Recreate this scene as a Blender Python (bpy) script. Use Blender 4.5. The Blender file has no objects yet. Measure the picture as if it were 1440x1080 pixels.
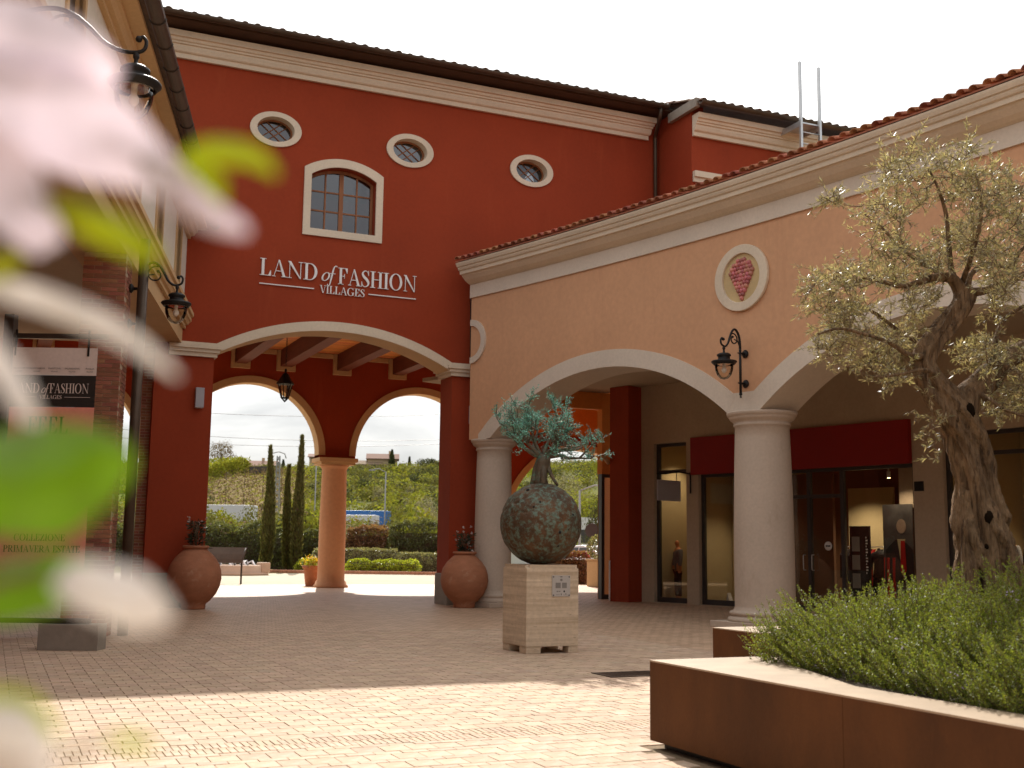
import bpy, bmesh, math, random
import numpy as np
from mathutils import Vector, Matrix, noise as mnoise
rnd = random.Random(7)
NR = np.random.default_rng(7)
scene = bpy.context.scene
COL = scene.collection
rad = math.radians

# ------------------------------------------------------------------ camera
# plaza axes: X runs along the red facade, Y runs into the red building, Z up
EYE = 1.5
FPX = 1630.0                       # focal length in pixels of a 1440 px wide frame
_up = np.array([150.0, -11600.0, FPX]); _up /= np.linalg.norm(_up)
_z = np.array([0, 0, 1.0]); _fw = _z - _up * _z.dot(_up); _fw /= np.linalg.norm(_fw)
_rt = np.cross(_fw, _up)
if _rt[0] < 0: _rt = -_rt
HEAD = rad(24.0)
CR = np.array([_rt * math.cos(HEAD) + _fw * math.sin(HEAD), _fw * math.cos(HEAD) - _rt * math.sin(HEAD), _up])
FWD = np.array([math.sin(HEAD), math.cos(HEAD), 0.0])
EYEP = np.array([0, 0, EYE])
def ray(px, py): return CR @ np.array([px - 720.0, py - 540.0, FPX])
def at(px, py, D):
    """the point seen at photo pixel (px, py), D metres ahead"""
    d = ray(px, py); p = EYEP + d * (D / d.dot(FWD)); return Vector(p)
def ground(px, py, z=0.0):
    d = ray(px, py); return Vector(EYEP + d * ((z - EYE) / d[2]))
def spot(px, D, z=0.0):
    p = at(px, 760, D); return Vector((p.x, p.y, z))
def proj(p):
    c = CR.T @ (np.array(p) - EYEP)
    if c[2] <= 0: return (-9999, -9999)
    return 720 + FPX * c[0] / c[2], 540 + FPX * c[1] / c[2]
cd = bpy.data.cameras.new('camera'); cam = bpy.data.objects.new('camera', cd); COL.objects.link(cam)
cam.matrix_world = Matrix([[CR[i, 0], -CR[i, 1], -CR[i, 2], EYEP[i]] for i in range(3)] + [[0, 0, 0, 1]])
cd.sensor_width = 36.0; cd.lens = FPX / 1440 * 36.0; cd.clip_start = 0.05; cd.clip_end = 3000
cd.dof.use_dof = True; cd.dof.focus_distance = 16.5; cd.dof.aperture_fstop = 3.0
scene.camera = cam

# ------------------------------------------------------------------ sky and sun
SUN_EL, SUN_AZ = rad(42.0), rad(15.6)          # azimuth from +Y towards +X
SUND = Vector((math.sin(SUN_AZ) * math.cos(SUN_EL), math.cos(SUN_AZ) * math.cos(SUN_EL), math.sin(SUN_EL)))
w = bpy.data.worlds.new('World'); scene.world = w; w.use_nodes = True
nt = w.node_tree; nt.nodes.clear(); L = nt.links.new
def nd(t, **k):
    n = nt.nodes.new(t)
    for a, b in k.items(): setattr(n, a, b)
    return n
wo = nd('ShaderNodeOutputWorld'); mx = nd('ShaderNodeMixShader')
sky = nd('ShaderNodeTexSky', sky_type='NISHITA', sun_disc=False, sun_elevation=SUN_EL, sun_rotation=SUN_AZ)
b1 = nd('ShaderNodeBackground'); b1.inputs[1].default_value = 0.07
L(sky.outputs[0], b1.inputs[0])
tc = nd('ShaderNodeTexCoord')
mp = nd('ShaderNodeMapping'); mp.inputs['Scale'].default_value = (1.0, 1.0, 3.2)
L(tc.outputs['Generated'], mp.inputs[0])
nz = nd('ShaderNodeTexNoise'); nz.inputs['Scale'].default_value = 3.1; nz.inputs['Detail'].default_value = 9; nz.inputs['Roughness'].default_value = 0.58
nz.inputs['Distortion'].default_value = 0.5
L(mp.outputs[0], nz.inputs[0])
cr = nd('ShaderNodeValToRGB'); e = cr.color_ramp.elements
e[0].position = 0.38; e[0].color = (0.56, 0.565, 0.57, 1); e[1].position = 0.62; e[1].color = (1.0, 0.985, 0.955, 1)
L(nz.outputs[0], cr.inputs[0])
# clouds grow brighter towards the sun
dp = nd('ShaderNodeVectorMath', operation='DOT_PRODUCT'); dp.inputs[1].default_value = SUND
L(tc.outputs['Generated'], dp.inputs[0])
mr = nd('ShaderNodeMapRange'); mr.inputs['From Min'].default_value = 0.70; mr.inputs['From Max'].default_value = 1.0
mr.inputs['To Min'].default_value = 0.0; mr.inputs['To Max'].default_value = 0.45
sx = nd('ShaderNodeSeparateXYZ'); L(tc.outputs['Generated'], sx.inputs[0])
me_ = nd('ShaderNodeMapRange'); me_.inputs['From Min'].default_value = 0.06; me_.inputs['From Max'].default_value = 0.36; me_.inputs['To Min'].default_value = 0.44; me_.inputs['To Max'].default_value = 0.82
L(sx.outputs['Z'], me_.inputs['Value'])
add_ = nd('ShaderNodeMath', operation='MULTIPLY_ADD')
L(dp.outputs['Value'], mr.inputs['Value'])
b2 = nd('ShaderNodeBackground')
L(mr.outputs[0], add_.inputs[0]); L(me_.outputs[0], add_.inputs[1]); L(me_.outputs[0], add_.inputs[2])
L(cr.outputs[0], b2.inputs[0]); L(add_.outputs[0], b2.inputs[1])
cv = nd('ShaderNodeMapRange'); cv.inputs['From Min'].default_value = -0.6; cv.inputs['From Max'].default_value = 0.6; cv.inputs['To Min'].default_value = 0.55; cv.inputs['To Max'].default_value = 0.92
L(dp.outputs['Value'], cv.inputs['Value']); L(cv.outputs[0], mx.inputs[0])
L(b1.outputs[0], mx.inputs[1]); L(b2.outputs[0], mx.inputs[2]); L(mx.outputs[0], wo.inputs[0])
sd = bpy.data.lights.new('sun', 'SUN'); sd.energy = 2.9; sd.angle = rad(0.55); sd.color = (1.0, 0.95, 0.87)
sun = bpy.data.objects.new('sun', sd); COL.objects.link(sun); sun.rotation_euler = SUND.to_track_quat('Z', 'Y').to_euler()
sun.location = SUND * 60
scene.view_settings.view_transform = 'Standard'; scene.view_settings.look = 'None'
scene.view_settings.exposure = 1.08; scene.view_settings.gamma = 1.0; scene.view_settings.use_curve_mapping = False

# ------------------------------------------------------------------ helpers
def tag(o, label=None, cat=None, group=None, kind=None):
    if label: o['label'] = label
    if cat: o['category'] = cat
    if group: o['group'] = group
    if kind: o['kind'] = kind
    return o
ORG = {}
def thing(name, loc, label, cat, group=None, rz=0.0):
    o = bpy.data.objects.new(name, None); COL.objects.link(o); o.empty_display_size = 0.2
    o.location = loc; o.rotation_euler = (0, 0, rz); tag(o, label, cat, group); ORG[o.name] = Vector(loc); return o
def link(name, me, parent=None, mats=(), loc=None):
    o = bpy.data.objects.new(name, me); COL.objects.link(o)
    if mats:
        for m in mats: me.materials.append(m)
    if parent is not None:
        o.parent = parent; ORG[o.name] = ORG[parent.name]
    else: ORG[o.name] = Vector((0, 0, 0))
    if loc is not None: o.location = loc
    return o
def kids(o): return [c for c in COL.objects if c.parent == o]
CH = {}
def copy_tree(o, parent=None):
    c = o.copy(); COL.objects.link(c); c.parent = parent; ORG[c.name] = ORG.get(o.name, Vector((0, 0, 0)))
    for ch in list(o.children): copy_tree(ch, c)
    return c
class MB:
    def __init__(s): s.v = []; s.f = []; s.m = []; s.sm = []
    def face(s, idx, m=0, smooth=False):
        out = []
        for i in idx:
            if not out or (s.v[i] - s.v[out[-1]]).length > 1e-6: out.append(i)
        if len(out) > 1 and (s.v[out[0]] - s.v[out[-1]]).length < 1e-6: out.pop()
        if len(out) >= 3: s.f.append(out); s.m.append(m); s.sm.append(smooth)
    def add(s, pts):
        i = len(s.v); s.v += [Vector(p) for p in pts]; return list(range(i, i + len(pts)))
    def poly(s, pts, m=0, smooth=False): s.face(s.add(pts), m, smooth)
    def box(s, x0, x1, y0, y1, z0, z1, m=0, T=None):
        P = [(x, y, z) for z in (z0, z1) for y in (y0, y1) for x in (x0, x1)]
        if T: P = [T(*p) for p in P]
        i = s.add(P)
        for q in ((0, 2, 3, 1), (4, 5, 7, 6), (0, 1, 5, 4), (2, 6, 7, 3), (0, 4, 6, 2), (1, 3, 7, 5)): s.face([i[k] for k in q], m)
    def cbox(s, c, sx, sy, sz, rz=0, m=0):
        ca, sa = math.cos(rz), math.sin(rz)
        s.box(-sx/2, sx/2, -sy/2, sy/2, 0, sz, m, lambda x, y, z: (c[0] + x*ca - y*sa, c[1] + x*sa + y*ca, c[2] + z))
    def prism(s, poly, f0, f1, m=0):
        """poly 2-D points; f0/f1 map (a, b) to 3-D for the two ends"""
        n = len(poly); A = s.add([f0(*p) for p in poly]); B = s.add([f1(*p) for p in poly])
        s.face(A[::-1], m); s.face(B, m)
        for k in range(n): s.face([A[k], A[(k+1) % n], B[(k+1) % n], B[k]], m)
    def tube(s, pts, r, seg=8, m=0, cap=True, squash=None):
        pts = [Vector(p) for p in pts]; n = len(pts)
        if not hasattr(r, '__len__'): r = [r] * n
        rings = []; prev = None
        for k in range(n):
            t = (pts[min(k+1, n-1)] - pts[max(k-1, 0)])
            if t.length < 1e-9: t = Vector((0, 0, 1))
            t.normalize()
            if prev is None:
                a = Vector((0, 0, 1)) if abs(t.z) < 0.9 else Vector((1, 0, 0)); u = t.cross(a).normalized()
            else:
                u = prev - t * prev.dot(t)
                u = u.normalized() if u.length > 1e-6 else t.orthogonal().normalized()
            prev = u; v = t.cross(u)
            rings.append(s.add([pts[k] + (u * math.cos(2*math.pi*j/seg) + v * math.sin(2*math.pi*j/seg)) * r[k] for j in range(seg)]))
        for k in range(n-1):
            for j in range(seg): s.face([rings[k][j], rings[k][(j+1) % seg], rings[k+1][(j+1) % seg], rings[k+1][j]], m, True)
        if cap: s.face(rings[0][::-1], m); s.face(rings[-1], m)
    def lathe(s, prof, c=(0, 0, 0), seg=24, m=0, a0=0.0, a1=2*math.pi, rf=None, smooth=True):
        full = abs(a1 - a0 - 2*math.pi) < 1e-6; na = seg if full else seg + 1; rings = []
        for (r, z) in prof:
            ring = []
            for j in range(na):
                a = a0 + (a1-a0) * j / seg; rr = r * (rf(a, z) if rf else 1.0)
                ring.append((c[0] + rr*math.cos(a), c[1] + rr*math.sin(a), c[2] + z))
            rings.append(s.add(ring))
        for k in range(len(prof)-1):
            for j in range(seg):
                j2 = (j+1) % na
                s.face([rings[k][j], rings[k][j2], rings[k+1][j2], rings[k+1][j]], m, smooth)
        if full:
            if prof[0][0] > 1e-4: s.face(rings[0][::-1], m)
            if prof[-1][0] > 1e-4: s.face(rings[-1], m)
    def sphere(s, c, r, seg=12, m=0, sz=1.0):
        n = max(4, seg//2)
        s.lathe([(max(1e-5, r*math.sin(math.pi*k/n)), -r*sz*math.cos(math.pi*k/n)) for k in range(n+1)], c, seg, m)
    def sweep(s, prof, path, m=0, closed=False, ends=True):
        """prof: list of (n, z); path: list of functions (n, z) -> point"""
        rows = [s.add([f(*p) for p in prof]) for f in path]; n = len(prof)
        for k in range(len(rows)-1):
            for j in range(n if closed else n-1):
                j2 = (j+1) % n; s.face([rows[k][j], rows[k][j2], rows[k+1][j2], rows[k+1][j]], m)
        if closed and ends: s.face(rows[0][::-1], m); s.face(rows[-1], m)
    def build(s, name, mats, parent=None, local=False, bevel=0.0):
        if not isinstance(mats, (list, tuple)): mats = [mats]
        off = Vector((0, 0, 0)) if (local or parent is None) else ORG[parent.name]
        me = bpy.data.meshes.new(name); me.from_pydata([tuple(v - off) for v in s.v], [], s.f)
        me.polygons.foreach_set('material_index', s.m); me.polygons.foreach_set('use_smooth', s.sm)
        bm = bmesh.new(); bm.from_mesh(me)
        bmesh.ops.remove_doubles(bm, verts=bm.verts, dist=1e-5)
        bmesh.ops.recalc_face_normals(bm, faces=bm.faces)
        if bevel > 0:
            ed = [x for x in bm.edges if len(x.link_faces) == 2 and x.calc_face_angle(0) > 0.6]
            if ed: bmesh.ops.bevel(bm, geom=ed, offset=bevel, segments=2, affect='EDGES', profile=0.5)
        bm.to_mesh(me); bm.free()
        return link(name, me, parent, mats)
def raw(name, V, F, mat, parent=None, local=False, smooth=False):
    """fast numpy mesh: V (n,3), F (m,4) or (m,3)"""
    off = np.array((0, 0, 0) if (local or parent is None) else ORG[parent.name]); V = np.asarray(V, float) - off; F = np.asarray(F)
    me = bpy.data.meshes.new(name); k = F.shape[1]
    me.vertices.add(len(V)); me.vertices.foreach_set('co', V.ravel())
    me.loops.add(F.size); me.loops.foreach_set('vertex_index', F.ravel().astype(np.int32))
    me.polygons.add(len(F)); me.polygons.foreach_set('loop_start', (np.arange(len(F)) * k).astype(np.int32))
    me.polygons.foreach_set('use_smooth', np.full(len(F), smooth, bool))
    me.update(); me.validate()
    return link(name, me, parent, [mat])
def unit(a): return a / np.maximum(np.linalg.norm(a, axis=-1, keepdims=True), 1e-9)
def leaf_geo(P, D, l, wd, fold=0.0):
    """diamond leaves at P along D; l, wd scalars or arrays"""
    n = len(P); P = np.asarray(P); D = unit(np.asarray(D)); l = np.broadcast_to(l, n)[:, None]; wd = np.broadcast_to(wd, n)[:, None]
    R = unit(np.cross(D, unit(NR.normal(size=(n, 3)))))
    V = np.stack([P, P + D*l*0.45 + R*wd*0.5, P + D*l, P + D*l*0.45 - R*wd*0.5], 1).reshape(-1, 3)
    return V, np.arange(4*n).reshape(-1, 4)
def join_geo(L):
    V = []; F = []; o = 0
    for v, f in L: V.append(v); F.append(f + o); o += len(v)
    return np.concatenate(V), np.concatenate(F)

# ------------------------------------------------------------------ materials
def mat(name, col, rough=0.8, var=0.12, vs=2.5, bump=0.0, bs=60.0, metal=0.0, rnd_=0.0, isl=0.0, spec=0.3, col2=None, streak=None, fine=0.06, wear_shade=None, bd=0.02):
    m = bpy.data.materials.new(name); m.use_nodes = True; t = m.node_tree; N = t.nodes; K = t.links.new; p = N['Principled BSDF']
    p.inputs['Roughness'].default_value = rough; p.inputs['Metallic'].default_value = metal; p.inputs['Specular IOR Level'].default_value = spec
    c = N.new('ShaderNodeTexCoord'); mpn = N.new('ShaderNodeMapping'); K(c.outputs['Object'], mpn.inputs[0])
    if streak: mpn.inputs['Scale'].default_value = streak
    a = N.new('ShaderNodeTexNoise'); a.inputs['Scale'].default_value = vs; a.inputs['Detail'].default_value = 8; a.inputs['Roughness'].default_value = 0.6
    K(mpn.outputs[0], a.inputs[0])
    r = N.new('ShaderNodeValToRGB'); e = r.color_ramp.elements; e[0].position = 0.3; e[1].position = 0.7
    c2 = col2 or [min(1, x*(1+var)) for x in col]; c1 = [x*(1-var) for x in col]
    e[0].color = (*c1, 1); e[1].color = (*c2, 1); K(a.outputs[0], r.inputs[0]); out = r.outputs[0]
    if fine:
        f = N.new('ShaderNodeTexNoise'); f.inputs['Scale'].default_value = vs*23; f.inputs['Detail'].default_value = 4; K(c.outputs['Object'], f.inputs[0])
        fm = N.new('ShaderNodeMapRange'); fm.inputs['To Min'].default_value = 1-fine*2; fm.inputs['To Max'].default_value = 1+fine*2; K(f.outputs[0], fm.inputs[0])
        mm = N.new('ShaderNodeMix'); mm.data_type = 'RGBA'; mm.blend_type = 'MULTIPLY'; mm.inputs[0].default_value = 1; K(out, mm.inputs[6]); K(fm.outputs[0], mm.inputs[7]); out = mm.outputs[2]
    if wear_shade:
        wn = N.new('ShaderNodeTexNoise'); wn.inputs['Scale'].default_value = wear_shade[1]; wn.inputs['Detail'].default_value = 10; wn.inputs['Roughness'].default_value = 0.72
        wm = N.new('ShaderNodeMapping'); wm.inputs['Location'].default_value = (3.1, 7.7, 1.3); K(c.outputs['Object'], wm.inputs[0]); 
        if len(wear_shade) > 3: wm.inputs['Scale'].default_value = wear_shade[3]
        K(wm.outputs[0], wn.inputs[0])
        wr = N.new('ShaderNodeMapRange'); wr.inputs['From Min'].default_value = wear_shade[2]; wr.inputs['From Max'].default_value = wear_shade[2]+0.12; K(wn.outputs[0], wr.inputs[0])
        mm = N.new('ShaderNodeMix'); mm.data_type = 'RGBA'; mm.inputs[7].default_value = (*wear_shade[0], 1); K(wr.outputs[0], mm.inputs[0]); K(out, mm.inputs[6]); out = mm.outputs[2]
    if rnd_ or isl:
        s = None
        if rnd_:
            oi = N.new('ShaderNodeObjectInfo'); s = oi.outputs['Random']
        if isl:
            g = N.new('ShaderNodeNewGeometry')
            if s is None: s = g.outputs['Random Per Island']
            else:
                ad = N.new('ShaderNodeMath'); ad.operation = 'ADD'; K(s, ad.inputs[0]); K(g.outputs['Random Per Island'], ad.inputs[1])
                fr = N.new('ShaderNodeMath'); fr.operation = 'FRACT'; K(ad.outputs[0], fr.inputs[0]); s = fr.outputs[0]
        q = max(rnd_, isl); hm = N.new('ShaderNodeMapRange'); hm.inputs['To Min'].default_value = 1-q; hm.inputs['To Max'].default_value = 1+q; K(s, hm.inputs[0])
        hs = N.new('ShaderNodeHueSaturation'); K(out, hs.inputs['Color']); K(hm.outputs[0], hs.inputs['Value'])
        h2 = N.new('ShaderNodeMath'); h2.operation = 'MULTIPLY'; h2.inputs[1].default_value = 7.31; K(s, h2.inputs[0]); h3 = N.new('ShaderNodeMath'); h3.operation = 'FRACT'; K(h2.outputs[0], h3.inputs[0])
        h4 = N.new('ShaderNodeMapRange'); h4.inputs['To Min'].default_value = 0.5-q*0.06; h4.inputs['To Max'].default_value = 0.5+q*0.06; K(h3.outputs[0], h4.inputs[0]); K(h4.outputs[0], hs.inputs['Hue'])
        out = hs.outputs[0]
    K(out, p.inputs['Base Color'])
    if bump:
        b = N.new('ShaderNodeTexNoise'); b.inputs['Scale'].default_value = bs; b.inputs['Detail'].default_value = 6; K(mpn.outputs[0], b.inputs[0])
        bn = N.new('ShaderNodeBump'); bn.inputs['Strength'].default_value = bump; bn.inputs['Distance'].default_value = bd; K(b.outputs[0], bn.inputs['Height']); K(bn.outputs[0], p.inputs['Normal'])
    return m
def leafmat(name, col, trans=0.4, isl=0.35, gloss=0.4, tcol=None, vs=1.2, spec=0.5):
    m = mat(name, col, rough=gloss, var=0.25, vs=vs, isl=isl, spec=spec, fine=0)
    t = m.node_tree; N = t.nodes; K = t.links.new; p = N['Principled BSDF']; src = p.inputs['Base Color'].links[0].from_socket
    tr = N.new('ShaderNodeBsdfTranslucent'); mxs = N.new('ShaderNodeMixShader'); mxs.inputs[0].default_value = trans
    tm = N.new('ShaderNodeMix'); tm.data_type = 'RGBA'; tm.blend_type = 'MULTIPLY'; tm.inputs[0].default_value = 1; K(src, tm.inputs[6]); tm.inputs[7].default_value = (*(tcol or (1.5, 1.5, 0.8)), 1)
    K(tm.outputs[2], tr.inputs[0]); K(p.outputs[0], mxs.inputs[1]); K(tr.outputs[0], mxs.inputs[2])
    K(mxs.outputs[0], N['Material Output'].inputs[0]); return m
def glassmat(name, tint=(0.75, 0.78, 0.76), ior=1.5, rough=0.0):
    m = bpy.data.materials.new(name); m.use_nodes = True; t = m.node_tree; N = t.nodes; K = t.links.new; N.remove(N['Principled BSDF'])
    tp = N.new('ShaderNodeBsdfTransparent'); tp.inputs[0].default_value = (*tint, 1); gl = N.new('ShaderNodeBsdfGlossy'); gl.inputs['Roughness'].default_value = rough
    gl.inputs[0].default_value = (0.95, 0.95, 0.95, 1)
    fr = N.new('ShaderNodeFresnel'); fr.inputs[0].default_value = ior; mxs = N.new('ShaderNodeMixShader')
    nz_ = N.new('ShaderNodeTexNoise'); nz_.inputs['Scale'].default_value = 0.9; bn = N.new('ShaderNodeBump'); bn.inputs['Strength'].default_value = 0.03; bn.inputs['Distance'].default_value = 0.05
    K(nz_.outputs[0], bn.inputs['Height']); K(bn.outputs[0], gl.inputs['Normal'])
    K(fr.outputs[0], mxs.inputs[0]); K(tp.outputs[0], mxs.inputs[1]); K(gl.outputs[0], mxs.inputs[2]); K(mxs.outputs[0], N['Material Output'].inputs[0]); return m
def emat(name, col, s):
    m = bpy.data.materials.new(name); m.use_nodes = True; p = m.node_tree.nodes['Principled BSDF']
    p.inputs['Base Color'].default_value = (*col, 1); p.inputs['Emission Color'].default_value = (*col, 1); p.inputs['Emission Strength'].default_value = s; return m
m_red = mat('red_plaster', (0.290, 0.040, 0.0105), 0.85, 0.10, 0.5, 0.12, 90, wear_shade=((0.330, 0.053, 0.0155), 1.1, 0.57, (1.4, 1.4, 0.16)))
m_peach = mat('peach_plaster', (0.61, 0.335, 0.185), 0.85, 0.06, 0.4, 0.10, 90, wear_shade=((0.54, 0.285, 0.155), 1.2, 0.58, (1.4, 1.4, 0.2)))
m_orange = mat('orange_plaster', (0.62, 0.21, 0.035), 0.85, 0.06, 0.6, 0.1, 90)
m_cream = mat('cream_plaster', (0.66, 0.55, 0.415), 0.8, 0.07, 0.8, 0.08, 80)
m_tan = mat('tan_plaster', (0.56, 0.37, 0.19), 0.8, 0.08, 0.8, 0.08, 80)
m_beige = mat('beige_plaster', (0.46, 0.36, 0.25), 0.85, 0.07, 0.6, 0.1, 90)
m_grey = mat('pale_column_plaster', (0.54, 0.435, 0.34), 0.8, 0.06, 0.8, 0.10, 70, wear_shade=((0.46, 0.36, 0.275), 1.6, 0.60, (1, 1, 0.5)))
m_trim = mat('cream_trim_plaster', (0.64, 0.545, 0.44), 0.8, 0.05, 0.8, 0.08, 80, wear_shade=((0.57, 0.47, 0.37), 1.3, 0.60, (1, 1, 0.5)))
m_whitew = mat('white_plaster', (0.66, 0.60, 0.50), 0.85, 0.05, 0.5, 0.1, 80)
m_plinth = mat('grey_stone_plinth', (0.27, 0.235, 0.19), 0.7, 0.12, 6, 0.1, 60)
m_dark = mat('dark_bronze_metal', (0.050, 0.038, 0.030), 0.45, 0.15, 4, 0, 60, 0.4, spec=0.4)
m_gutter = mat('brown_gutter_metal', (0.085, 0.058, 0.040), 0.45, 0.2, 3, 0, 60, 0.5)
m_soffit = mat('dark_timber_soffit', (0.075, 0.040, 0.024), 0.8, 0.25, 3, 0.2, 30, streak=(1, 8, 8))
m_black = mat('black_iron', (0.018, 0.016, 0.015), 0.5, 0.2, 5, 0.1, 80, 0.3)
m_frame = mat('dark_window_frame', (0.045, 0.038, 0.034), 0.4, 0.1, 5, spec=0.4)
m_wood = mat('brown_window_wood', (0.27, 0.105, 0.042), 0.6, 0.2, 6, 0.1, 50, streak=(1, 1, 0.2))
m_plank = mat('orange_pine_plank', (0.62, 0.225, 0.06), 0.6, 0.25, 4, 0.1, 30, streak=(0.3, 5, 5), rnd_=0.18)
m_beam = mat('dark_red_beam', (0.13, 0.034, 0.016), 0.7, 0.2, 3, 0.1, 40, streak=(4, 0.4, 4))
m_tile = mat('terracotta_roof_tile', (0.36, 0.135, 0.075), 0.85, 0.25, 9, 0.3, 40, rnd_=0.3, wear_shade=((0.30, 0.24, 0.17), 7, 0.58))
m_tile2 = mat('weathered_roof_tile', (0.20, 0.125, 0.085), 0.9, 0.3, 9, 0.3, 40, rnd_=0.3, isl=0.2)
m_brick = mat('red_brick', (0.30, 0.125, 0.072), 0.9, 0.18, 14, 0.4, 70, rnd_=0.24, isl=0.2)
m_mortar = mat('mortar', (0.40, 0.29, 0.20), 0.95, 0.12, 20, 0.3, 90)
m_paver = mat('paver_stone', (0.52, 0.375, 0.262), 0.82, 0.10, 7, 0.25, 60, rnd_=0.11, isl=0.11, spec=0.35, wear_shade=((0.57, 0.46, 0.35), 3, 0.56))
m_joint = mat('sandy_paving_joint', (0.23, 0.165, 0.10), 0.95, 0.25, 12, 0.3, 90, wear_shade=((0.13, 0.12, 0.035), 4, 0.62))
m_corten = mat('rusted_steel', (0.090, 0.032, 0.007), 0.72, 0.30, 1.6, 0.08, 60, 0.15, streak=(1, 1, 0.5), wear_shade=((0.120, 0.046, 0.010), 1.2, 0.55, (1, 1, 0.35)), spec=0.35)
m_rim = mat('sunlit_steel_rim', (0.36, 0.265, 0.18), 0.55, 0.14, 3, 0.05, 60, 0.1, spec=0.4)  # paler copy of the rusted steel, sunlight put into its colour
m_trav = mat('travertine', (0.57, 0.43, 0.285), 0.7, 0.2, 0.9, 0.35, 26, streak=(0.5, 0.5, 17), col2=(0.76, 0.63, 0.465), wear_shade=((0.17, 0.10, 0.06), 5.2, 0.605, (1, 1, 5)), fine=0.10)
m_plate = mat('grey_metal_plate', (0.50, 0.48, 0.45), 0.4, 0.06, 5, metal=0.15)
m_plate2 = mat('etched_grey', (0.235, 0.22, 0.20), 0.6, 0.06, 5)
m_bronze = mat('dark_bronze', (0.085, 0.066, 0.046), 0.62, 0.4, 2.6, 0.9, 11, 0.35, wear_shade=((0.150, 0.215, 0.168), 13.0, 0.475), col2=(0.175, 0.092, 0.044), fine=0.16)
m_patina = mat('green_patina', (0.19, 0.45, 0.355), 0.7, 0.4, 9, 0.2, 60, 0.2, isl=0.4)
m_bark_b = mat('patinated_bark', (0.15, 0.12, 0.085), 0.6, 0.3, 9, 0.6, 40, 0.4, wear_shade=((0.11, 0.25, 0.19), 8, 0.53))
m_terra = mat('terracotta_pot', (0.40, 0.165, 0.085), 0.8, 0.16, 3, 0.2, 40, wear_shade=((0.47, 0.25, 0.15), 4, 0.57), streak=(1, 1, 2))
m_bark = mat('olive_bark', (0.185, 0.108, 0.055), 0.95, 0.5, 7, 1.0, 16, streak=(2.6, 2.6, 0.45), wear_shade=((0.060, 0.034, 0.018), 6, 0.51, (3.4, 3.4, 0.30)), col2=(0.29, 0.185, 0.10), bd=0.07)  # dark streaks put the shade of bark grooves into the colour
m_twig = mat('olive_twig', (0.15, 0.10, 0.06), 0.9, 0.2, 9)
m_olive = leafmat('olive_leaf', (0.31, 0.28, 0.165), 0.40, 0.55, 0.38, (1.35, 1.22, 0.75), spec=0.6)
m_rosem = leafmat('rosemary_leaf', (0.165, 0.192, 0.046), 0.38, 0.40, 0.5, (1.6, 1.6, 0.5), vs=2.5, spec=0.25)
m_lilac = leafmat('lilac_petal', (0.45, 0.38, 0.55), 0.4, 0.2, 0.6, (1.1, 1.1, 1.1))
m_hollow = mat('hollow_shade', (0.012, 0.008, 0.005), 1.0, 0.2, 9, spec=0.0)  # near-black that paints the shade inside the trunk's knots
m_soil = mat('dark_soil', (0.06, 0.042, 0.028), 0.95, 0.3, 12, 0.6, 40)
m_fascia = mat('dark_red_panel', (0.27, 0.009, 0.005), 0.6, 0.05, 1)
m_white = mat('white_letter_paint', (0.78, 0.75, 0.72), 0.5, 0.03, 3, fine=0)
m_alu = mat('galvanised_aluminium', (0.55, 0.56, 0.56), 0.35, 0.08, 8, metal=0.7)
m_lampgrey = mat('grey_lamp_case', (0.36, 0.34, 0.36), 0.4, 0.05, 3, spec=0.4)
m_glass = glassmat('shop_glass', (0.93, 0.93, 0.90), 1.42)
m_wglass = glassmat('window_glass', (0.10, 0.11, 0.12), 1.9)
m_lglass = glassmat('lantern_glass', (0.90, 0.86, 0.80), 1.35)
m_spot = emat('lit_spot', (1.0, 0.62, 0.30), 14.0)
m_cloth_blk = mat('black_cloth', (0.02, 0.018, 0.018), 0.9, 0.2, 9)
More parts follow.
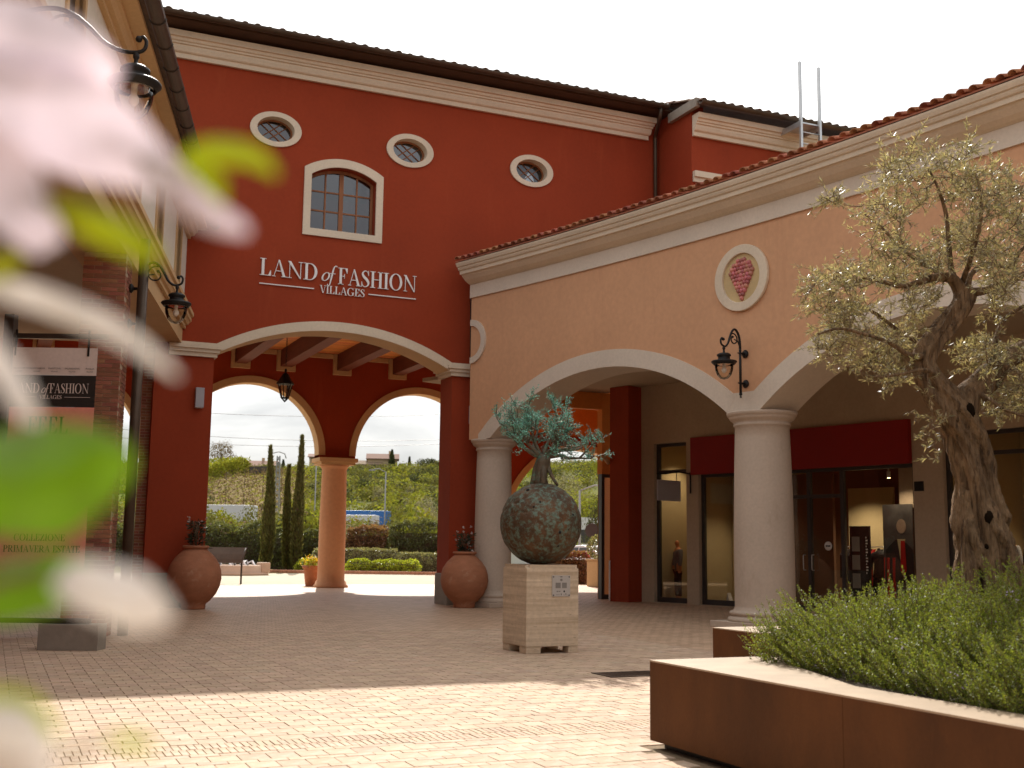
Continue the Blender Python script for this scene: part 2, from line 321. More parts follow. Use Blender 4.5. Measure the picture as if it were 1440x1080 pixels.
# ------------------------------------------------------------------ wall builders
def strip_wall(mb, s0, s1, z0, z1, opens, n0, n1, T, step=0.5, mrev=1, sides=True):
    """a wall from s0 to s1 with openings (l, r, bottom(s), top(s)), between depths n0 and n1"""
    xs = {round(s0, 5), round(s1, 5)}
    k = int(math.ceil((s1-s0)/step))
    for i in range(k+1): xs.add(round(s0 + (s1-s0)*i/k, 5))
    for (l, r, bo, to) in opens:
        n = 36
        for i in range(n+1): xs.add(round(l + (r-l)*(1-math.cos(math.pi*i/n))/2, 5))
    xs = sorted(x for x in xs if s0-1e-6 <= x <= s1+1e-6)
    xs = [x for i, x in enumerate(xs) if i == 0 or x - xs[i-1] > 1e-4]
    for a, b in zip(xs, xs[1:]):
        mid = (a+b)/2; act = [o for o in opens if o[0] < mid < o[1]]
        act.sort(key=lambda o: o[2](mid)); lo = (z0, z0); iv = []
        for (l, r, bo, to) in act:
            iv.append((lo, (bo(a), bo(b)))); lo = (to(a), to(b))
        iv.append((lo, (z1, z1)))
        for (p, q) in iv:
            if q[0]-p[0] < 1e-4 and q[1]-p[1] < 1e-4: continue
            for n in (n0, n1):
                mb.face(mb.add([T(a, n, p[0]), T(b, n, p[1]), T(b, n, q[1]), T(a, n, q[0])]))
        mb.face(mb.add([T(a, n0, z1), T(b, n0, z1), T(b, n1, z1), T(a, n1, z1)]))
        for (l, r, bo, to) in act:
            mb.face(mb.add([T(a, n0, to(a)), T(b, n0, to(b)), T(b, n1, to(b)), T(a, n1, to(a))]), mrev)
            if bo(mid) > z0 + 1e-4:
                mb.face(mb.add([T(a, n0, bo(a)), T(b, n0, bo(b)), T(b, n1, bo(b)), T(a, n1, bo(a))]), mrev)
    for (l, r, bo, to) in opens:
        for x in ((l, r) if sides else ()):
            if to(x)-bo(x) > 1e-3: mb.face(mb.add([T(x, n0, bo(x)), T(x, n1, bo(x)), T(x, n1, to(x)), T(x, n0, to(x))]), mrev)
    for x in (s0, s1): mb.face(mb.add([T(x, n0, z0), T(x, n1, z0), T(x, n1, z1), T(x, n0, z1)]))
def arcfun(c, half, zs, rise):
    """segmental arch: springs at zs, rises by rise over half span"""
    R = (half*half + rise*rise) / (2*rise); zc = zs + rise - R
    return lambda s: zc + math.sqrt(max(0.0, R*R - (s-c)**2))
def band(mb, outer, inner, n0, n1, T, closed=False, m=0):
    """flat band between two polylines of (s, z), n0 front to n1 back"""
    k = len(outer); rows = []
    for (o, i) in zip(outer, inner):
        rows.append(mb.add([T(o[0], n0, o[1]), T(i[0], n0, i[1]), T(i[0], n1, i[1]), T(o[0], n1, o[1])]))
    for a in range(k if closed else k-1):
        b = (a+1) % k
        for j in range(4): mb.face([rows[a][j], rows[b][j], rows[b][(j+1) % 4], rows[a][(j+1) % 4]], m)
    if not closed: mb.face(rows[0], m); mb.face(rows[-1][::-1], m)
def ell(c, z, rx, rz, n=40, a0=0.0, a1=2*math.pi, closed=True):
    return [(c + rx*math.cos(a0 + (a1-a0)*i/n), z + rz*math.sin(a0 + (a1-a0)*i/n)) for i in range(n if closed else n+1)]
def lin(a, b, n): return [a + (b-a)*i/n for i in range(n+1)]
# map functions: s along, n inward, z up
Y0 = 28.2
def TR(s, n, z): return (s, Y0 + n, z)
PCX, PCY, PR = -70.331, 1.015, 85.725
PA0 = math.atan2(27.69 - PCY, 11.13 - PCX)
def TP(s, n, z):
    a = PA0 - s/PR; return (PCX + (PR+n)*math.cos(a), PCY + (PR+n)*math.sin(a), z)
def PANG(s): return PA0 - s/PR          # heading of the inward normal
LA = rad(14.0)
def TL(s, n, z): return (3.93 + s*math.sin(LA) - n*math.cos(LA), 28.35 + s*math.cos(LA) + n*math.sin(LA), z)

# ------------------------------------------------------------------ ground, roads, terrain
def structure(o): o['kind'] = 'structure'; return o
def sheet(name, pts, z, m):
    mb = MB(); mb.poly([(x, y, z) for x, y in pts]); return structure(mb.build(name, m))
# far paving as brick texture laid on the same grid as the real pavers
m_pave = mat('distant_paving', (0.55, 0.385, 0.26), 0.8, 0.12, 5)
def brickify(m, w_, h_, joint, sc=1.0, ms=0.02):
    t = m.node_tree; N = t.nodes; K = t.links.new; p = N['Principled BSDF']; src = p.inputs['Base Color'].links[0].from_socket
    c = N.new('ShaderNodeTexCoord'); mp_ = N.new('ShaderNodeMapping'); mp_.inputs['Rotation'].default_value = (0, 0, 0); K(c.outputs['Object'], mp_.inputs[0])
    b = N.new('ShaderNodeTexBrick'); b.inputs['Scale'].default_value = 1.0; b.inputs['Brick Width'].default_value = w_; b.inputs['Row Height'].default_value = h_; b.inputs['Mortar Size'].default_value = joint
    b.inputs['Color1'].default_value = (1.1, 1.1, 1.1, 1); b.inputs['Color2'].default_value = (0.86, 0.84, 0.82, 1); b.inputs['Mortar'].default_value = (0.42, 0.38, 0.34, 1); K(mp_.outputs[0], b.inputs['Vector'])
    mm = N.new('ShaderNodeMix'); mm.data_type = 'RGBA'; mm.blend_type = 'MULTIPLY'; mm.inputs[0].default_value = 1; K(src, mm.inputs[6]); K(b.outputs[0], mm.inputs[7]); K(mm.outputs[2], p.inputs['Base Color'])
    bn = N.new('ShaderNodeBump'); bn.invert = True; bn.inputs['Strength'].default_value = 0.8; bn.inputs['Distance'].default_value = ms; K(b.outputs['Fac'], bn.inputs['Height'])
    nz2 = N.new('ShaderNodeTexNoise'); nz2.inputs['Scale'].default_value = 2.2; nz2.inputs['Detail'].default_value = 5; K(c.outputs['Object'], nz2.inputs[0])
    bn2 = N.new('ShaderNodeBump'); bn2.inputs['Strength'].default_value = 0.35; bn2.inputs['Distance'].default_value = 0.06; K(nz2.outputs[0], bn2.inputs['Height']); K(bn.outputs[0], bn2.inputs['Normal']); K(bn2.outputs[0], p.inputs['Normal'])
    r = p.inputs['Roughness']; r.default_value = 0.58
brickify(m_pave, 0.21, 0.161, 0.007)
PX0, PX1, PY0, PY1 = -2.0, 9.9, 5.6, 20.0        # field of real pavers
# ground: one sheet to the horizon with hills
m_grass = mat('meadow_ground', (0.095, 0.105, 0.022), 0.95, 0.35, 0.06, 0.3, 2, col2=(0.15, 0.15, 0.034), wear_shade=((0.18, 0.135, 0.06), 0.045, 0.58), spec=0.05)
def hill(u, D):
    """terrain height for lateral u and distance ahead D"""
    if D < 95: return -0.06
    c = 22.8 + 1.0*math.sin(u*0.011+0.6) + 0.9*math.sin(u*0.031) - 0.004*abs(u-40)
    t = max(0.0, min(1.0, (D-95)/250.0)); t2 = t*t*(3-2*t)
    h = c*t2*(1 + 0.10*math.sin(u*0.045 + D*0.02)*(1-t)) + (0.6*math.sin(u*0.09+D*0.05) * t*(1-t)*4 if t < 1 else 0)
    if D > 345: h = c - (D-345)*0.02
    return h - 0.06
def cam2w(u, D, z): return (u*math.cos(HEAD) + D*math.sin(HEAD), D*math.cos(HEAD) - u*math.sin(HEAD), z)
def hz(px, D):
    p = at(px, 760, D); u = p.x*math.cos(HEAD) - p.y*math.sin(HEAD); return hill(u, D)
us = lin(-500, 500, 160); ds = lin(-150, 90, 6)[:-1] + lin(90, 420, 110) + [600, 900, 1600]
V = [cam2w(u*(1 if D < 500 else 2.2), D, hill(u, D)) for D in ds for u in us]; nu = len(us)
F = [(j*nu+i, j*nu+i+1, (j+1)*nu+i+1, (j+1)*nu+i) for j in range(len(ds)-1) for i in range(nu-1)]
structure(raw('ground', V, F, m_grass, smooth=True))
m_road = mat('pale_asphalt', (0.42, 0.36, 0.265), 0.9, 0.10, 0.8, 0.2, 30, wear_shade=((0.46, 0.40, 0.30), 0.5, 0.55))
m_light = mat('pale_limestone_paving', (0.60, 0.53, 0.43), 0.75, 0.08, 1.0, 0.15, 20)
sheet('road', [(-20, 41.5), (60, 41.5), (60, 62.5), (26, 61.6), (18.5, 60.7), (8, 60.0), (-20, 60)], -0.012, m_road)
sheet('path', [(-20, 35.6), (40, 35.6), (40, 43.6), (-20, 43.6)], -0.004, m_pave)
# paving: the plaza round the paver field
def paving():
    mb = MB(); z = 0.0
    for (x0, x1, y0, y1) in ((-40, 40, -30, PY0), (-40, PX0, PY0, PY1), (PX1, 40, PY0, PY1), (-40, 40, PY1, 35.6)):
        mb.poly([(x0, y0, z), (x1, y0, z), (x1, y1, z), (x0, y1, z)])
    mb.poly([(PX0, PY0, -0.007), (PX1, PY0, -0.007), (PX1, PY1, -0.007), (PX0, PY1, -0.007)], 1)
    return structure(mb.build('paving', [m_pave, m_joint]))
pav = paving()
def pavers():
    SY0, SY1 = 8.74, 9.18                                   # course of narrow stones on edge
    cells = []
    def inplanter(x, y): return x > 4.62 and y < 7.95 or (x > 7.3 and y < 11.2)
    def row(ya, yb, off):
        x = PX0 - off
        while x < PX1 - 0.02:
            a, b = max(x, PX0), min(x + 0.21, PX1)
            if b - a > 0.05 and not inplanter((a+b)/2, (ya+yb)/2): cells.append(((a+b)/2, (ya+yb)/2, b-a, yb-ya))
            x += 0.21
    # wide rows of square stones alternate with narrow rows, joints half a stone apart
    y = SY0; k = 0
    while y > PY0 + 0.1:
        h = 0.104 if k % 2 == 0 else 0.218
        row(max(PY0, y-h), y, (0.105 if k % 2 == 0 else 0.0) + 0.06); y -= h; k += 1
    y = SY1; k = 0
    while y < PY1 - 0.1:
        h = 0.218 if k % 2 == 0 else 0.104
        row(y, min(PY1, y+h), (0.0 if k % 2 == 0 else 0.105) + 0.02); y += h; k += 1
    for (a, b, o_) in ((SY0, (SY0+SY1)/2, 0.0), ((SY0+SY1)/2, SY1, 0.028)):
        x = PX0 + o_
        while x < PX1 - 0.06:
            if not inplanter(x, a): cells.append((x + 0.0285, (a+b)/2, 0.057, b-a))
            x += 0.057
    def vis(c):
        p = proj((c[0], c[1], 0)); return -20 < p[0] < 1460 and p[1] < 1100 and p[1] > 0
    full = [c for c in cells if vis(c)]
    near = sorted(full, key=lambda c: (c[0]**2 + c[1]**2) - c[2]*c[3]*400)[:300]; ns = set(near)
    rest = [c for c in cells if c not in ns]
    def shape(sx, sy):
        mb = MB(); h = 0.022; b = 0.0025; x, y = sx/2 - 0.0028, sy/2 - 0.0028
        lo = mb.add([(-x, -y, -h), (x, -y, -h), (x, y, -h), (-x, y, -h)]); mi = mb.add([(-x, -y, -b), (x, -y, -b), (x, y, -b), (-x, y, -b)])
        tp = mb.add([(-x+b, -y+b, 0), (x-b, -y+b, 0), (x-b, y-b, 0), (-x+b, y-b, 0)])
        for A, B in ((lo, mi), (mi, tp)):
            for k in range(4): mb.face([A[k], A[(k+1) % 4], B[(k+1) % 4], B[k]])
        mb.face(tp); return mb
    meshes = {}
    for (x, y, sx, sy) in near:
        key = (round(sx, 3), round(sy, 2))
        if key not in meshes:
            o = shape(key[0], key[1]).build('paver', m_paver, pav, local=True); meshes[key] = o.data
        else: o = link('paver', meshes[key], pav)
        o.location = (x, y, rnd.uniform(-0.0015, 0.0015)); o.rotation_euler = (rnd.gauss(0, 0.003), rnd.gauss(0, 0.003), rnd.gauss(0, 0.006))
    G = []
    for (x, y, sx, sy) in rest:
        b = 0.0025; hx, hy = sx/2-0.0028, sy/2-0.0028; dz = rnd.uniform(-0.0015, 0.0015); tx, ty = rnd.gauss(0, 0.003), rnd.gauss(0, 0.003); a = rnd.gauss(0, 0.008)
        P = [(px*1.0, py*1.0, pz) for (px, py, pz) in ((-hx, -hy, -0.02), (hx, -hy, -0.02), (hx, hy, -0.02), (-hx, hy, -0.02), (-hx+b, -hy+b, 0), (hx-b, -hy+b, 0), (hx-b, hy-b, 0), (-hx+b, hy-b, 0))]
        G.append([(x+px-py*a, y+py+px*a, pz+dz+px*tx+py*ty) for px, py, pz in P])
    n = len(G); V = np.array(G).reshape(-1, 3); base = np.array([[0, 1, 5, 4], [1, 2, 6, 5], [2, 3, 7, 6], [3, 0, 4, 7], [4, 5, 6, 7]])
    F = (base[None] + (np.arange(n)*8)[:, None, None]).reshape(-1, 4)
    o = raw('paver_field', V, F, m_paver, pav); o['kind'] = 'stuff'
pavers()
# drain grate in the paving
t = thing('drain_grate', (7.15, 12.45, 0), 'dark iron drain grate set in the paving behind the rusted planter', 'drain')
mb = MB(); mb.box(6.75, 7.55, 12.2, 12.26, 0.001, 0.010); mb.box(6.75, 7.55, 12.64, 12.7, 0.001, 0.010); mb.box(6.75, 6.81, 12.26, 12.64, 0.001, 0.010); mb.box(7.49, 7.55, 12.26, 12.64, 0.001, 0.010); mb.build('frame', m_gutter, t)
for k in range(13):
    mb = MB(); x = 6.835 + k*0.052; mb.box(x, x+0.026, 12.262, 12.638, 0.001, 0.008); mb.build('bar', m_gutter, t)

# ------------------------------------------------------------------ red building
RB = thing('red_building', (7.7, Y0, 0), 'tall dark red building with three oval windows over a wide archway', 'building')
ARCH = arcfun(7.75, 3.08, 6.02, 0.82)
OV = [(5.92, 11.88), (9.50, 11.87), (13.06, 11.84)]
def ovf(c, z, rx, rz, sg): return lambda s: z + sg*rz*math.sqrt(max(0.0, 1-((s-c)/rx)**2))
WTOP = arcfun(7.74, 0.86, 10.86, 0.27)
opens = [(4.67, 10.83, lambda s: 0.0, ARCH)] + [(c-0.48, c+0.48, ovf(c, z, .48, .33, -1), ovf(c, z, .48, .33, 1)) for c, z in OV] + [(6.88, 8.60, lambda s: 9.44, WTOP)]
mb = MB(); strip_wall(mb, 3.3, 11.64, 0, 14.05, [o for o in opens if o[0] < 11], 0, 0.85, TR, 1.0); strip_wall(mb, 11.64, 17.14, 6.26, 14.05, [o for o in opens if o[0] > 11], 0, 0.85, TR, 1.0)
mb.build('wall', [m_red, m_red], RB)
# passage behind: back arcade wall with arches
def circ(c, r, zs): return lambda s: zs + math.sqrt(max(0.0, r*r-(s-c)**2))
YB = 40.45
TB = lambda s, n, z: (s, YB + n, z)
backs = [(1.9-2.42, 1.9+2.42, lambda s: 0, circ(1.9, 2.42, 4.66)), (8.08-2.42, 8.08+2.42, lambda s: 0, circ(8.08, 2.42, 4.66)), (14.28-2.42, 14.28+2.42, lambda s: 0, circ(14.28, 2.42, 4.66)), (17.95, 23.9, lambda s: 0, lambda s: 2.28+math.sqrt(max(0, 3.02**2-(s-20.92)**2)))]
mb = MB(); mb.box(16.7, 16.999, YB+.01, YB+.54, 0, 4.9); mb.box(-0.8, -0.521, YB+.01, YB+.54, 0, 4.9)
strip_wall(mb, -6, 16.999, 0, 9.6, [(backs[0][0], backs[0][1], *backs[0][2:]), (backs[1][0], backs[1][1], *backs[1][2:]), (backs[2][0], backs[2][1], *backs[2][2:]), (4.32+.0005, 5.66-.0005, lambda s: 0, lambda s: 4.56), (10.5005, 11.8595, lambda s: 0, lambda s: 4.56)], 0, 0.55, TB, 2.0, sides=False)
mb2 = MB(); strip_wall(mb2, 17.0, 27, 0, 9.6, [backs[3]], 0.001, 0.549, TB, 2.0)
mb2.build('arcade_wall', [m_red, m_tan], RB)
mb.build('arcade_wall', [m_red, m_tan], RB)
for (l, r, bo, to) in backs:
    mb = MB(); xs = [l + (r-l)*(1-math.cos(math.pi*i/40))/2 for i in range(41)]; c = (l+r)/2; wd = 0.24; sp = to(l)
    R0 = (r-l)/2; o_ = [(l-wd, 0)] + [(c + (x-c)*(R0+wd)/R0, sp + (to(x)-sp)*(to(c)-sp+wd)/(to(c)-sp)) for x in xs] + [(r+wd, 0)]
    i_ = [(l, 0)] + [(x, to(x)) for x in xs] + [(r, 0)]
    if l < 17: o_ = o_[1:-1]; i_ = i_[1:-1]
    band(mb, o_, i_, -0.05, 0.002, TB); mb.build('arch_trim', m_tan, RB)
for c in (4.98, 11.18):       # round columns standing under the arcade piers
    mb = MB(); mb.lathe([(0.62, 0), (0.62, 0.06), (0.56, 0.10), (0.54, 0.2), (0.485, 0.24), (0.48, 0.6), (0.475, 2.2), (0.44, 4.15), (0.46, 4.2), (0.50, 4.26), (0.52, 4.32)], (c, YB+0.27, 0), 36)
    mb.build('column', m_peach, RB)
    mb = MB(); mb.box(c-0.62, c+0.62, YB-0.24, YB+0.79, 4.322, 4.42); mb.box(c-0.70, c+0.70, YB-0.31, YB+0.86, 4.42, 4.56); mb.build('capital', m_tan, RB)
# ceiling of the passage: planks, beams with framed pockets
mb = MB(); mb.box(-6, 27, Y0+0.86, YB-0.01, 8.34, 8.42); mb.build('ceiling', m_plank, RB)
pm = None
for k in range(56):
    y = Y0 + 0.97 + k*0.2
    if y > YB - 0.1: break
    if pm is None:
        mb = MB(); mb.box(-7.5, 7.5, -0.096, 0.096, -0.03, 0.0); o = mb.build('ceiling_plank', m_plank, RB, local=True, bevel=0.008); pm = o.data
    else: o = link('ceiling_plank', pm, RB)
    o.location = (7.6 - 7.7, y - Y0, 8.338 - rnd.uniform(0, 0.006))
for x in (1.2, 3.4, 5.45, 7.6, 9.2, 11.25, 13.35, 15.4):
    mb = MB(); mb.box(x-0.21, x+0.21, Y0+0.86, YB-0.16, 7.72, 8.30); mb.build('beam', m_beam, RB)
    mb = MB(); mb.box(x-0.33, x+0.33, YB-0.15, YB-0.005, 7.56, 7.715); mb.box(x-0.33, x-0.215, YB-0.15, YB-0.005, 7.717, 8.30); mb.box(x+0.215, x+0.33, YB-0.15, YB-0.005, 7.717, 8.30); mb.build('beam_pocket', m_tan, RB)
xs = [-5, 0.85, 1.55, 3.05, 3.75, 5.1, 5.8, 7.25, 7.95, 8.85, 9.55, 10.9, 11.6, 13.0, 13.7, 15.05, 15.75, 17.0]
for a, b in zip(xs[::2], xs[1::2]): mb = MB(); mb.box(a, b, YB-0.10, YB-0.004, 8.14, 8.30); mb.build('ceiling_moulding', m_tan, RB)
mb = MB(); mb.box(17.0, 17.3, Y0+0.86, 30.2, 6.4, 9.6); mb.box(-6.2, 27.2, YB-0.001, YB+0.56, 9.6, 14.05); mb.box(-6.3, -6.02, Y0, YB, 0, 9.6); mb.build('inner_wall', m_red, RB)  # the last box is an unseen wall added to darken the glass reflections
# upper part behind, roof slab
mb = MB(); mb.poly([(2.6, Y0-0.78, 14.10), (17.4, Y0-0.78, 14.10), (17.4, Y0+6.4, 16.6), (2.6, Y0+6.4, 16.6)]); mb.poly([(2.6, Y0-0.78, 14.05), (17.4, Y0-0.78, 14.05), (17.4, Y0+6.4, 16.52), (2.6, Y0+6.4, 16.52)])
mb.poly([(2.6, Y0+12.7, 14.1), (17.4, Y0+12.7, 14.1), (17.4, Y0+6.4, 16.6), (2.6, Y0+6.4, 16.6)]); mb.build('roof', m_tile2, RB)
mb = MB(); mb.box(2.6, 17.4, Y0-0.76, Y0-0.005, 13.99, 14.045); mb.build('eave_soffit', m_soffit, RB)
def gutter(path, r=0.095):
    """half-round gutter along path of (point, outward 2-D unit)"""
    mb = MB(); pr = [(-r, 0.0), (-r, 0.0)] ; A = []
    prof = [(r*math.cos(a), r*math.sin(a)) for a in lin(math.pi, 2*math.pi, 8)]
    pi_ = [(0.86*x, 0.86*z) for x, z in prof[::-1]]
    full = prof + pi_
    fs = [(lambda n, z, p=p, o=o: (p[0]+o[0]*n, p[1]+o[1]*n, p[2]+z)) for p, o in path]
    mb.sweep(full, fs, closed=True); return mb
gutter([((2.6, Y0-0.90, 14.10), (0, -1)), ((16.95, Y0-0.90, 14.10), (0, -1))], 0.11).build('gutter', m_gutter, RB)
# moulded cornice
prof = [(-0.02, 13.30), (-0.10, 13.30), (-0.10, 13.42), (-0.14, 13.43), (-0.17, 13.455), (-0.20, 13.54), (-0.20, 13.60), (-0.245, 13.61), (-0.245, 13.655), (-0.285, 13.67), (-0.30, 13.72), (-0.30, 13.735), (-0.36, 13.75), (-0.36, 13.90), (-0.02, 13.90)]
mb = MB(); mb.sweep(prof, [(lambda n, z: TR(3.0, n, z)), (lambda n, z: TR(16.72 - n*0.5, n, z))], closed=True); mb.build('cornice', m_cream, RB)
# arch trim on the front, capitals, plinths
xs = [4.67 + 6.16*(1-math.cos(math.pi*i/48))/2 for i in range(49)]
mb = MB(); band(mb, [(x, ARCH(x)+0.235) for x in xs], [(x, ARCH(x)-0.004) for x in xs], -0.06, 0.001, TR); mb.build('arch_trim', m_cream, RB)
mb = MB(); strip = [(x, ARCH(x)-0.004) for x in xs]
band(mb, [(x, ARCH(x)+0.03) for x in xs], strip, 0.002, 0.848, TR); mb.build('arch_soffit', m_tan, RB)
def capital(x0, x1, left, right):
    mb = MB()
    for (z0, z1, e) in ((5.93, 6.03, 0.06), (6.03, 6.115, 0.11), (6.115, 6.20, 0.16), (6.20, 6.275, 0.05)):
        mb.box(x0 - (e if left else 0), x1 + (e if right else 0), Y0 - e - 0.02, Y0 + 0.85 + (e if left or right else 0), z0, z1 - 0.001)
    mb.build('capital', m_cream, RB)
capital(3.6, 4.67, False, True); capital(10.83, 11.62, True, False)
mb = MB(); mb.box(10.79, 11.63, Y0-0.035, Y0+0.88, 0, 0.80); mb.build('plinth', m_plinth, RB, bevel=0.01)
mb = MB(); mb.box(3.3, 4.71, Y0-0.035, Y0+0.88, 0, 0.80); mb.build('plinth', m_plinth, RB, bevel=0.01)
# oval windows
for c, z in OV:
    f = bpy.data.objects.new('oval_window', None); COL.objects.link(f); f.parent = RB; ORG[f.name] = ORG[RB.name]; 
    mb = MB(); band(mb, ell(c, z, .655, .455), ell(c, z, .475, .325), -0.05, 0.27, TR, True); f2 = mb.build('frame', m_cream, f)
    mb = MB(); band(mb, ell(c, z, .474, .324), ell(c, z, .43, .28), 0.20, 0.25, TR, True); mb.build('sash', m_wood, f)
    mb = MB(); P = ell(c, z, .45, .30); mb.poly([TR(s, 0.235, zz) for s, zz in P]); mb.build('pane', m_wglass, f)
    for (dx, dz, sl) in ((-0.12, 0, 1), (0.12, 0, 1), (-0.12, 0, -1), (0.12, 0, -1)):
        # diagonal glazing bars clipped to the ellipse
        ts = [tt for tt in lin(-0.7, 0.7, 140) if ((dx + tt)/.44)**2 + ((sl*tt*0.8)/.29)**2 < 1]
        a, b = ts[0], ts[-1]; n_ = 0.014
        mb = MB(); mb.tube([TR(c+dx+a, 0.222 + (0.004 if sl > 0 else 0), z+sl*a*0.8), TR(c+dx+b, 0.222 + (0.004 if sl > 0 else 0), z+sl*b*0.8)], n_, 6); mb.build('glazing_bar', m_wood, f)
# arched window with two leaves
W = bpy.data.objects.new('arched_window', None); COL.objects.link(W); W.parent = RB; ORG[W.name] = ORG[RB.name]
WT2 = arcfun(7.74, 1.045, 11.03, 0.32)
xs = lin(6.695, 8.785, 30); xi = lin(6.88, 8.60, 30)
mb = MB(); band(mb, [(6.695, 9.255)] + [(x, WT2(x)) for x in xs] + [(8.785, 9.255)], [(6.88, 9.44)] + [(x, WTOP(x)) for x in xi] + [(8.60, 9.44)], -0.05, 0.0005, TR, True); mb.build('surround', m_cream, W)
mb = MB(); mb.box(6.90, 8.58, Y0-0.03, Y0+0.22, 9.40, 9.445); mb.build('sill', m_gutter, W)
mb = MB()
band(mb, [(6.885, 9.445)] + [(x, WTOP(x)-0.004) for x in lin(6.885, 8.595, 24)] + [(8.595, 9.445)], [(6.955, 9.515)] + [(x, WTOP(x)-0.075) for x in lin(6.955, 8.525, 24)] + [(8.525, 9.515)], 0.24, 0.31, TR, True)
mb.box(7.685, 7.795, Y0+0.235, Y0+0.315, 9.516, 11.04); mb.build('frame', m_wood, W)
cols = [(6.955, 7.30), (7.34, 7.685), (7.795, 8.14), (8.18, 8.525)]; rows = [(9.516, 9.98), (10.02, 10.49), (10.53, 11.2)]
mb = MB()
for (a, b) in ((7.30, 7.34), (8.14, 8.18)): mb.box(a, b, Y0+0.25, Y0+0.30, 9.516, WTOP((a+b)/2)-0.08)
for z in (9.98, 10.49):
    for (a, b) in ((6.956, 7.299), (7.341, 7.684), (7.796, 8.139), (8.181, 8.524)): mb.box(a, b, Y0+0.253, Y0+0.297, z, z+0.04)
mb.build('glazing_bars', m_wood, W)
for (a, b) in cols:
    for (z0, z1) in rows:
        top = [(b, min(z1, WTOP(b)-0.076)), (a, min(z1, WTOP(a)-0.076))]
        if z1 > 11: top = [(x, WTOP(x)-0.076) for x in lin(b, a, 5)]
        mb = MB(); tl = rnd.uniform(-0.004, 0.004); mb.poly([TR(x, 0.275 + (x-a)*tl, z) for x, z in [(a, z0), (b, z0)] + top]); mb.build('pane', m_wglass, W)
# downpipes
def pipe(parent, pts, r, m=m_gutter, name='downpipe', brackets=()):
    mb = MB(); mb.tube(pts, r, 12)
    o = mb.build(name, m, parent); return o
def bend(pts, n=5, r=0.12):
    """round the corners of a polyline"""
    pts = [Vector(p) for p in pts]; out = [pts[0]]
    for a, b, c in zip(pts, pts[1:], pts[2:]):
        d1 = (a-b).normalized()*min(r, (a-b).length*0.45); d2 = (c-b).normalized()*min(r, (c-b).length*0.45)
        for k in range(n+1):
            t_ = k/n; out.append((b+d1)*(1-t_)**2 + b*2*t_*(1-t_) + (b+d2)*t_**2)
    out.append(pts[-1]); return out
pipe(RB, bend([(16.72, Y0-0.88, 14.0), (16.72, Y0-0.84, 13.75), (17.0, Y0-0.10, 13.45), (17.0, Y0-0.10, 8.0)]), 0.055, m_gutter)
pipe(RB, bend([(11.34, Y0-0.10, 8.15), (11.36, Y0-0.10, 6.36), (11.50, Y0-0.24, 6.28), (11.72, Y0-0.24, 5.90), (11.76, Y0-0.07, 5.85), (11.78, Y0-0.07, 0.0)], r=0.08), 0.075, m_dark)
# projecting block to the right
EY = 26.4
mb = MB(); mb.box(17.141, 27.0, EY, Y0+0.85, 6.5, 13.62); mb.box(17.142, 17.7, EY+.25, Y0+.84, 13.621, 13.93); mb.build('side_block', m_red, RB)
c2 = [(n, z - 0.38) for n, z in prof]
TE = lambda s, n, z: (s, EY + n, z)
mb = MB(); mb.sweep(c2, [(lambda n, z: TE(17.16, n, z)), (lambda n, z: TE(27, n, z))], closed=True); mb.build('cornice', m_cream, RB)
p3 = [(-0.02, 11.60), (-0.08, 11.60), (-0.08, 11.72), (-0.15, 11.735), (-0.15, 11.90), (-0.02, 11.90)]
mb = MB(); mb.sweep(p3, [(lambda n, z: TE(17.16, n, z)), (lambda n, z: TE(27, n, z))], closed=True); mb.build('string_course', m_cream, RB)
mb = MB(); mb.box(17.0, 17.13, EY-0.45, Y0-0.80, 13.62, 13.88); mb.build('verge_fascia', m_plinth, RB)
mb = MB(); mb.poly([(17.05, EY-0.55, 13.75), (27, EY-0.55, 13.75), (27, EY+5, 15.4), (17.05, EY+5, 15.4)]); mb.poly([(17.05, EY-0.55, 13.69), (27, EY-0.55, 13.69), (27, EY+5, 15.34), (17.05, EY+5, 15.34)]); mb.build('roof', m_tile2, RB)
gutter([((17.02, EY-0.66, 13.72), (0, -1)), ((27, EY-0.66, 13.72), (0, -1))], 0.11).build('gutter', m_gutter, RB)
# roof tiles: first course as pieces, the rest joined
def tile_mesh():
    mb = MB(); n = 7; L_ = 0.46; rows = []
    for (y, r) in ((0.0, 0.095), (L_, 0.075)):
        rows.append(mb.add([(r*math.cos(a), y, r*0.85*math.sin(a)) for a in lin(0, math.pi, n)]) )
    ins = []
    for (y, r) in ((0.0, 0.078), (L_, 0.060)):
        ins.append(mb.add([(r*math.cos(a), y, r*0.85*math.sin(a)) for a in lin(0, math.pi, n)]))
    for k in range(n):
        mb.face([rows[0][k], rows[0][k+1], rows[1][k+1], rows[1][k]], 0, True); mb.face([ins[0][k], ins[0][k+1], ins[1][k+1], ins[1][k]], 0, True)
        mb.face([rows[0][k], rows[0][k+1], ins[0][k+1], ins[0][k]])
    mb.face([rows[0][0], ins[0][0], ins[1][0], rows[1][0]]); mb.face([rows[0][n], ins[0][n], ins[1][n], rows[1][n]])
    return mb
TMESH = None
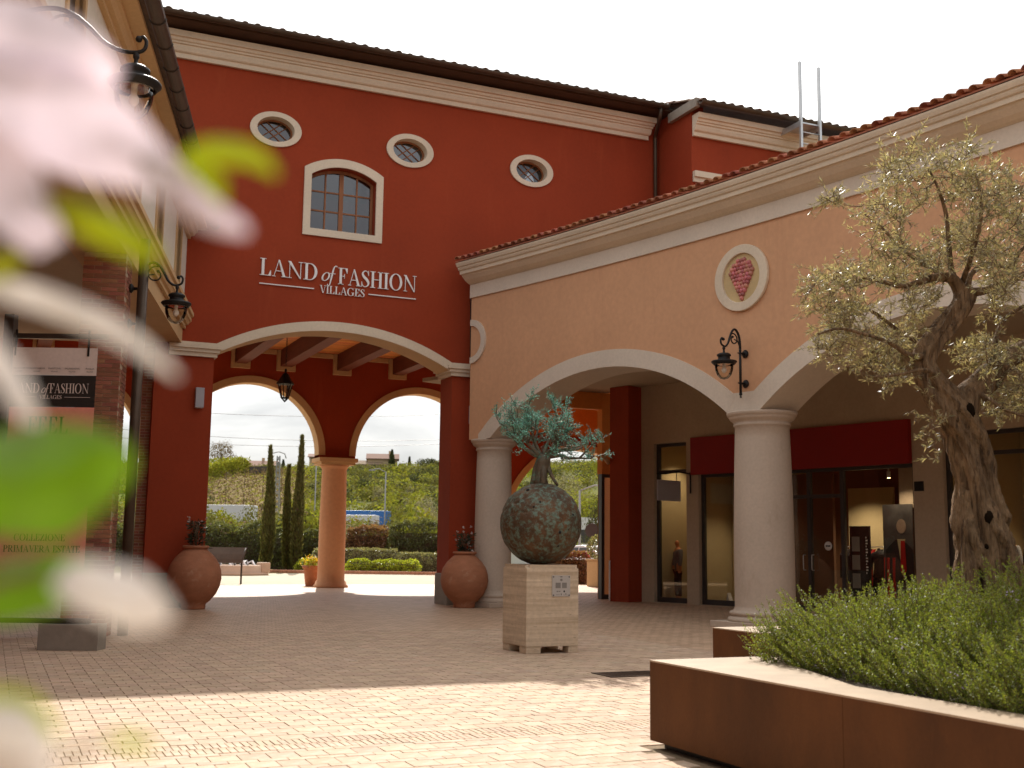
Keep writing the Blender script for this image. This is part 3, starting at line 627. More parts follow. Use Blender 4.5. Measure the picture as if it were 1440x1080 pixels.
def tiles(parent, spots, slope, m, rows_=7):
    """spots: list of (x, y, z, heading of up-slope)"""
    src = tile_mesh(); base = None; V0 = np.array([tuple(v) for v in src.v]); G = []
    Fq = [f for f in src.f if len(f) == 4]
    for (x, y, z, h) in spots:
        e = Matrix.Rotation(h - math.pi/2, 4, 'Z') @ Matrix.Rotation(slope, 4, 'X')
        if base is None: o = src.build('roof_tile', m, parent, local=True); base = o.data
        else: o = link('roof_tile', base, parent)
        o.matrix_basis = Matrix.Translation(Vector((x, y, z)) - ORG[parent.name] + Vector((rnd.gauss(0, .006), rnd.gauss(0, .012), rnd.gauss(0, .004)))) @ e @ Matrix.Rotation(rnd.gauss(0, 0.03), 4, 'Z')
        E3 = np.array(e.to_3x3())
        for r in range(1, rows_):
            off = E3 @ np.array([0, r*0.40, r*0.004]); jj = NR.normal(0, 0.006, 3)
            G.append((V0 @ E3.T + off + np.array([x, y, z]) + jj, np.array(Fq)))
    V, F = join_geo(G); o = raw('roof_tiles_above', V, F, m, parent); o['kind'] = 'stuff'
tiles(RB, [(2.75 + k*0.305, Y0-0.86, 14.115, math.pi/2) for k in range(48)], rad(18), m_tile2, 5)
tiles(RB, [(17.2 + k*0.305, EY-0.60, 13.765, math.pi/2) for k in range(32)], rad(16), m_tile2, 5)
# ------------------------------------------------------------------ lettering (hand drawn high-contrast serif capitals)
def _rect(a, b, c, d): return [(a, b), (c, b), (c, d), (a, d)]
HT, HH = 0.155, 0.036
def _ring(cx, cy, rx, ry, ix, iy, a0, a1, n=22):
    P = []
    aa = lin(rad(a0), rad(a1), n)
    return [[(cx+rx*math.cos(a), cy+ry*math.sin(a)), (cx+rx*math.cos(b), cy+ry*math.sin(b)), (cx+ix*math.cos(b), cy+iy*math.sin(b)), (cx+ix*math.cos(a), cy+iy*math.sin(a))] for a, b in zip(aa, aa[1:])]
def _stroke(pts, n=5):
    """variable-width stroke through (x, y, w)"""
    Q = []
    for i in range(len(pts)-1):
        p0, p1, p2, p3 = (np.array(pts[max(i-1, 0)]), np.array(pts[i]), np.array(pts[i+1]), np.array(pts[min(i+2, len(pts)-1)]))
        for k in range(n):
            t = k/n; Q.append(0.5*((2*p1) + (-p0+p2)*t + (2*p0-5*p1+4*p2-p3)*t*t + (-p0+3*p1-3*p2+p3)*t**3))
    Q.append(np.array(pts[-1])); out = []
    L_, R_ = [], []
    for i, q in enumerate(Q):
        d = Q[min(i+1, len(Q)-1)][:2] - Q[max(i-1, 0)][:2]; d = d/max(1e-6, np.linalg.norm(d)); nrm = np.array([-d[1], d[0]]); w_ = max(0.02, q[2])/2
        L_.append(q[:2]+nrm*w_); R_.append(q[:2]-nrm*w_)
    return [[tuple(L_[i]), tuple(L_[i+1]), tuple(R_[i+1]), tuple(R_[i])] for i in range(len(Q)-1)]
def glyph(c):
    t, h = HT, HH; st = _rect(.10, 0, .10+t, 1); sb = _rect(0, 0, .36, h); stp = _rect(0, 1-h, .36, 1)
    if c == 'L': return [st, stp, _rect(0, 0, .62, h), [(.66, 0), (.66, .32), (.63, .32), (.50, h), (.50, 0)]], .68
    if c == 'A': return [[(.09, 0), (.125, 0), (.41, .97), (.375, .97)], [(.36, 1), (.44, 1), (.82, 0), (.655, 0)], _rect(.20, .32, .62, .32+h), _rect(0, 0, .22, h), _rect(.56, 0, .90, h)], .86
    if c == 'N': return [_rect(.13, 0, .166, 1), [(.03, 1), (.21, 1), (.84, 0), (.77, 0)], _rect(.80, 0, .836, 1), _rect(.02, 0, .28, h), _rect(.68, 1-h, .96, 1)], .95
    if c == 'D': return [st, _rect(0, 0, .40, h), _rect(0, 1-h, .40, 1)] + _ring(.38, .5, .46, .5, .30, .5-h, -90, 90), .90
    if c == 'O': return _ring(.46, .5, .46, .52, .30, .48, 0, 360, 36), .96
    if c == 'Q': return _ring(.46, .5, .46, .52, .30, .48, 0, 360, 36), .96
    if c == 'F': return [st, _rect(0, 1-h, .60, 1), [(.64, 1), (.64, .70), (.61, .70), (.48, 1-h), (.48, 1)], _rect(.25, .49, .44, .49+h), [(.42, .37), (.45, .37), (.45, .65), (.42, .65)], _rect(0, 0, .38, h)], .66
    if c == 'E': return [st, _rect(0, 1-h, .60, 1), [(.62, 1), (.62, .72), (.59, .72), (.46, 1-h), (.46, 1)], _rect(.25, .49, .44, .49+h), [(.42, .37), (.45, .37), (.45, .65), (.42, .65)], _rect(0, 0, .62, h), [(.66, 0), (.66, .32), (.63, .32), (.50, h), (.50, 0)]], .70
    if c == 'S': return _stroke([(.50, .76, .02), (.45, .92, .04), (.29, .98, .045), (.14, .90, .08), (.10, .76, .125), (.20, .61, .16), (.37, .47, .17), (.50, .31, .15), (.50, .15, .10), (.36, .03, .05), (.21, .02, .04), (.09, .12, .04), (.06, .28, .02)]) + [_rect(.50, .70, .53, 1.0), _rect(.03, 0, .06, .32)], .60
    if c == 'H': return [st, _rect(.64, 0, .64+t, 1), _rect(.25, .49, .64, .49+h), sb, stp, _rect(.54, 0, .90, h), _rect(.54, 1-h, .90, 1)], .91
    if c == 'I': return [st, sb, stp], .37
    if c == 'V': return [[(.07, 1), (.235, 1), (.50, 0), (.42, 0)], [(.72, 1), (.755, 1), (.49, 0), (.455, 0)], _rect(0, 1-h, .32, 1), _rect(.60, 1-h, .86, 1)], .82
    if c == 'G': return _ring(.46, .5, .46, .52, .30, .48, 42, 318, 30) + [_rect(.68, .06, .68+t, .44), _rect(.55, .44-h, .92, .44), _rect(.77, .70, .80, 1.0)], .94
    if c == 'C': return _ring(.46, .5, .46, .52, .30, .48, 42, 318, 30) + [_rect(.77, .70, .80, 1.0)], .86
    if c == 'K': return [st, sb, stp, [(.25, .42), (.29, .42), (.70, .98), (.66, .98)], [(.36, .56), (.47, .68), (.86, 0), (.68, 0)], _rect(.54, 1-h, .82, 1), _rect(.56, 0, .92, h)], .90
    if c == 'Z': return [_rect(.04, 1-h, .66, 1), [(.47, 1-h), (.66, 1-h), (.22, h), (.03, h)], _rect(.03, 0, .66, h), [(.05, 1), (.05, .72), (.08, .72), (.20, 1-h), (.20, 1)], [(.67, 0), (.67, .28), (.64, .28), (.52, h), (.52, 0)]], .72
    if c == 'M': return [_rect(.12, 0, .15, 1), [(.03, 1), (.20, 1), (.54, 0), (.47, 0)], [(.49, 0), (.53, 0), (.86, 1), (.82, 1)], _rect(.82, 0, .82+t, 1), _rect(.02, 0, .25, h), _rect(.72, 0, 1.08, h), _rect(.82, 1-h, 1.06, 1)], 1.10
    if c == 'P': return [st, _rect(0, 0, .38, h), _rect(0, 1-h, .38, 1), _rect(.25, .44, .38, .44+h)] + _ring(.36, .72, .34, .28, .19, .28-h, -90, 90), .72
    if c == 'R': return [st, sb, _rect(0, 1-h, .38, 1), _rect(.25, .46, .38, .46+h)] + _ring(.36, .73, .34, .27, .19, .27-h, -90, 90) + [[(.34, .46), (.50, .46), (.82, 0), (.65, 0)], _rect(.64, 0, .90, h)], .86
    if c == 'T': return [_rect(.29, 0, .29+t, 1), _rect(.19, 0, .55, h), _rect(.02, 1-h, .72, 1), [(.02, 1), (.02, .70), (.05, .70), (.17, 1-h), (.17, 1)], [(.72, 1), (.72, .70), (.69, .70), (.57, 1-h), (.57, 1)]], .74
    if c == 'U': return [_rect(.10, .30, .10+t, 1), _rect(.70, .30, .735, 1), stp, _rect(.60, 1-h, .86, 1)] + _ring(.4175, .30, .3175, .32, .16, .27, 180, 360, 18), .86
    if c == 'o': return [[(x + y*.22, y*.56) for x, y in q] for q in _ring(.28, .5, .28, .52, .17, .45, 0, 360, 28)], .62
    if c == 'f': return _stroke([(-.16, -.20, .06), (-.08, -.27, .05), (.02, -.20, .06), (.12, .20, .10), (.22, .60, .11), (.31, .90, .08), (.42, 1.03, .05), (.54, .98, .06)]) + [_rect(.02, .50, .42, .50+h)], .46
    return [], .35
def words(parts, T, m, parent, name='letter', d0=0.0, d1=0.03):
    """parts: list of (string, x0, z0, cap height, x1 or None); each letter is its own mesh; T(x, depth, z)"""
    out = []
    for (txt, x0, z0, hgt, x1) in parts:
        adv = sum(glyph(c)[1] for c in txt); gap = 0.05
        kx = hgt if x1 is None else (x1-x0)/(adv + gap*(len(txt)-1)); x = x0
        for c in txt:
            G, a = glyph(c)
            if G:
                mb = MB()
                for i, q in enumerate(G):
                    e = 0.0004*(i % 5)
                    mb.prism([(x + u*kx, z0 + v*hgt) for u, v in q], lambda p, r: T(p, d0, r), lambda p, r, e=e: T(p, d1+e, r))
                mbo = mb.build(name, m, parent); out.append(mbo)
            x += (a+gap)*kx
    return out
TS = lambda x, d, z: (x, Y0 - 0.012 - d, z)
SG = thing('wall_sign', (7.7, Y0, 7.8), 'white raised lettering reading LAND of FASHION VILLAGES on the red wall', 'sign')
words([('LAND', 5.67, 8.09, 0.43, 7.14), ('of', 7.20, 8.11, 0.40, 7.60), ('FASHION', 7.66, 8.06, 0.43, 9.76), ('VILLAGES', 7.19, 7.79, 0.20, 8.37)], TS, m_white, SG)
for (a, b) in ((5.67, 7.05), (8.47, 9.76)):
    mb = MB(); mb.box(a, b, Y0-0.035, Y0-0.010, 7.868, 7.893); mb.build('rule', m_white, SG)

# ------------------------------------------------------------------ peach arcade building
PB = thing('peach_building', (13.6, 19.6, 0), 'curved peach coloured arcade building with cream arches and a red tiled roof', 'building')
HALF = 3.875
A1 = arcfun(4.74, HALF, 4.22, 1.36); A2 = arcfun(13.36, HALF, 4.22, 1.36); A3 = arcfun(21.98, HALF, 4.22, 1.36)
ARCS = [(4.74, A1), (13.36, A2), (21.98, A3)]
opens = [(c-HALF, c+HALF, lambda s: 4.215, f) for c, f in ARCS]
# wall sits on columns: no wall below the capitals
mb = MB(); strip_wall(mb, 0.0, 26.5, 4.22, 8.9, [(c-HALF, c+HALF, lambda s: 4.22, f) for c, f in ARCS], 0, 1.0, TP, 0.5)
mb.build('wall', [m_peach, m_trim], PB)
for c, f in ARCS:
    xs = [c-HALF + 2*HALF*(1-math.cos(math.pi*i/44))/2 for i in range(45)]; R_ = (HALF**2+1.36**2)/(2*1.36); zc = 4.22+1.36-R_
    o_ = []
    for x in xs:
        a = math.atan2(f(x)-zc, x-c); o_.append((c+(R_+.39)*math.cos(a), zc+(R_+.39)*math.sin(a)))
    xo = [p for p in o_]
    # trim stops against its neighbour's trim over the column
    lim0, lim1 = c-HALF-0.435, c+HALF+0.435
    o_ = [(max(lim0, min(lim1, x)), z) for x, z in o_]
    mb = MB(); band(mb, o_, [(x, f(x)-0.003) for x in xs], -0.04, 0.002, TP); mb.build('arch_trim', m_trim, PB)
    mb = MB(); band(mb, [(x, f(x)+0.03) for x in xs], [(x, f(x)-0.0035) for x in xs], 0.004, 1.002, TP); mb.build('arch_soffit', m_trim, PB)
for (a, b) in ((8.18, 9.92), (16.8, 18.54)):
    mb = MB(); mb.prism([(8.615+a-8.18, 4.219), (9.485+a-8.18, 4.219), (9.485+a-8.18+0.2, 4.45), (9.40+a-8.18, 4.60), (8.70+a-8.18, 4.60), (8.415+a-8.18, 4.45)], lambda s, z: TP(s, -0.037, z), lambda s, z: TP(s, 0.003, z)); mb.build('arch_spandrel', m_trim, PB)
mb = MB(); mb.prism([(.40, 4.219), (.866, 4.219), (.622, 4.518), (.40, 4.34)], lambda s, z: TP(s, -0.037, z), lambda s, z: TP(s, 0.003, z)); mb.build('arch_spandrel', m_trim, PB)
def column(s, r, r1):
    c = TP(s, 0.5, 0); k = r/0.585
    mb = MB(); prof_ = [(.73*k, .12), (.73*k, .16), (.71*k, .20), (.66*k, .215), (.655*k, .235), (.69*k, .255), (.695*k, .29), (.67*k, .315), (.615*k, .325), (.612*k, .35), (.587*k, .38)]
    n = 14
    for i in range(n+1):
        t_ = i/n; prof_.append((r + (r1-r)*t_**1.6 + 0.012*math.sin(math.pi*t_), 0.42 + (3.93-0.42)*t_))
    prof_ += [(r1+.03, 3.945), (r1+.03, 3.985), (r1+.01, 3.995), (r1+.045, 4.035), (r1+.10, 4.075), (r1+.12, 4.11), (r1+.12, 4.13), (r1+.15, 4.145), (r1+.165, 4.19), (r1+.165, 4.218)]
    mb.lathe(prof_, c, 56); o = mb.build('column', m_grey, PB)
    a = PANG(s); mb = MB(); mb.cbox((c[0], c[1], 0.001), 1.52*k, 1.52*k, 0.119, a); mb.build('column_plinth', m_grey, PB, bevel=0.012)
column(0.42, 0.465, 0.44); column(9.05, 0.585, 0.535); column(17.67, 0.585, 0.535)
# frieze and cornice
ss = lin(-0.02, 26.5, 54)
def psweep(name, prof_, m, s0=None):
    mb = MB(); mb.sweep(prof_, [(lambda n, z, s=s: TP(s, n, z)) for s in ([s0] if s0 is not None else []) + ss[(1 if s0 is not None else 0):]], closed=True); return mb.build(name, m, PB)
psweep('frieze', [(-0.045, 7.95), (-0.045, 8.30), (0.01, 8.30), (0.01, 7.95)], m_trim)
psweep('cornice', [(0.012, 8.302), (-0.05, 8.302), (-0.12, 8.33), (-0.22, 8.39), (-0.31, 8.47), (-0.345, 8.52), (-0.40, 8.52), (-0.41, 8.60), (-0.45, 8.62), (-0.475, 8.66), (-0.475, 8.69), (-0.51, 8.70), (-0.54, 8.76), (-0.55, 8.80), (0.012, 8.80)], m_cream)
mb = MB(); mb.sweep([(-0.56, 8.815), (-0.56, 8.845), (6.8, 11.11), (6.8, 11.07)], [(lambda n, z, s=s: TP(s, n, z)) for s in ss], closed=True); mb.build('roof', m_tile, PB)
sp = []
for k in range(108):
    s = 0.10 + k*0.245
    if s > 26.4: break
    p = TP(s, -0.60, 8.865); sp.append((p[0], p[1], p[2], PANG(s)))
tiles(PB, sp, rad(17), m_tile, 6)
# oval plaque half hidden by the red corner
mb = MB(); z_ = 6.78; band(mb, ell(0.02, z_, .60, .58, 24, -math.pi/2, math.pi/2, False), ell(0.02, z_, .43, .42, 24, -math.pi/2, math.pi/2, False), -0.05, 0.002, TP); mb.build('half_ring', m_trim, PB)
# medallion
MD = thing('oval_medallion', TP(9.05, -0.05, 6.92), 'cream framed oval plaque with a red and pink berry shaped relief on the peach wall', 'medallion')
mb = MB(); band(mb, ell(9.05, 6.92, .71, .68), ell(9.05, 6.92, .50, .50), -0.07, -0.001, TP, True); mb.build('frame', m_cream, MD, bevel=0.012)
m_med = mat('ochre_relief_ground', (0.55, 0.40, 0.20), 0.8, 0.1, 3); m_berry = mat('glazed_red_relief', (0.50, 0.17, 0.145), 0.5, 0.2, 14, isl=0.35, spec=0.4)
mb = MB(); mb.poly([TP(s, -0.02, z) for s, z in ell(9.05, 6.92, .505, .505)]); mb.build('ground_plate', m_med, MD)
mb = MB(); rr = random.Random(3)
for i in range(11):
    for j in range(9):
        v = -0.42 + i*0.078; u = (j-4)*0.082 + (0.041 if i % 2 else 0)
        hw = 0.30*math.sqrt(max(0, 1-((v-0.08)/0.32)**2)) if v > 0.08 else 0.30*max(0, (v+0.46)/0.54)**0.7
        if abs(u) < hw: mb.sphere(TP(9.05+u+rr.uniform(-.006, .006), -0.03, 6.92+v+rr.uniform(-.006, .006)), rr.uniform(0.044, 0.056), 12)
o = mb.build('berry_relief', m_berry, MD)
# arcade ceiling, shop wall, pillars
mb = MB(); mb.sweep([(1.0, 6.15), (6.3, 6.15), (6.3, 6.25), (1.0, 6.25)], [(lambda n, z, s=s: TP(s, n, z)) for s in lin(-3.2, 26, 40)], closed=True); mb.build('arcade_ceiling', m_beige, PB)
mb = MB(); SHOPN = 6.0
strip_wall(mb, -0.1, 26, 0, 6.15, [(1.0, 2.12, lambda s: 0.02, lambda s: 4.46), (2.52, 8.69, lambda s: 0.02, lambda s: 3.54), (9.42, 16.2, lambda s: 0.02, lambda s: 4.16)], SHOPN, SHOPN+0.3, TP, 0.5)
mb.build('shop_wall', [m_beige, m_beige], PB)
def pbox(mb, s0, s1, n0, n1, z0, z1, m=0):
    k = max(1, int((s1-s0)/1.0)); mb.sweep([(n0, z0), (n1, z0), (n1, z1), (n0, z1)], [(lambda n, z, s=s: TP(s, n, z)) for s in lin(s0, s1, k)], m, closed=True)
mb = MB(); pbox(mb, -0.12, 0.56, 5.45, 6.32, 0, 6.14); mb.build('red_pillar', m_red, PB)
mb = MB(); pbox(mb, -0.14, -0.10, 5.43, 5.47, 0.02, 1.15); mb.build('corner_guard', m_white, PB)
mb = MB(); pbox(mb, -0.14, -0.10, 6.24, 6.28, 0.02, 1.15); mb.build('corner_guard', m_white, PB)
# fascia panel over the shop front
mb = MB(); pbox(mb, 2.37, 5.5, 5.86, 5.995, 3.52, 4.54); mb.build('fascia_panel', m_fascia, PB, bevel=0.006)
mb = MB(); pbox(mb, 5.504, 8.69, 5.86, 5.995, 3.52, 4.54); mb.build('fascia_panel', m_fascia, PB, bevel=0.006)
def shopframe(s0, s1, z1, mull, trans, name='shop_window', depth=0.10):
    f = bpy.data.objects.new(name, None); COL.objects.link(f); f.parent = PB; ORG[f.name] = ORG[PB.name]
    n0, n1 = SHOPN+0.12, SHOPN+0.12+depth; w_ = 0.09
    mb = MB(); pbox(mb, s0+0.002, s0+w_, n0, n1, 0.022, z1-0.002); pbox(mb, s1-w_, s1-0.002, n0, n1, 0.022, z1-0.002); pbox(mb, s0+w_+.001, s1-w_-.001, n0, n1, 0.022, 0.16); pbox(mb, s0+w_+.001, s1-w_-.001, n0, n1, z1-w_, z1-0.002)
    for x in mull: pbox(mb, x-w_/2, x+w_/2, n0-0.01, n1, 0.161, z1-w_-.001)
    for (a, b, z) in trans: pbox(mb, a, b, n0+0.005, n1-0.005, z, z+w_)
    mb.build('frame', m_frame, f)
    xs_ = [s0+w_] + [v for x in mull for v in (x-w_/2, x+w_/2)] + [s1-w_]
    for a, b in zip(xs_[::2], xs_[1::2]):
        zs = [0.161] + [v for (p, q, z) in trans if p <= a+0.06 and q >= b-0.06 for v in (z, z+w_)] + [z1-w_]
        for z0_, z1_ in zip(zs[::2], zs[1::2]):
            mb = MB(); pbox(mb, a, b, SHOPN+0.165, SHOPN+0.175, z0_, z1_); mb.build('pane', m_glass, f)
    return f
shopframe(1.0, 2.12, 4.46, [], [(1.09, 2.03, 3.62)])
SF = shopframe(2.52, 8.69, 3.54, [4.35, 4.95, 5.82, 6.75], [(5.0, 6.70, 2.80)], 'shop_front')
for s in (5.70, 5.94):   # door pulls
    mb = MB(); pts = [TP(s, 6.12, 1.02), TP(s, 6.03, 1.02), TP(s, 6.03, 1.40), TP(s, 6.12, 1.40)]; mb.tube(bend(pts, 4, 0.04), 0.013, 8); mb.build('door_handle', m_alu, SF)
shopframe(9.42, 16.2, 4.16, [12.8], [(9.5, 16.1, 3.62)], 'shop_window')
mb = MB(); mb.lathe([(0.001, -0.004), (0.11, -0.004), (0.11, 0.004), (0.001, 0.004)], (0, 0, 0), 24)
c = Vector(TP(6.32, 6.15, 1.62)); a = PANG(6.32); Q = Matrix.Translation(c) @ Matrix.Rotation(a, 4, 'Z') @ Matrix.Rotation(rad(90), 4, 'Y')
mb.v = [Q @ v for v in mb.v]; mb.build('door_sticker', m_white, SF)
mb = MB(); 
for k in range(3): pbox(mb, 6.26+k*0.045, 6.295+k*0.045, 6.138, 6.143, 1.60, 1.64)
mb.build('sticker_print', m_black, SF)
t = thing('number_plate', TP(8.84, 5.99, 3.0), 'small black square plate on the beige shop pillar', 'plate'); mb = MB(); pbox(mb, 8.73, 8.95, 5.965, 5.998, 2.88, 3.10); mb.build('plate', m_black, t, bevel=0.004)
# corner shop face at the end of the arcade (faces the plaza)
OY = 30.62
mb = MB(); mb.box(16.62, 17.7, OY, OY+0.3, 3.70, 6.14); mb.box(14.2, 16.619, OY+0.02, OY+0.32, 5.64, 6.14); mb.build('orange_wall', m_orange, PB)
mb = MB(); mb.box(17.30, 24.0, YB-0.22, YB-0.06, 5.80, 8.2); mb.build('orange_wall', m_orange, PB)
mb = MB(); mb.box(17.25, 24.0, YB-0.26, YB-0.055, 5.56, 5.795); mb.build('string_course', m_red, PB)
mb = MB(); mb.box(16.62, 16.72, OY+0.02, OY+0.22, 0.0, 3.695); mb.box(16.722, 17.6, OY+0.04, OY+0.20, 0.0, 0.14); mb.box(16.722, 17.6, OY+0.04, OY+0.20, 3.60, 3.695); mb.build('corner_frame', m_frame, PB)
mb = MB(); mb.box(16.722, 17.6, OY+0.10, OY+0.112, 0.141, 3.599); mb.build('corner_pane', m_glass, PB)
mb = MB(); mb.prism([(16.66, 30.95), (23.4, 40.35), (23.6, 40.35), (16.86, 30.95)], lambda x, y: (x, y, 0), lambda x, y: (x, y, 8.2)); mb.build('orange_wall', m_orange, PB)
# ------------------------------------------------------------------ shop interior
IN = thing('shop_interior', TP(8, 9, 0), 'dim brown room with spot lights seen through the shop glass', 'shop room'); IN['kind'] = 'structure'
del IN['category']
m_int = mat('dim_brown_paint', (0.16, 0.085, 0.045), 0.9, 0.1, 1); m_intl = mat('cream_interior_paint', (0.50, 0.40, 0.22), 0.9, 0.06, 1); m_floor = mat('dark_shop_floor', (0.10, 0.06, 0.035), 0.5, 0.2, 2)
def ibox(name, s0, s1, n0, n1, z0, z1, m): 
    mb = MB(); pbox(mb, s0, s1, n0, n1, z0, z1); return mb.build(name, m, IN)
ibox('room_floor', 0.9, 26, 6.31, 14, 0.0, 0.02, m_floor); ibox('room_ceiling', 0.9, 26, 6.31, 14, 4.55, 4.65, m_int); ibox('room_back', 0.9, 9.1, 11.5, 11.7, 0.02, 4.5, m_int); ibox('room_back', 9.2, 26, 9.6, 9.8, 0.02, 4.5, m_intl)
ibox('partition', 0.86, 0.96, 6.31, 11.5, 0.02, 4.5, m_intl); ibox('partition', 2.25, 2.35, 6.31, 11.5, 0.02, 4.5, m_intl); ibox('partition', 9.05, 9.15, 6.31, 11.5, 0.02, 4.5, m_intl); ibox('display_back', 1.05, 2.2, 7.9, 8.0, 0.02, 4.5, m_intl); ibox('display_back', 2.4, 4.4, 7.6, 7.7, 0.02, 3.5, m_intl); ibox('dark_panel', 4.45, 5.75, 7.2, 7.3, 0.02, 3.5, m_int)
ibox('bright_view_panel', 3.9, 5.2, 10.8, 10.9, 0.9, 3.3, m_intl); ibox('header_panel', 7.75, 8.6, 6.9, 6.95, 2.55, 3.5, m_beige); ibox('display_plinth', 2.75, 3.9, 6.6, 7.4, 0.021, 0.10, m_intl)  # lit cream panel added in place of a bright view reflected in the glass
def spotlamp(s, n, z, lab):
    t = thing('ceiling_spot', TP(s, n, z), lab, 'spot lamp', 'spot lamps in the shop'); mb = MB(); c = TP(s, n, z); mb.lathe([(0.045, -0.02), (0.05, 0.14), (0.02, 0.15), (0.02, 0.3)], c, 12); mb.build('lamp_case', m_white, t)
    mb = MB(); mb.lathe([(0.001, -0.012), (0.040, -0.012), (0.040, -0.022), (0.001, -0.022)], c, 12); mb.build('lamp_lens', m_spot, t)
for i, (s, n, z) in enumerate([(3.9, 6.8, 3.30), (7.05, 7.6, 3.35), (7.3, 8.6, 3.25), (7.45, 9.5, 3.15), (8.05, 7.3, 3.4)]):
    spotlamp(s, n, z, ['spot lamp over the display window left of the shop door', 'first white spot lamp behind the shop door glass', 'second lit spot lamp deeper in the brown shop', 'lowest lit spot lamp at the back of the brown shop', 'white spot lamp beside the pale header panel'][i])
m_poster = mat('dark_photo_print', (0.075, 0.068, 0.062), 0.7, 0.3, 4); m_skin = mat('pale_photo_tone', (0.30, 0.21, 0.15), 0.8, 0.2, 3); m_redc = mat('red_cloth', (0.42, 0.012, 0.008), 0.8, 0.2, 6)
t = thing('shop_poster', TP(8.2, 6.8, 0.2), 'dark poster of a suited man with a red tie inside the shop window', 'poster'); mb = MB(); pbox(mb, 7.50, 8.26, 6.60, 6.63, 0.25, 2.62); mb.build('board', m_poster, t)
def flat(poly, s0, z0, n, m, nm):
    mb = MB(); mb.prism(poly, lambda a, b: TP(s0+a, n, z0+b), lambda a, b: TP(s0+a, n-0.006, z0+b)); return mb.build(nm, m, t)
flat([(p[0], p[1]) for p in ell(0, 0, .12, .17, 18)], 7.97, 2.10, 6.598, m_skin, 'face_print'); flat([(-.36, 0), (.36, 0), (.34, .75), (.10, .98), (-.10, .98), (-.34, .75)], 7.91, 0.8, 6.595, m_cloth_blk, 'suit_print')
flat([(-.10, 0), (.10, 0), (.0, -.75)], 7.97, 1.80, 6.586, m_intl, 'shirt_print'); flat([(-.05, 0), (.05, 0), (.075, -.7), (0, -.85), (-.075, -.7)], 8.01, 1.76, 6.578, m_redc, 'tie_print')
m_navy = mat('navy_cloth', (0.012, 0.016, 0.03), 0.9, 0.2, 9); m_stripe = mat('grey_striped_cloth', (0.22, 0.21, 0.20), 0.9, 0.4, 3, streak=(1, 1, 14)); m_org = mat('orange_face_paint', (0.55, 0.22, 0.10), 0.6, 0.1, 5); m_greycl = mat('grey_cloth', (0.16, 0.155, 0.15), 0.9, 0.15, 6)
rk = thing('garment_rack', TP(5.9, 8.6, 0.02), 'rack of dark and red clothes deep inside the brown shop', 'clothes rack')
mb = MB(); mb.tube([TP(5.0, 8.7, 0.02), TP(5.0, 8.7, 1.62), TP(6.5, 8.7, 1.62), TP(6.5, 8.7, 0.02)], .018, 6); mb.build('rail', m_alu, rk)
for k in range(14):
    s = 5.08 + k*.103; h = rnd.uniform(.75, 1.05); mb = MB(); mb.prism([(-.22, 0), (.22, 0), (.20, h*.8), (.05, h), (-.05, h), (-.20, h*.8)], lambda u, z: TP(s-.02, 8.7+u, 1.56-h+z), lambda u, z: TP(s+.03, 8.7+u, 1.56-h+z)); mb.build('garment', [m_cloth_blk, m_redc, m_stripe, m_intl, m_cloth_blk][k*7 % 5], rk)
t = thing('red_banner_cloth', TP(7.72, 6.6, 0.4), 'bright red cloth hanging low inside the shop window', 'cloth'); mb = MB(); mb.sweep([(6.60, 0.42), (6.62, 0.42), (6.60, 1.36), (6.585, 1.36)], [(lambda n, z, s=s, k=k: TP(s + (z-0.9)*0.02, n + 0.02*math.sin(k*1.3), z)) for k, s in enumerate(lin(7.50, 7.80, 10))], closed=True); mb.build('cloth', m_redc, t)
t = thing('display_board', TP(7.0, 6.9, 0.1), 'black display frame with pale photographs and vertical lettering inside the shop', 'display board'); mb = MB(); pbox(mb, 6.40, 6.94, 6.90, 6.95, 0.1, 2.12); mb.build('frame', m_cloth_blk, t)
for z in (1.50, 1.05, 0.60):
    mb = MB(); pbox(mb, 6.47, 6.67, 6.88, 6.898, z, z+0.36); mb.build('photo', m_plate2, t)
for k in range(13): mb = MB(); pbox(mb, 6.84, 6.855 + 0.03*(k % 3 > 0), 6.885, 6.898, 1.82-k*0.072, 1.855-k*0.072); mb.build('letter_mark', m_white, t)
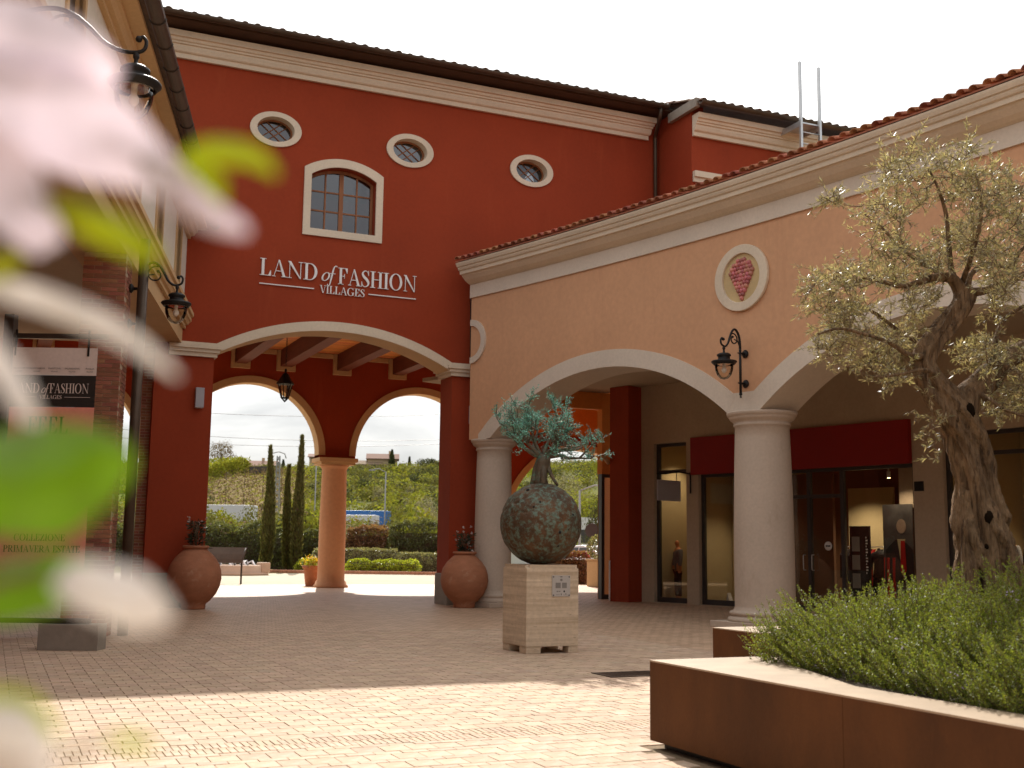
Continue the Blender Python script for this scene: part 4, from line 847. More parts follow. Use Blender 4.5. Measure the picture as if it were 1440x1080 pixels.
# mannequins: one skinned surface each
def figure(name, J, edges, R_, m, parent, sub=1, local=True):
    me = bpy.data.meshes.new(name); me.from_pydata(J, edges, []); o = bpy.data.objects.new(name, me); COL.objects.link(o)
    md = o.modifiers.new('skin', 'SKIN'); o.modifiers.new('sub', 'SUBSURF').levels = sub
    if not me.skin_vertices: pass
    for i, r in enumerate(R_): me.skin_vertices[0].data[i].radius = r if hasattr(r, '__len__') else (r, r)
    me.skin_vertices[0].data[0].use_root = True
    dg = bpy.context.evaluated_depsgraph_get(); m2 = bpy.data.meshes.new_from_object(o.evaluated_get(dg)); m2.name = name
    bpy.data.objects.remove(o); bpy.data.meshes.remove(me)
    for p in m2.polygons: p.use_smooth = True
    m2.materials.clear()
    return link(name, m2, parent, [m])
def mannequin(loc, rz, label, mtop, mleg, mskin, h=1.8, headless=False):
    t = thing('mannequin', loc, label, 'mannequin', rz=rz); k = h/1.8
    body = [(0, 0, .98), (0, 0, 1.15), (0, .01, 1.32), (0, 0, 1.46), (0, 0, 1.54), (0, .02, 1.60), (0, .03, 1.66), (0, .02, 1.75),
            (.19, 0, 1.44), (.25, .01, 1.18), (.27, .06, .94), (-.19, 0, 1.44), (-.25, .01, 1.18), (-.27, .06, .94),
            (.10, 0, .90), (.11, .01, .52), (.12, -.01, .10), (.12, .10, .04), (-.10, 0, .90), (-.11, .01, .52), (-.12, -.01, .10), (-.12, .10, .04)]
    ed = [(0, 1), (1, 2), (2, 3), (3, 4), (4, 5), (5, 6), (6, 7), (3, 8), (8, 9), (9, 10), (3, 11), (11, 12), (12, 13), (0, 14), (14, 15), (15, 16), (16, 17), (0, 18), (18, 19), (19, 20), (20, 21)]
    rr = [(.15, .10), (.135, .095), (.165, .105), (.12, .085), .05, .06, .085, .05, .065, .048, .035, .065, .048, .035, .085, .06, .042, .04, .085, .06, .042, .04]
    if headless:
        body = [p for i, p in enumerate(body)]; rr = list(rr); rr[5], rr[6], rr[7] = .045, .04, .035; body[5] = (0, 0, 1.57); body[6] = (0, 0, 1.59); body[7] = (0, 0, 1.61)
    figure('body', [(x*k, y*k, z*k) for x, y, z in body], ed, [tuple(v*k for v in r) if hasattr(r, '__len__') else r*k for r in rr], mskin, t)
    top = [(0, 0, .84), (0, 0, 1.12), (0, .01, 1.32), (0, 0, 1.45), (.19, 0, 1.44), (.25, .01, 1.18), (.265, .05, 1.0), (-.19, 0, 1.44), (-.25, .01, 1.18), (-.265, .05, 1.0)]
    figure('jacket', [(x*k, y*k, z*k) for x, y, z in top], [(0, 1), (1, 2), (2, 3), (3, 4), (4, 5), (5, 6), (3, 7), (7, 8), (8, 9)], [tuple(v*k for v in r) for r in ((.165, .12), (.150, .11), (.185, .125), (.135, .10), (.085, .085), (.07, .07), (.06, .06), (.085, .085), (.07, .07), (.06, .06))], mtop, t)
    leg = [(0, 0, .93), (.085, 0, .84), (.11, .01, .52), (.12, -.01, .14), (-.085, 0, .84), (-.11, .01, .52), (-.12, -.01, .14)]
    figure('trousers', [(x*k, y*k, z*k) for x, y, z in leg], [(0, 1), (1, 2), (2, 3), (0, 4), (4, 5), (5, 6)], [tuple(v*k for v in r) for r in ((.125, .10), (.095, .10), (.082, .085), (.072, .075), (.095, .10), (.082, .085), (.072, .075))], mleg, t)
    return t
def shoplight(s, n, z, e):
    d = bpy.data.lights.new('shop_spot_and_fill_light', 'SPOT'); d.energy = e; d.color = (1.0, 0.80, 0.58); d.spot_size = rad(120); d.spot_blend = 0.8; d.shadow_soft_size = 0.05
    o = bpy.data.objects.new('shop_spot_and_fill_light', d); COL.objects.link(o); o.location = TP(s, n, z)
for q in ((1.6, 6.9, 4.3, 50), (3.6, 6.8, 3.24, 40), (7.05, 7.6, 3.28, 90), (7.45, 9.5, 3.1, 160), (4.6, 9.6, 3.6, 160), (8.0, 6.35, 3.3, 40), (11, 7.2, 4.0, 260), (13.5, 7.2, 4.0, 200)): shoplight(*q)  # several stand at no visible lamp, added to brighten the displays
a = PANG(2)
mannequin(TP(1.22, 6.75, 0.021), a + rad(60), 'mannequin in grey top and dark trousers standing in for a reflected passer-by in the narrow shop window', m_greycl, m_cloth_blk, m_org, 1.78)  # figure added in place of a passer-by reflected in the glass
mannequin(TP(6.95, 7.25, 0.021), a + rad(90), 'headless black suit form behind the display board', m_cloth_blk, m_cloth_blk, m_cloth_blk, 1.75, True)
mannequin(TP(10.36, 6.85, 0.3), a + rad(90), 'small mannequin with an orange face and striped shirt beside the olive trunk', m_stripe, m_navy, m_org, 1.65)
mannequin(TP(10.80, 7.15, 0.25), a + rad(90), 'mannequin in a navy coat in the right hand shop window', m_navy, m_navy, m_cloth_blk, 1.85, True)
t = thing('display_box', TP(3.25, 6.8, .101), 'small dark box on the display floor of the shop window', 'box'); mb = MB(); mb.cbox(TP(3.55, 6.8, .101), .28, .28, .42, a); mb.build('box', m_cloth_blk, t, bevel=.01); mb = MB(); mb.cbox(TP(3.55, 6.8, .522), .26, .24, .02, a); mb.build('lid', m_gutter, t)
t = thing('price_card', TP(2.95, 6.7, .101), 'small white folded card on the display floor of the shop window', 'card'); mb = MB(); mb.prism([(-.09, 0), (.09, 0), (.0, .24)], lambda p, z: TP(2.95+p*0.6, 6.62, z+.102), lambda p, z: TP(2.95+p, 6.75, z+.102)); mb.build('card', m_white, t)
# ------------------------------------------------------------------ left building with brick pillars
LB = thing('brick_pillar_building', (2.5, 22, 0), 'white walled building on brick pillars with a tan cornice at the left', 'building')
def lbox(mb, s0, s1, n0, n1, z0, z1, m=0): mb.box(s0, s1, n0, n1, z0, z1, m, TL)
mb = MB()
strip_wall(mb, -24, 0.62, 6.98, 9.02, [(-9.0, -8.1, lambda s: 7.25, lambda s: 8.75), (-5.8, -4.9, lambda s: 7.25, lambda s: 8.75), (-14.5, -13.6, lambda s: 7.25, lambda s: 8.75), (-2.4, -1.5, lambda s: 7.25, lambda s: 8.75)], 0.0, 0.5, TL, 4.0)
mb.build('wall', [m_whitew, m_tan], LB)
for s in (-9.0, -5.8, -14.5, -2.4):
    f = bpy.data.objects.new('window', None); COL.objects.link(f); f.parent = LB; ORG[f.name] = ORG[LB.name]
    mb = MB(); lbox(mb, s+.01, s+.45, 0.10, 0.16, 7.26, 8.74); lbox(mb, s+.455, s+.89, 0.10, 0.16, 7.26, 8.74); mb.build('shutter', m_gutter, f)
    mb = MB(); lbox(mb, s-.12, s, -0.03, 0.05, 7.13, 8.87); lbox(mb, s+.9, s+1.02, -0.03, 0.05, 7.13, 8.87); lbox(mb, s+.001, s+.899, -0.03, 0.05, 8.76, 8.87); lbox(mb, s+.001, s+.899, -0.05, 0.05, 7.13, 7.24); mb.build('surround', m_tan, f)
def lsweep(name, prof_, m, s0=-24, s1=0.62):
    mb = MB(); mb.sweep(prof_, [(lambda n, z: TL(s0, n, z)), (lambda n, z: TL(s1, n, z))], closed=True); return mb.build(name, m, LB)
lsweep('lintel', [(0.0, 6.22), (0.9, 6.22), (0.9, 6.58), (0.0, 6.58)], m_tan)
lsweep('string_course', [(0.02, 6.582), (-0.07, 6.582), (-0.07, 6.66), (-0.12, 6.68), (-0.16, 6.74), (-0.19, 6.76), (-0.19, 6.86), (-0.24, 6.88), (-0.24, 6.975), (0.02, 6.975)], m_tan)
lsweep('eave_moulding', [(0.02, 9.022), (-0.08, 8.80), (-0.08, 8.86), (-0.15, 8.88), (-0.20, 8.96), (-0.24, 8.98), (-0.24, 9.04), (-0.45, 9.06), (-0.45, 9.14), (0.02, 9.14)][1:] + [(0.02, 8.80)], m_tan)
mb = MB(); lbox(mb, 0.12, 0.60, -0.05, -0.002, 6.98, 8.79); mb.build('corner_strip', m_tan, LB)
mb = MB(); lbox(mb, -24, 0.62, 0.9, 4.4, 6.3, 6.4); mb.build('porch_ceiling', m_beige, LB)
mb = MB(); lbox(mb, -24, -1.2, 4.2, 4.5, 0, 6.3); mb.build('inner_wall', m_red, LB)
mb = MB(); mb.sweep([(-0.62, 9.16), (5.0, 10.9), (5.0, 10.96), (-0.62, 9.22)], [(lambda n, z: TL(-24, n, z)), (lambda n, z: TL(0.7, n, z))], closed=True); mb.build('roof', m_tile2, LB)
o2 = (math.cos(LA), -math.sin(LA))
pa, pb = TL(-24, -0.62, 9.24), TL(0.55, -0.62, 9.24)
gutter([(pa, o2), (pb, o2)], 0.12).build('gutter', m_gutter, LB)
for k in range(26):
    s = -22 + k*0.88; mb = MB(); q = [TL(s, -0.62 - 0.125*math.cos(aa), 9.24 + 0.125*math.sin(aa)) for aa in lin(-0.1, -math.pi+0.1, 10)]; mb.tube(q, 0.012, 5); mb.build('gutter_bracket', m_dark, LB)
pipe(LB, bend([TL(0.50, -0.62, 9.12), TL(0.50, -0.58, 8.9), TL(0.40, -0.13, 8.62), TL(0.40, -0.13, 7.05), TL(0.40, -0.36, 6.80), TL(0.40, -0.36, 6.55), TL(0.30, -0.12, 6.25), TL(0.30, -0.12, 0.0)], r=0.14), 0.085, m_dark)
pipe(LB, [TL(-8.55, -0.22, 6.57), TL(-8.55, -0.22, 0.0)], 0.085, m_gutter)
pipe(LB, bend([TL(-17.6, -0.62, 9.10), TL(-17.6, -0.45, 8.75), TL(-17.6, -0.10, 8.5), TL(-17.6, -0.10, 6.98)], r=0.15), 0.08, m_dark)
def brick_pillar(s0, wn, ws, nvis):
    core = MB(); lbox(core, s0+.006, s0+ws-.006, .006, wn-.006, 0, 6.215); core.build('pillar_core', m_mortar, LB)
    H_ = 0.0705; nz_ = int(6.2/H_); meshes = {}; R3 = Matrix.Rotation(-LA, 4, 'Z')
    items = []
    for k in range(nz_):
        z = k*H_ + 0.005; u = 0.0; first = True
        seq = [0.25]*4; off = 0.125 if k % 2 else 0.25
        edges = [0.0]; x = off
        while x < wn - 0.07: edges.append(x); x += 0.25
        edges.append(wn)
        for a, b in zip(edges, edges[1:]): items.append((a, b, z))
    G = []
    keep = [it for it in items if it[2] > 0.4] if len(items) > 300 else items
    keep = keep[:300]
    for (a, b, z) in items:
        w2 = b - a - 0.010; corner = a == 0.0
        dep = 0.115 if not corner else (0.25 if abs(b-0.125) < 1e-3 else 0.115)
        key = (round(w2, 3), round(dep, 3))
        base = TL(s0 - 0.006, (a+b)/2, z)
        if (a, b, z) in keep:
            if key not in meshes:
                mb = MB(); mb.box(-w2/2, w2/2, 0, dep-0.010, 0, H_-0.011); o = mb.build('brick', m_brick, LB, local=True); meshes[key] = o.data
            else: o = link('brick', meshes[key], LB)
            # local x runs along -n, local y along +s
            o.matrix_basis = Matrix.Translation(Vector(base) - ORG[LB.name] + Vector((rnd.gauss(0, .0015), rnd.gauss(0, .002), 0))) @ R3
        else:
            mb = MB(); lbox(mb, s0-.006, s0+dep-.016, (a+b)/2-w2/2, (a+b)/2+w2/2, z, z+H_-.011); G.append(mb)
    mb = MB()
    for k in range(nz_):
        z = k*H_ + 0.005; x = s0 + (0.25 if k % 2 else 0.115)
        while x < s0 + ws - .03:
            e = min(x+0.25, s0+ws); lbox(mb, x, e-.010, -.006, .10, z, z+H_-.011); x += 0.25
    for g in G:
        i0 = len(mb.v); mb.v += g.v; mb.f += [[i+i0 for i in f] for f in g.f]; mb.m += g.m; mb.sm += g.sm
    o = mb.build('side_bricks', m_brick, LB); o['kind'] = 'stuff'
brick_pillar(-8.95, 0.68, 0.62, 300)
brick_pillar(-0.05, 0.86, 0.66, 300)
# shop front between the pillars, at the far left
mb = MB(); lbox(mb, -16, -9.2, 3.9, 4.19, 3.2, 4.3); mb.build('fascia_board', m_cloth_blk, LB)
mb = MB(); lbox(mb, -14.5, -9.6, 3.85, 3.89, 4.35, 5.2) ; mb.build('wood_panel', m_plank, LB)

# ------------------------------------------------------------------ banner stand
BA = Vector((0.14, 18.0, 0)); BBp = Vector((1.24, 17.51, 0)); bd = (BBp-BA).normalized(); bn_ = Vector((bd.y, -bd.x, 0))
def TT(x, d, z): p = BA + bd*x + bn_*d; return (p.x, p.y, z)
t = thing('banner_stand', TT(0.75, 0, 0), 'tall banner stand with a LAND of FASHION VILLAGES poster in front of the brick pillar', 'banner stand')
def tbox(mb, x0, x1, d0, d1, z0, z1): mb.box(x0, x1, d0, d1, z0, z1, 0, TT)
mb = MB(); tbox(mb, -0.16, 0.0 - 0.02, -0.14, 0.02, 0.0, 4.75); mb.build('post', m_dark, t, bevel=.006)
mb = MB(); tbox(mb, -0.019, 1.34, -0.05, -0.01, 4.40, 4.47); mb.build('top_rail', m_dark, t)
mb = MB(); tbox(mb, -1.6, 1.34, -0.07, 0.0, 0.36, 0.43); mb.build('bottom_rail', m_dark, t)
mb = MB(); tbox(mb, 0.66, 1.5, -0.25, 0.09, 0.0, 0.355); mb.build('base', m_plinth, t, bevel=.006)
for x in (0.03, 1.08): mb = MB(); tbox(mb, x-.013, x+.013, -.008, 0.012, 4.14, 4.52); mb.build('hanging_clip', m_black, t)
m_bw = mat('banner_pale', (0.64, 0.55, 0.51), 0.7, 0.03, 1); m_bk = mat('banner_black', (0.022, 0.018, 0.016), 0.6, 0.05, 1); m_bp = mat('banner_pink', (0.70, 0.255, 0.205), 0.7, 0.04, 1); m_bt = mat('banner_text', (0.028, 0.018, 0.016), 0.7, 0.02, 1)
def cloth(name, z0, z1, m):
    mb = MB(); mb.sweep([(-0.004, 0), (0.0, 0), (0.0, 1), (-0.004, 1)], [(lambda n, q, x=x, z0=z0, z1=z1: TT(x, n + 0.006*math.sin(x*3+1), z0 + (z1-z0)*q)) for x in lin(0.0, 1.21, 12)], closed=True); return mb.build(name, m, t)
cloth('header', 3.86, 4.26, m_bw); cloth('title_band', 3.40, 3.859, m_bk); cloth('poster', 0.95, 3.399, m_bp)
TB2 = lambda x, d, z: TT(x, 0.009 + d, z)
for q in words([('LAND', 0.03, 3.60, .14, .42), ('of', .435, 3.60, .135, .55), ('FASHION', .56, 3.60, .14, 1.12), ('VILLAGES', .42, 3.515, .055, .74)], TB2, m_bw, t, 'title_letter', 0, .002): pass
mb = MB(); tbox(mb, .05, .38, .009, .011, 3.54, 3.545); tbox(mb, .78, 1.15, .009, .011, 3.54, 3.545); mb.build('rule', m_bw, t)
words([('FEEL', .28, 3.02, .24, .86), ('LIKE', .28, 2.70, .24, .86), ('COLLEZIONE', .20, 1.50, .095, .92), ('PRIMAVERA', .06, 1.34, .095, .72), ('ESTATE', .76, 1.34, .095, 1.14)], TB2, m_bt, t, 'poster_letter', 0, .002)
def sans(txt, x, z, size, m, T, parent, name='small_print', align='CENTER'):
    cu = bpy.data.curves.new(name, 'FONT'); cu.body = txt; cu.size = size; cu.align_x = align; cu.resolution_u = 2; o = bpy.data.objects.new(name, cu); COL.objects.link(o)
    me = bpy.data.meshes.new_from_object(o.evaluated_get(bpy.context.evaluated_depsgraph_get())); bpy.data.objects.remove(o); bpy.data.curves.remove(cu)
    for v in me.vertices: v.co = Vector(T(x + v.co.x, 0.0, z + v.co.y)) - ORG[parent.name]
    me.name = name; me.materials.clear(); return link(name, me, parent, [m])
for k, nme in enumerate(('FRANCIACORTA', 'VALDICHIANA', 'MANTOVA', 'PALMANOVA', 'PUGLIA')):
    x = 0.08 + k*0.255; sans(nme, x+.02, 3.945, 0.036, m_bt, lambda a, d, z: TT(a, .010, z), t); sans('VILLAGE', x+.02, 3.905, 0.026, m_bt, lambda a, d, z: TT(a, .010, z), t)

# ------------------------------------------------------------------ wall lanterns
def lantern(loc, rz, reach, label):
    t = thing('wall_lantern', loc, label, 'lantern', 'black scroll bracket lanterns', rz=rz)
    for z in (0.30, -0.30):
        mb = MB(); mb.v = []; mb.lathe([(0.001, 0), (0.075, 0), (0.085, .02), (0.05, .05), (0.03, .06)], (0, 0, 0), 16); Q = Matrix.Rotation(rad(90), 4, 'Y'); mb.v = [Q @ v + Vector((0, 0, z)) for v in mb.v]
        mb.tube([(0.05, 0, z), (.23, 0, z)], [.028, .012], 8); mb.build('wall_fixing', m_black, t, local=True)
    x0 = 0.16; xm = (x0+reach)*0.5
    mb = MB(); mb.tube([(x0, 0, -.50), (x0, 0, .40)], .026, 10); mb.sphere((x0, 0, -.52), .034, 8); mb.sphere((x0, 0, -.575), .022, 8); mb.build('pipe', m_black, t, local=True)
    P = [(x0, .40), (x0+.01, .55), (x0+.05, .68), (x0+(reach-x0)*.30, .765), (x0+(reach-x0)*.48, .72), (x0+(reach-x0)*.62, .60), (x0+(reach-x0)*.74, .47), (x0+(reach-x0)*.88, .40), (reach, .395), (reach+.07, .43), (reach+.085, .51), (reach+.05, .555), (reach+.015, .53)]
    Q = []
    for i in range(len(P)-1):
        p0, p1, p2, p3 = [Vector(P[max(0, min(len(P)-1, j))]) for j in (i-1, i, i+1, i+2)]
        for k in range(4):
            u = k/4; v = 0.5*((2*p1)+(-p0+p2)*u+(2*p0-5*p1+4*p2-p3)*u*u+(-p0+3*p1-3*p2+p3)*u**3); Q.append((v.x, 0, v.y))
    Q.append((P[-1][0], 0, P[-1][1])); n = len(Q)
    mb = MB(); mb.tube(Q, [.026 - .010*k/n for k in range(n)], 8); mb.sphere(Q[-1], .034, 8); mb.build('bracket', m_black, t, local=True)
    c = (x0+(reach-x0)*.40, .56); mb = MB(); R0 = min(.15, (reach-x0)*.26); sp_ = [(c[0] + R0*(1-.55*u)*math.cos(a), 0, c[1] + R0*(1-.55*u)*math.sin(a)) for u, a in zip(lin(0, 1, 26), lin(rad(60), rad(420), 26))]
    mb.tube(sp_, .014, 6); mb.sphere(sp_[-1], .028, 8); mb.tube([(x0+.02, 0, .44), (x0+.07, 0, .54), (c[0]-.02, 0, .56)], .012, 6); mb.build('scroll', m_black, t, local=True)
    mb = MB(); mb.lathe([(.014, .40), (.03, .37), (.03, .34), (.018, .32), (.022, .26), (.10, .25), (.135, .225), (.14, .20), (.115, .18), (.12, .13), (.16, .115), (.235, .10), (.25, .085), (.25, .07), (.215, .035), (.205, .02), (.19, .025), (.18, .05)], (reach, 0, 0), 32); mb.build('cap', m_black, t, local=True)
    mb = MB(); mb.lathe([(.178, .02), (.182, -.02), (.170, -.10), (.135, -.19), (.075, -.25), (.02, -.268), (.001, -.27)], (reach, 0, 0), 28); mb.build('glass', m_lglass, t, local=True)
    mb = MB(); mb.lathe([(.001, .02), (.03, .02), (.03, -.03), (.05, -.06), (.05, -.10), (.02, -.14), (.001, -.145)], (reach, 0, 0), 14); mb.build('bulb', m_white, t, local=True)
    mb = MB(); mb.lathe([(.176, .022), (.172, .02), (.172, .045), (.176, .045)], (reach, 0, 0), 28); mb.build('reflector', m_white, t, local=True)
    return t
lantern(TP(9.1, 0.0, 5.06), PANG(9.1) + math.pi, 0.62, 'black scroll lantern on the peach wall over the thick column')
lantern(TL(-8.55, -0.02, 5.42), -LA, 0.76, 'black scroll lantern on the nearest brick pillar')
lantern(TL(-17.45, 0.0, 5.74), -LA, 1.30, 'big black scroll lantern under the gutter, highest and nearest of the three lanterns')
# grey box lights on the red pillars
for i, (x, z, lab) in enumerate([(4.36, 4.93, 'grey box light on the left red pillar above the bigger pot'), (11.42, 4.93, 'grey box light on the right red pillar beside the thin pale column')]):
    t = thing('box_light', (x, Y0, z), lab, 'wall light'); mb = MB(); mb.box(x-.10, x+.10, Y0-.14, Y0-.002, z-.24, z+.24); mb.build('case', m_lampgrey, t, bevel=.008); mb = MB(); mb.box(x-.07, x+.07, Y0-.12, Y0-.03, z-.247, z-.2405); mb.build('lens', m_white, t)
# hanging lantern in the archway
def hanging():
    D = 33.0; c = at(401, 545, D); top = 8.33; t = thing('hanging_lantern', (c.x, c.y, top), 'black iron lantern hanging on a chain under the timber ceiling', 'lantern')
    zc = c.z; s = 0.33
    n = int((top-(zc+.62))/0.075)
    mb = MB()
    for k in range(n):
        z = top - .03 - k*0.075; a = (k % 2)*math.pi/2
        mb.tube([(c.x + .02*math.cos(q)*math.cos(a), c.y + .02*math.cos(q)*math.sin(a), z + .045*math.sin(q)) for q in lin(0, 2*math.pi, 10)], .007, 5, cap=False)
    mb.build('chain', m_black, t)
    mb = MB(); mb.lathe([(.02, .55), (.04, .50), (.03, .44), (.09, .38), (.19, .20), (.26, .12), (.26, .09), (.08, .09)], (c.x, c.y, zc), 6, smooth=False); mb.build('hood', m_black, t)
    mb = MB()
    for k in range(6):
        a = k*math.pi/3; mb.tube([(c.x+.21*math.cos(a), c.y+.21*math.sin(a), zc+.088), (c.x+.11*math.cos(a), c.y+.11*math.sin(a), zc-.30)], .014, 5)
        a2 = a+math.pi/3; mb.tube([(c.x+.11*math.cos(a), c.y+.11*math.sin(a), zc-.30), (c.x+.11*math.cos(a2), c.y+.11*math.sin(a2), zc-.30)], .014, 5); mb.tube([(c.x+.11*math.cos(a), c.y+.11*math.sin(a), zc-.30), (c.x, c.y, zc-.42)], .012, 5)
    mb.build('cage', m_black, t)
    for k in range(6):
        a, a2 = k*math.pi/3, (k+1)*math.pi/3; mb = MB(); mb.poly([(c.x+.20*math.cos(a), c.y+.20*math.sin(a), zc+.075), (c.x+.20*math.cos(a2), c.y+.20*math.sin(a2), zc+.075), (c.x+.108*math.cos(a2), c.y+.108*math.sin(a2), zc-.29), (c.x+.108*math.cos(a), c.y+.108*math.sin(a), zc-.29)]); mb.build('pane', m_lglass, t)
hanging()
# security camera on the dark red shop pillar
t = thing('security_camera', TP(-0.12, 5.5, 4.0), 'small brass coloured security camera on the red shop pillar', 'camera')
c = Vector(TP(-0.14, 5.55, 4.0)); mb = MB(); mb.tube([c + Vector((0.05, 0, 0)), c + Vector((-0.12, -.02, -.03))], .02, 8); mb.build('arm', m_dark, t); mb = MB(); mb.tube([c + Vector((-.10, .0, -.05)), c + Vector((-.34, -.14, .10))], .062, 12); mb.build('case', m_tan, t)
# projecting blank shop sign
t = thing('hanging_shop_sign', TP(2.3, 6.0, 3.5), 'blank grey panel hanging from an iron bracket beside the narrow shop window', 'sign')
mb = MB(); mb.tube([TP(2.28, 5.99, 3.55), TP(2.28, 5.45, 3.60), TP(2.28, 5.0, 3.52), TP(2.28, 4.62, 3.50)], .022, 8); mb.tube([TP(2.28, 5.97, 3.60), TP(2.28, 5.97, 3.02)], .022, 8); mb.build('bracket', m_black, t)
mb = MB(); mb.sweep([(4.62, 2.78), (5.55, 2.78), (5.55, 3.34), (4.62, 3.34)], [(lambda n, z: TP(2.265, n, z)), (lambda n, z: TP(2.295, n, z))], closed=True); mb.build('panel', m_lampgrey, t, bevel=.004)
mb = MB(); mb.tube([TP(2.28, 4.75, 3.50), TP(2.28, 4.75, 3.33)], .01, 6); mb.tube([TP(2.28, 5.4, 3.58), TP(2.28, 5.4, 3.33)], .01, 6); mb.build('hanger', m_black, t)
# roof access ladder
LX, LY = 20.35, 25.25
t = thing('roof_ladder', (LX, LY, 10.2), 'silver roof access ladder with a small landing against the white sky', 'ladder')
lw = 0.33
pL = at(1152, 215, 1); 
for sx in (-lw, lw): mb = MB(); mb.box(LX+sx-.035, LX+sx+.035, LY-.04, LY+.04, 10.2, 15.15 + (0.05 if sx < 0 else 0)); mb.build('rail', m_alu, t)
for k in range(9): mb = MB(); mb.tube([(LX-lw+.036, LY, 10.5+k*.33), (LX+lw-.036, LY, 10.5+k*.33)], .018, 8); mb.build('rung', m_alu, t)
mb = MB(); mb.box(LX-lw-.03, LX+lw+.03, LY+.045, LY+.9, 13.42, 13.46); mb.box(LX-lw-.03, LX-lw+.0, LY+.045, LY+.9, 13.30, 13.419); mb.box(LX+lw, LX+lw+.03, LY+.045, LY+.9, 13.30, 13.419); mb.build('landing', m_alu, t)

# ------------------------------------------------------------------ terracotta jars and their plants
def jar(loc, R_, hgt, label):
    t = thing('terracotta_jar', loc, label, 'pot', 'big round terracotta jars by the arch'); k = R_; z = hgt
    rr_ = random.Random(int(R_*1000)); ph = [rr_.uniform(0, 6.28) for _ in range(3)]
    rf = lambda a, zz: 1 + .008*math.sin(2*a+ph[0]) + .006*math.sin(3*a+ph[1]+zz*3) + .0025*math.sin(zz*60)
    prof_ = [(.001, .0), (.44*k, 0), (.45*k, .03*z), (.46*k, .08*z), (.62*k, .14*z), (.82*k, .24*z), (.95*k, .36*z), (1.0*k, .48*z), (.975*k, .60*z), (.89*k, .71*z), (.74*k, .81*z), (.56*k, .885*z), (.455*k, .925*z), (.425*k, .945*z)]
    mb = MB(); mb.lathe(prof_, loc, 48, rf=rf); mb.build('body', m_terra, t)
    mb = MB(); mb.lathe([(.425*k, .945*z), (.47*k, .955*z), (.50*k, .972*z), (.495*k, .99*z), (.46*k, 1.0*z), (.42*k, .995*z), (.40*k, .97*z), (.40*k, .93*z)], loc, 40); mb.build('rim', m_terra, t)
    mb = MB(); mb.lathe([(.40*k, .94*z), (.2*k, .95*z), (.001, .95*z)], loc, 24); mb.build('soil', m_soil, t)
    return t
jl = spot(276, 26.95); jr = spot(654, 29.15)
jar(tuple(jl), .605, 1.44, 'larger terracotta jar at the foot of the left red pillar'); jar(tuple(jr), .60, 1.37, 'terracotta jar by the thin pale column, right of the archway')
m_darkleaf = leafmat('dark_succulent_leaf', (0.035, 0.045, 0.022), .15, .3, .5); m_wpet = leafmat('white_flower_petal', (0.62, 0.58, 0.55), .4, .15, .6, (1.1, 1.1, 1.1))
def jarplant(c, z0, label, h=.62):
    t = thing('potted_plant', (c.x, c.y, z0), label, 'plant', 'plants in the terracotta jars'); n = 420
    P = []; Dv = []
    for k in range(n):
        a = NR.uniform(0, 6.28); u = NR.uniform(0, 1); r = .05 + .12*abs(NR.normal())*.7
        P.append((c.x + r*math.cos(a), c.y + r*math.sin(a), z0 + u*h)); Dv.append((math.cos(a), math.sin(a), NR.uniform(-.3, .9)))
    V, F = leaf_geo(P, Dv, NR.uniform(.06, .14, n), .03); raw('foliage', V, F, m_darkleaf, t)
    P = []; Dv = []
    for k in range(16):
        a = NR.uniform(0, 6.28); r = NR.uniform(.08, .30); z = z0 + NR.uniform(.02, .75)
        for j in range(7): P.append((c.x + r*math.cos(a), c.y + r*math.sin(a), z)); Dv.append(tuple(NR.normal(size=3)))
    V, F = leaf_geo(P, Dv, .045, .03); raw('blossom', V, F, m_wpet, t)
    mb = MB()
    for k in range(7):
        a = NR.uniform(0, 6.28); mb.tube([(c.x, c.y, z0), (c.x+.06*math.cos(a), c.y+.06*math.sin(a), z0+h*.5), (c.x+.10*math.cos(a), c.y+.10*math.sin(a), z0+h)], .012, 5)
    mb.build('stem', m_twig, t)
jarplant(jl, 1.44*.95, 'dark upright plant with white blossoms in the left jar'); jarplant(jr, 1.37*.95, 'sparse dark plant with white blossoms in the right jar', .5)

# ------------------------------------------------------------------ pedestal and bronze sculpture
PXa, PYa, PS, PH = 7.04, 15.21, 0.83, 1.25
t = thing('stone_pedestal', (PXa+PS/2, PYa+PS/2, 0), 'pale travertine pedestal with a grey plate, under the bronze globe', 'pedestal')
mb = MB(); c_ = .07
mb.box(PXa, PXa+PS, PYa, PYa+PS, .10, PH); o = mb.build('block', m_trav, t)
bm = bmesh.new(); bm.from_mesh(o.data); bm.normal_update()
ev = [e for e in bm.edges if abs((e.verts[0].co-e.verts[1].co).z) < 1e-4 and e.verts[0].co.z > 1.2]; 
bmesh.ops.bevel(bm, geom=[v for v in bm.verts if v.co.z > 1.2], offset=.05, segments=2, affect='VERTICES'); bmesh.ops.subdivide_edges(bm, edges=bm.edges, cuts=1)
bm.to_mesh(o.data); bm.free()
for (x, y, wx, wy) in ((0, 0, .24, .24), (PS-.16, 0, .16, .2), (0, PS-.24, .2, .24), (PS-.2, PS-.2, .2, .2)):
    mb = MB(); mb.box(PXa+x+.004, PXa+x+wx-.004, PYa+y+.004, PYa+y+wy-.004, 0, .099); mb.build('foot_block', m_trav, t, bevel=.008)
pz0, pz1, px0, px1 = .80, 1.10, PXa+.40, PXa+.69
mb = MB(); mb.box(px0, px1, PYa-.016, PYa-.003, pz0, pz1); mb.build('plaque', m_plate, t, bevel=.003)
for (x, z) in ((px0+.02, pz0+.02), (px1-.02, pz0+.02), (px0+.02, pz1-.02), (px1-.02, pz1-.02)):
    mb = MB(); mb.tube([(x, PYa-.0165, z), (x, PYa-.022, z)], .009, 8); mb.build('screw', m_black, t)
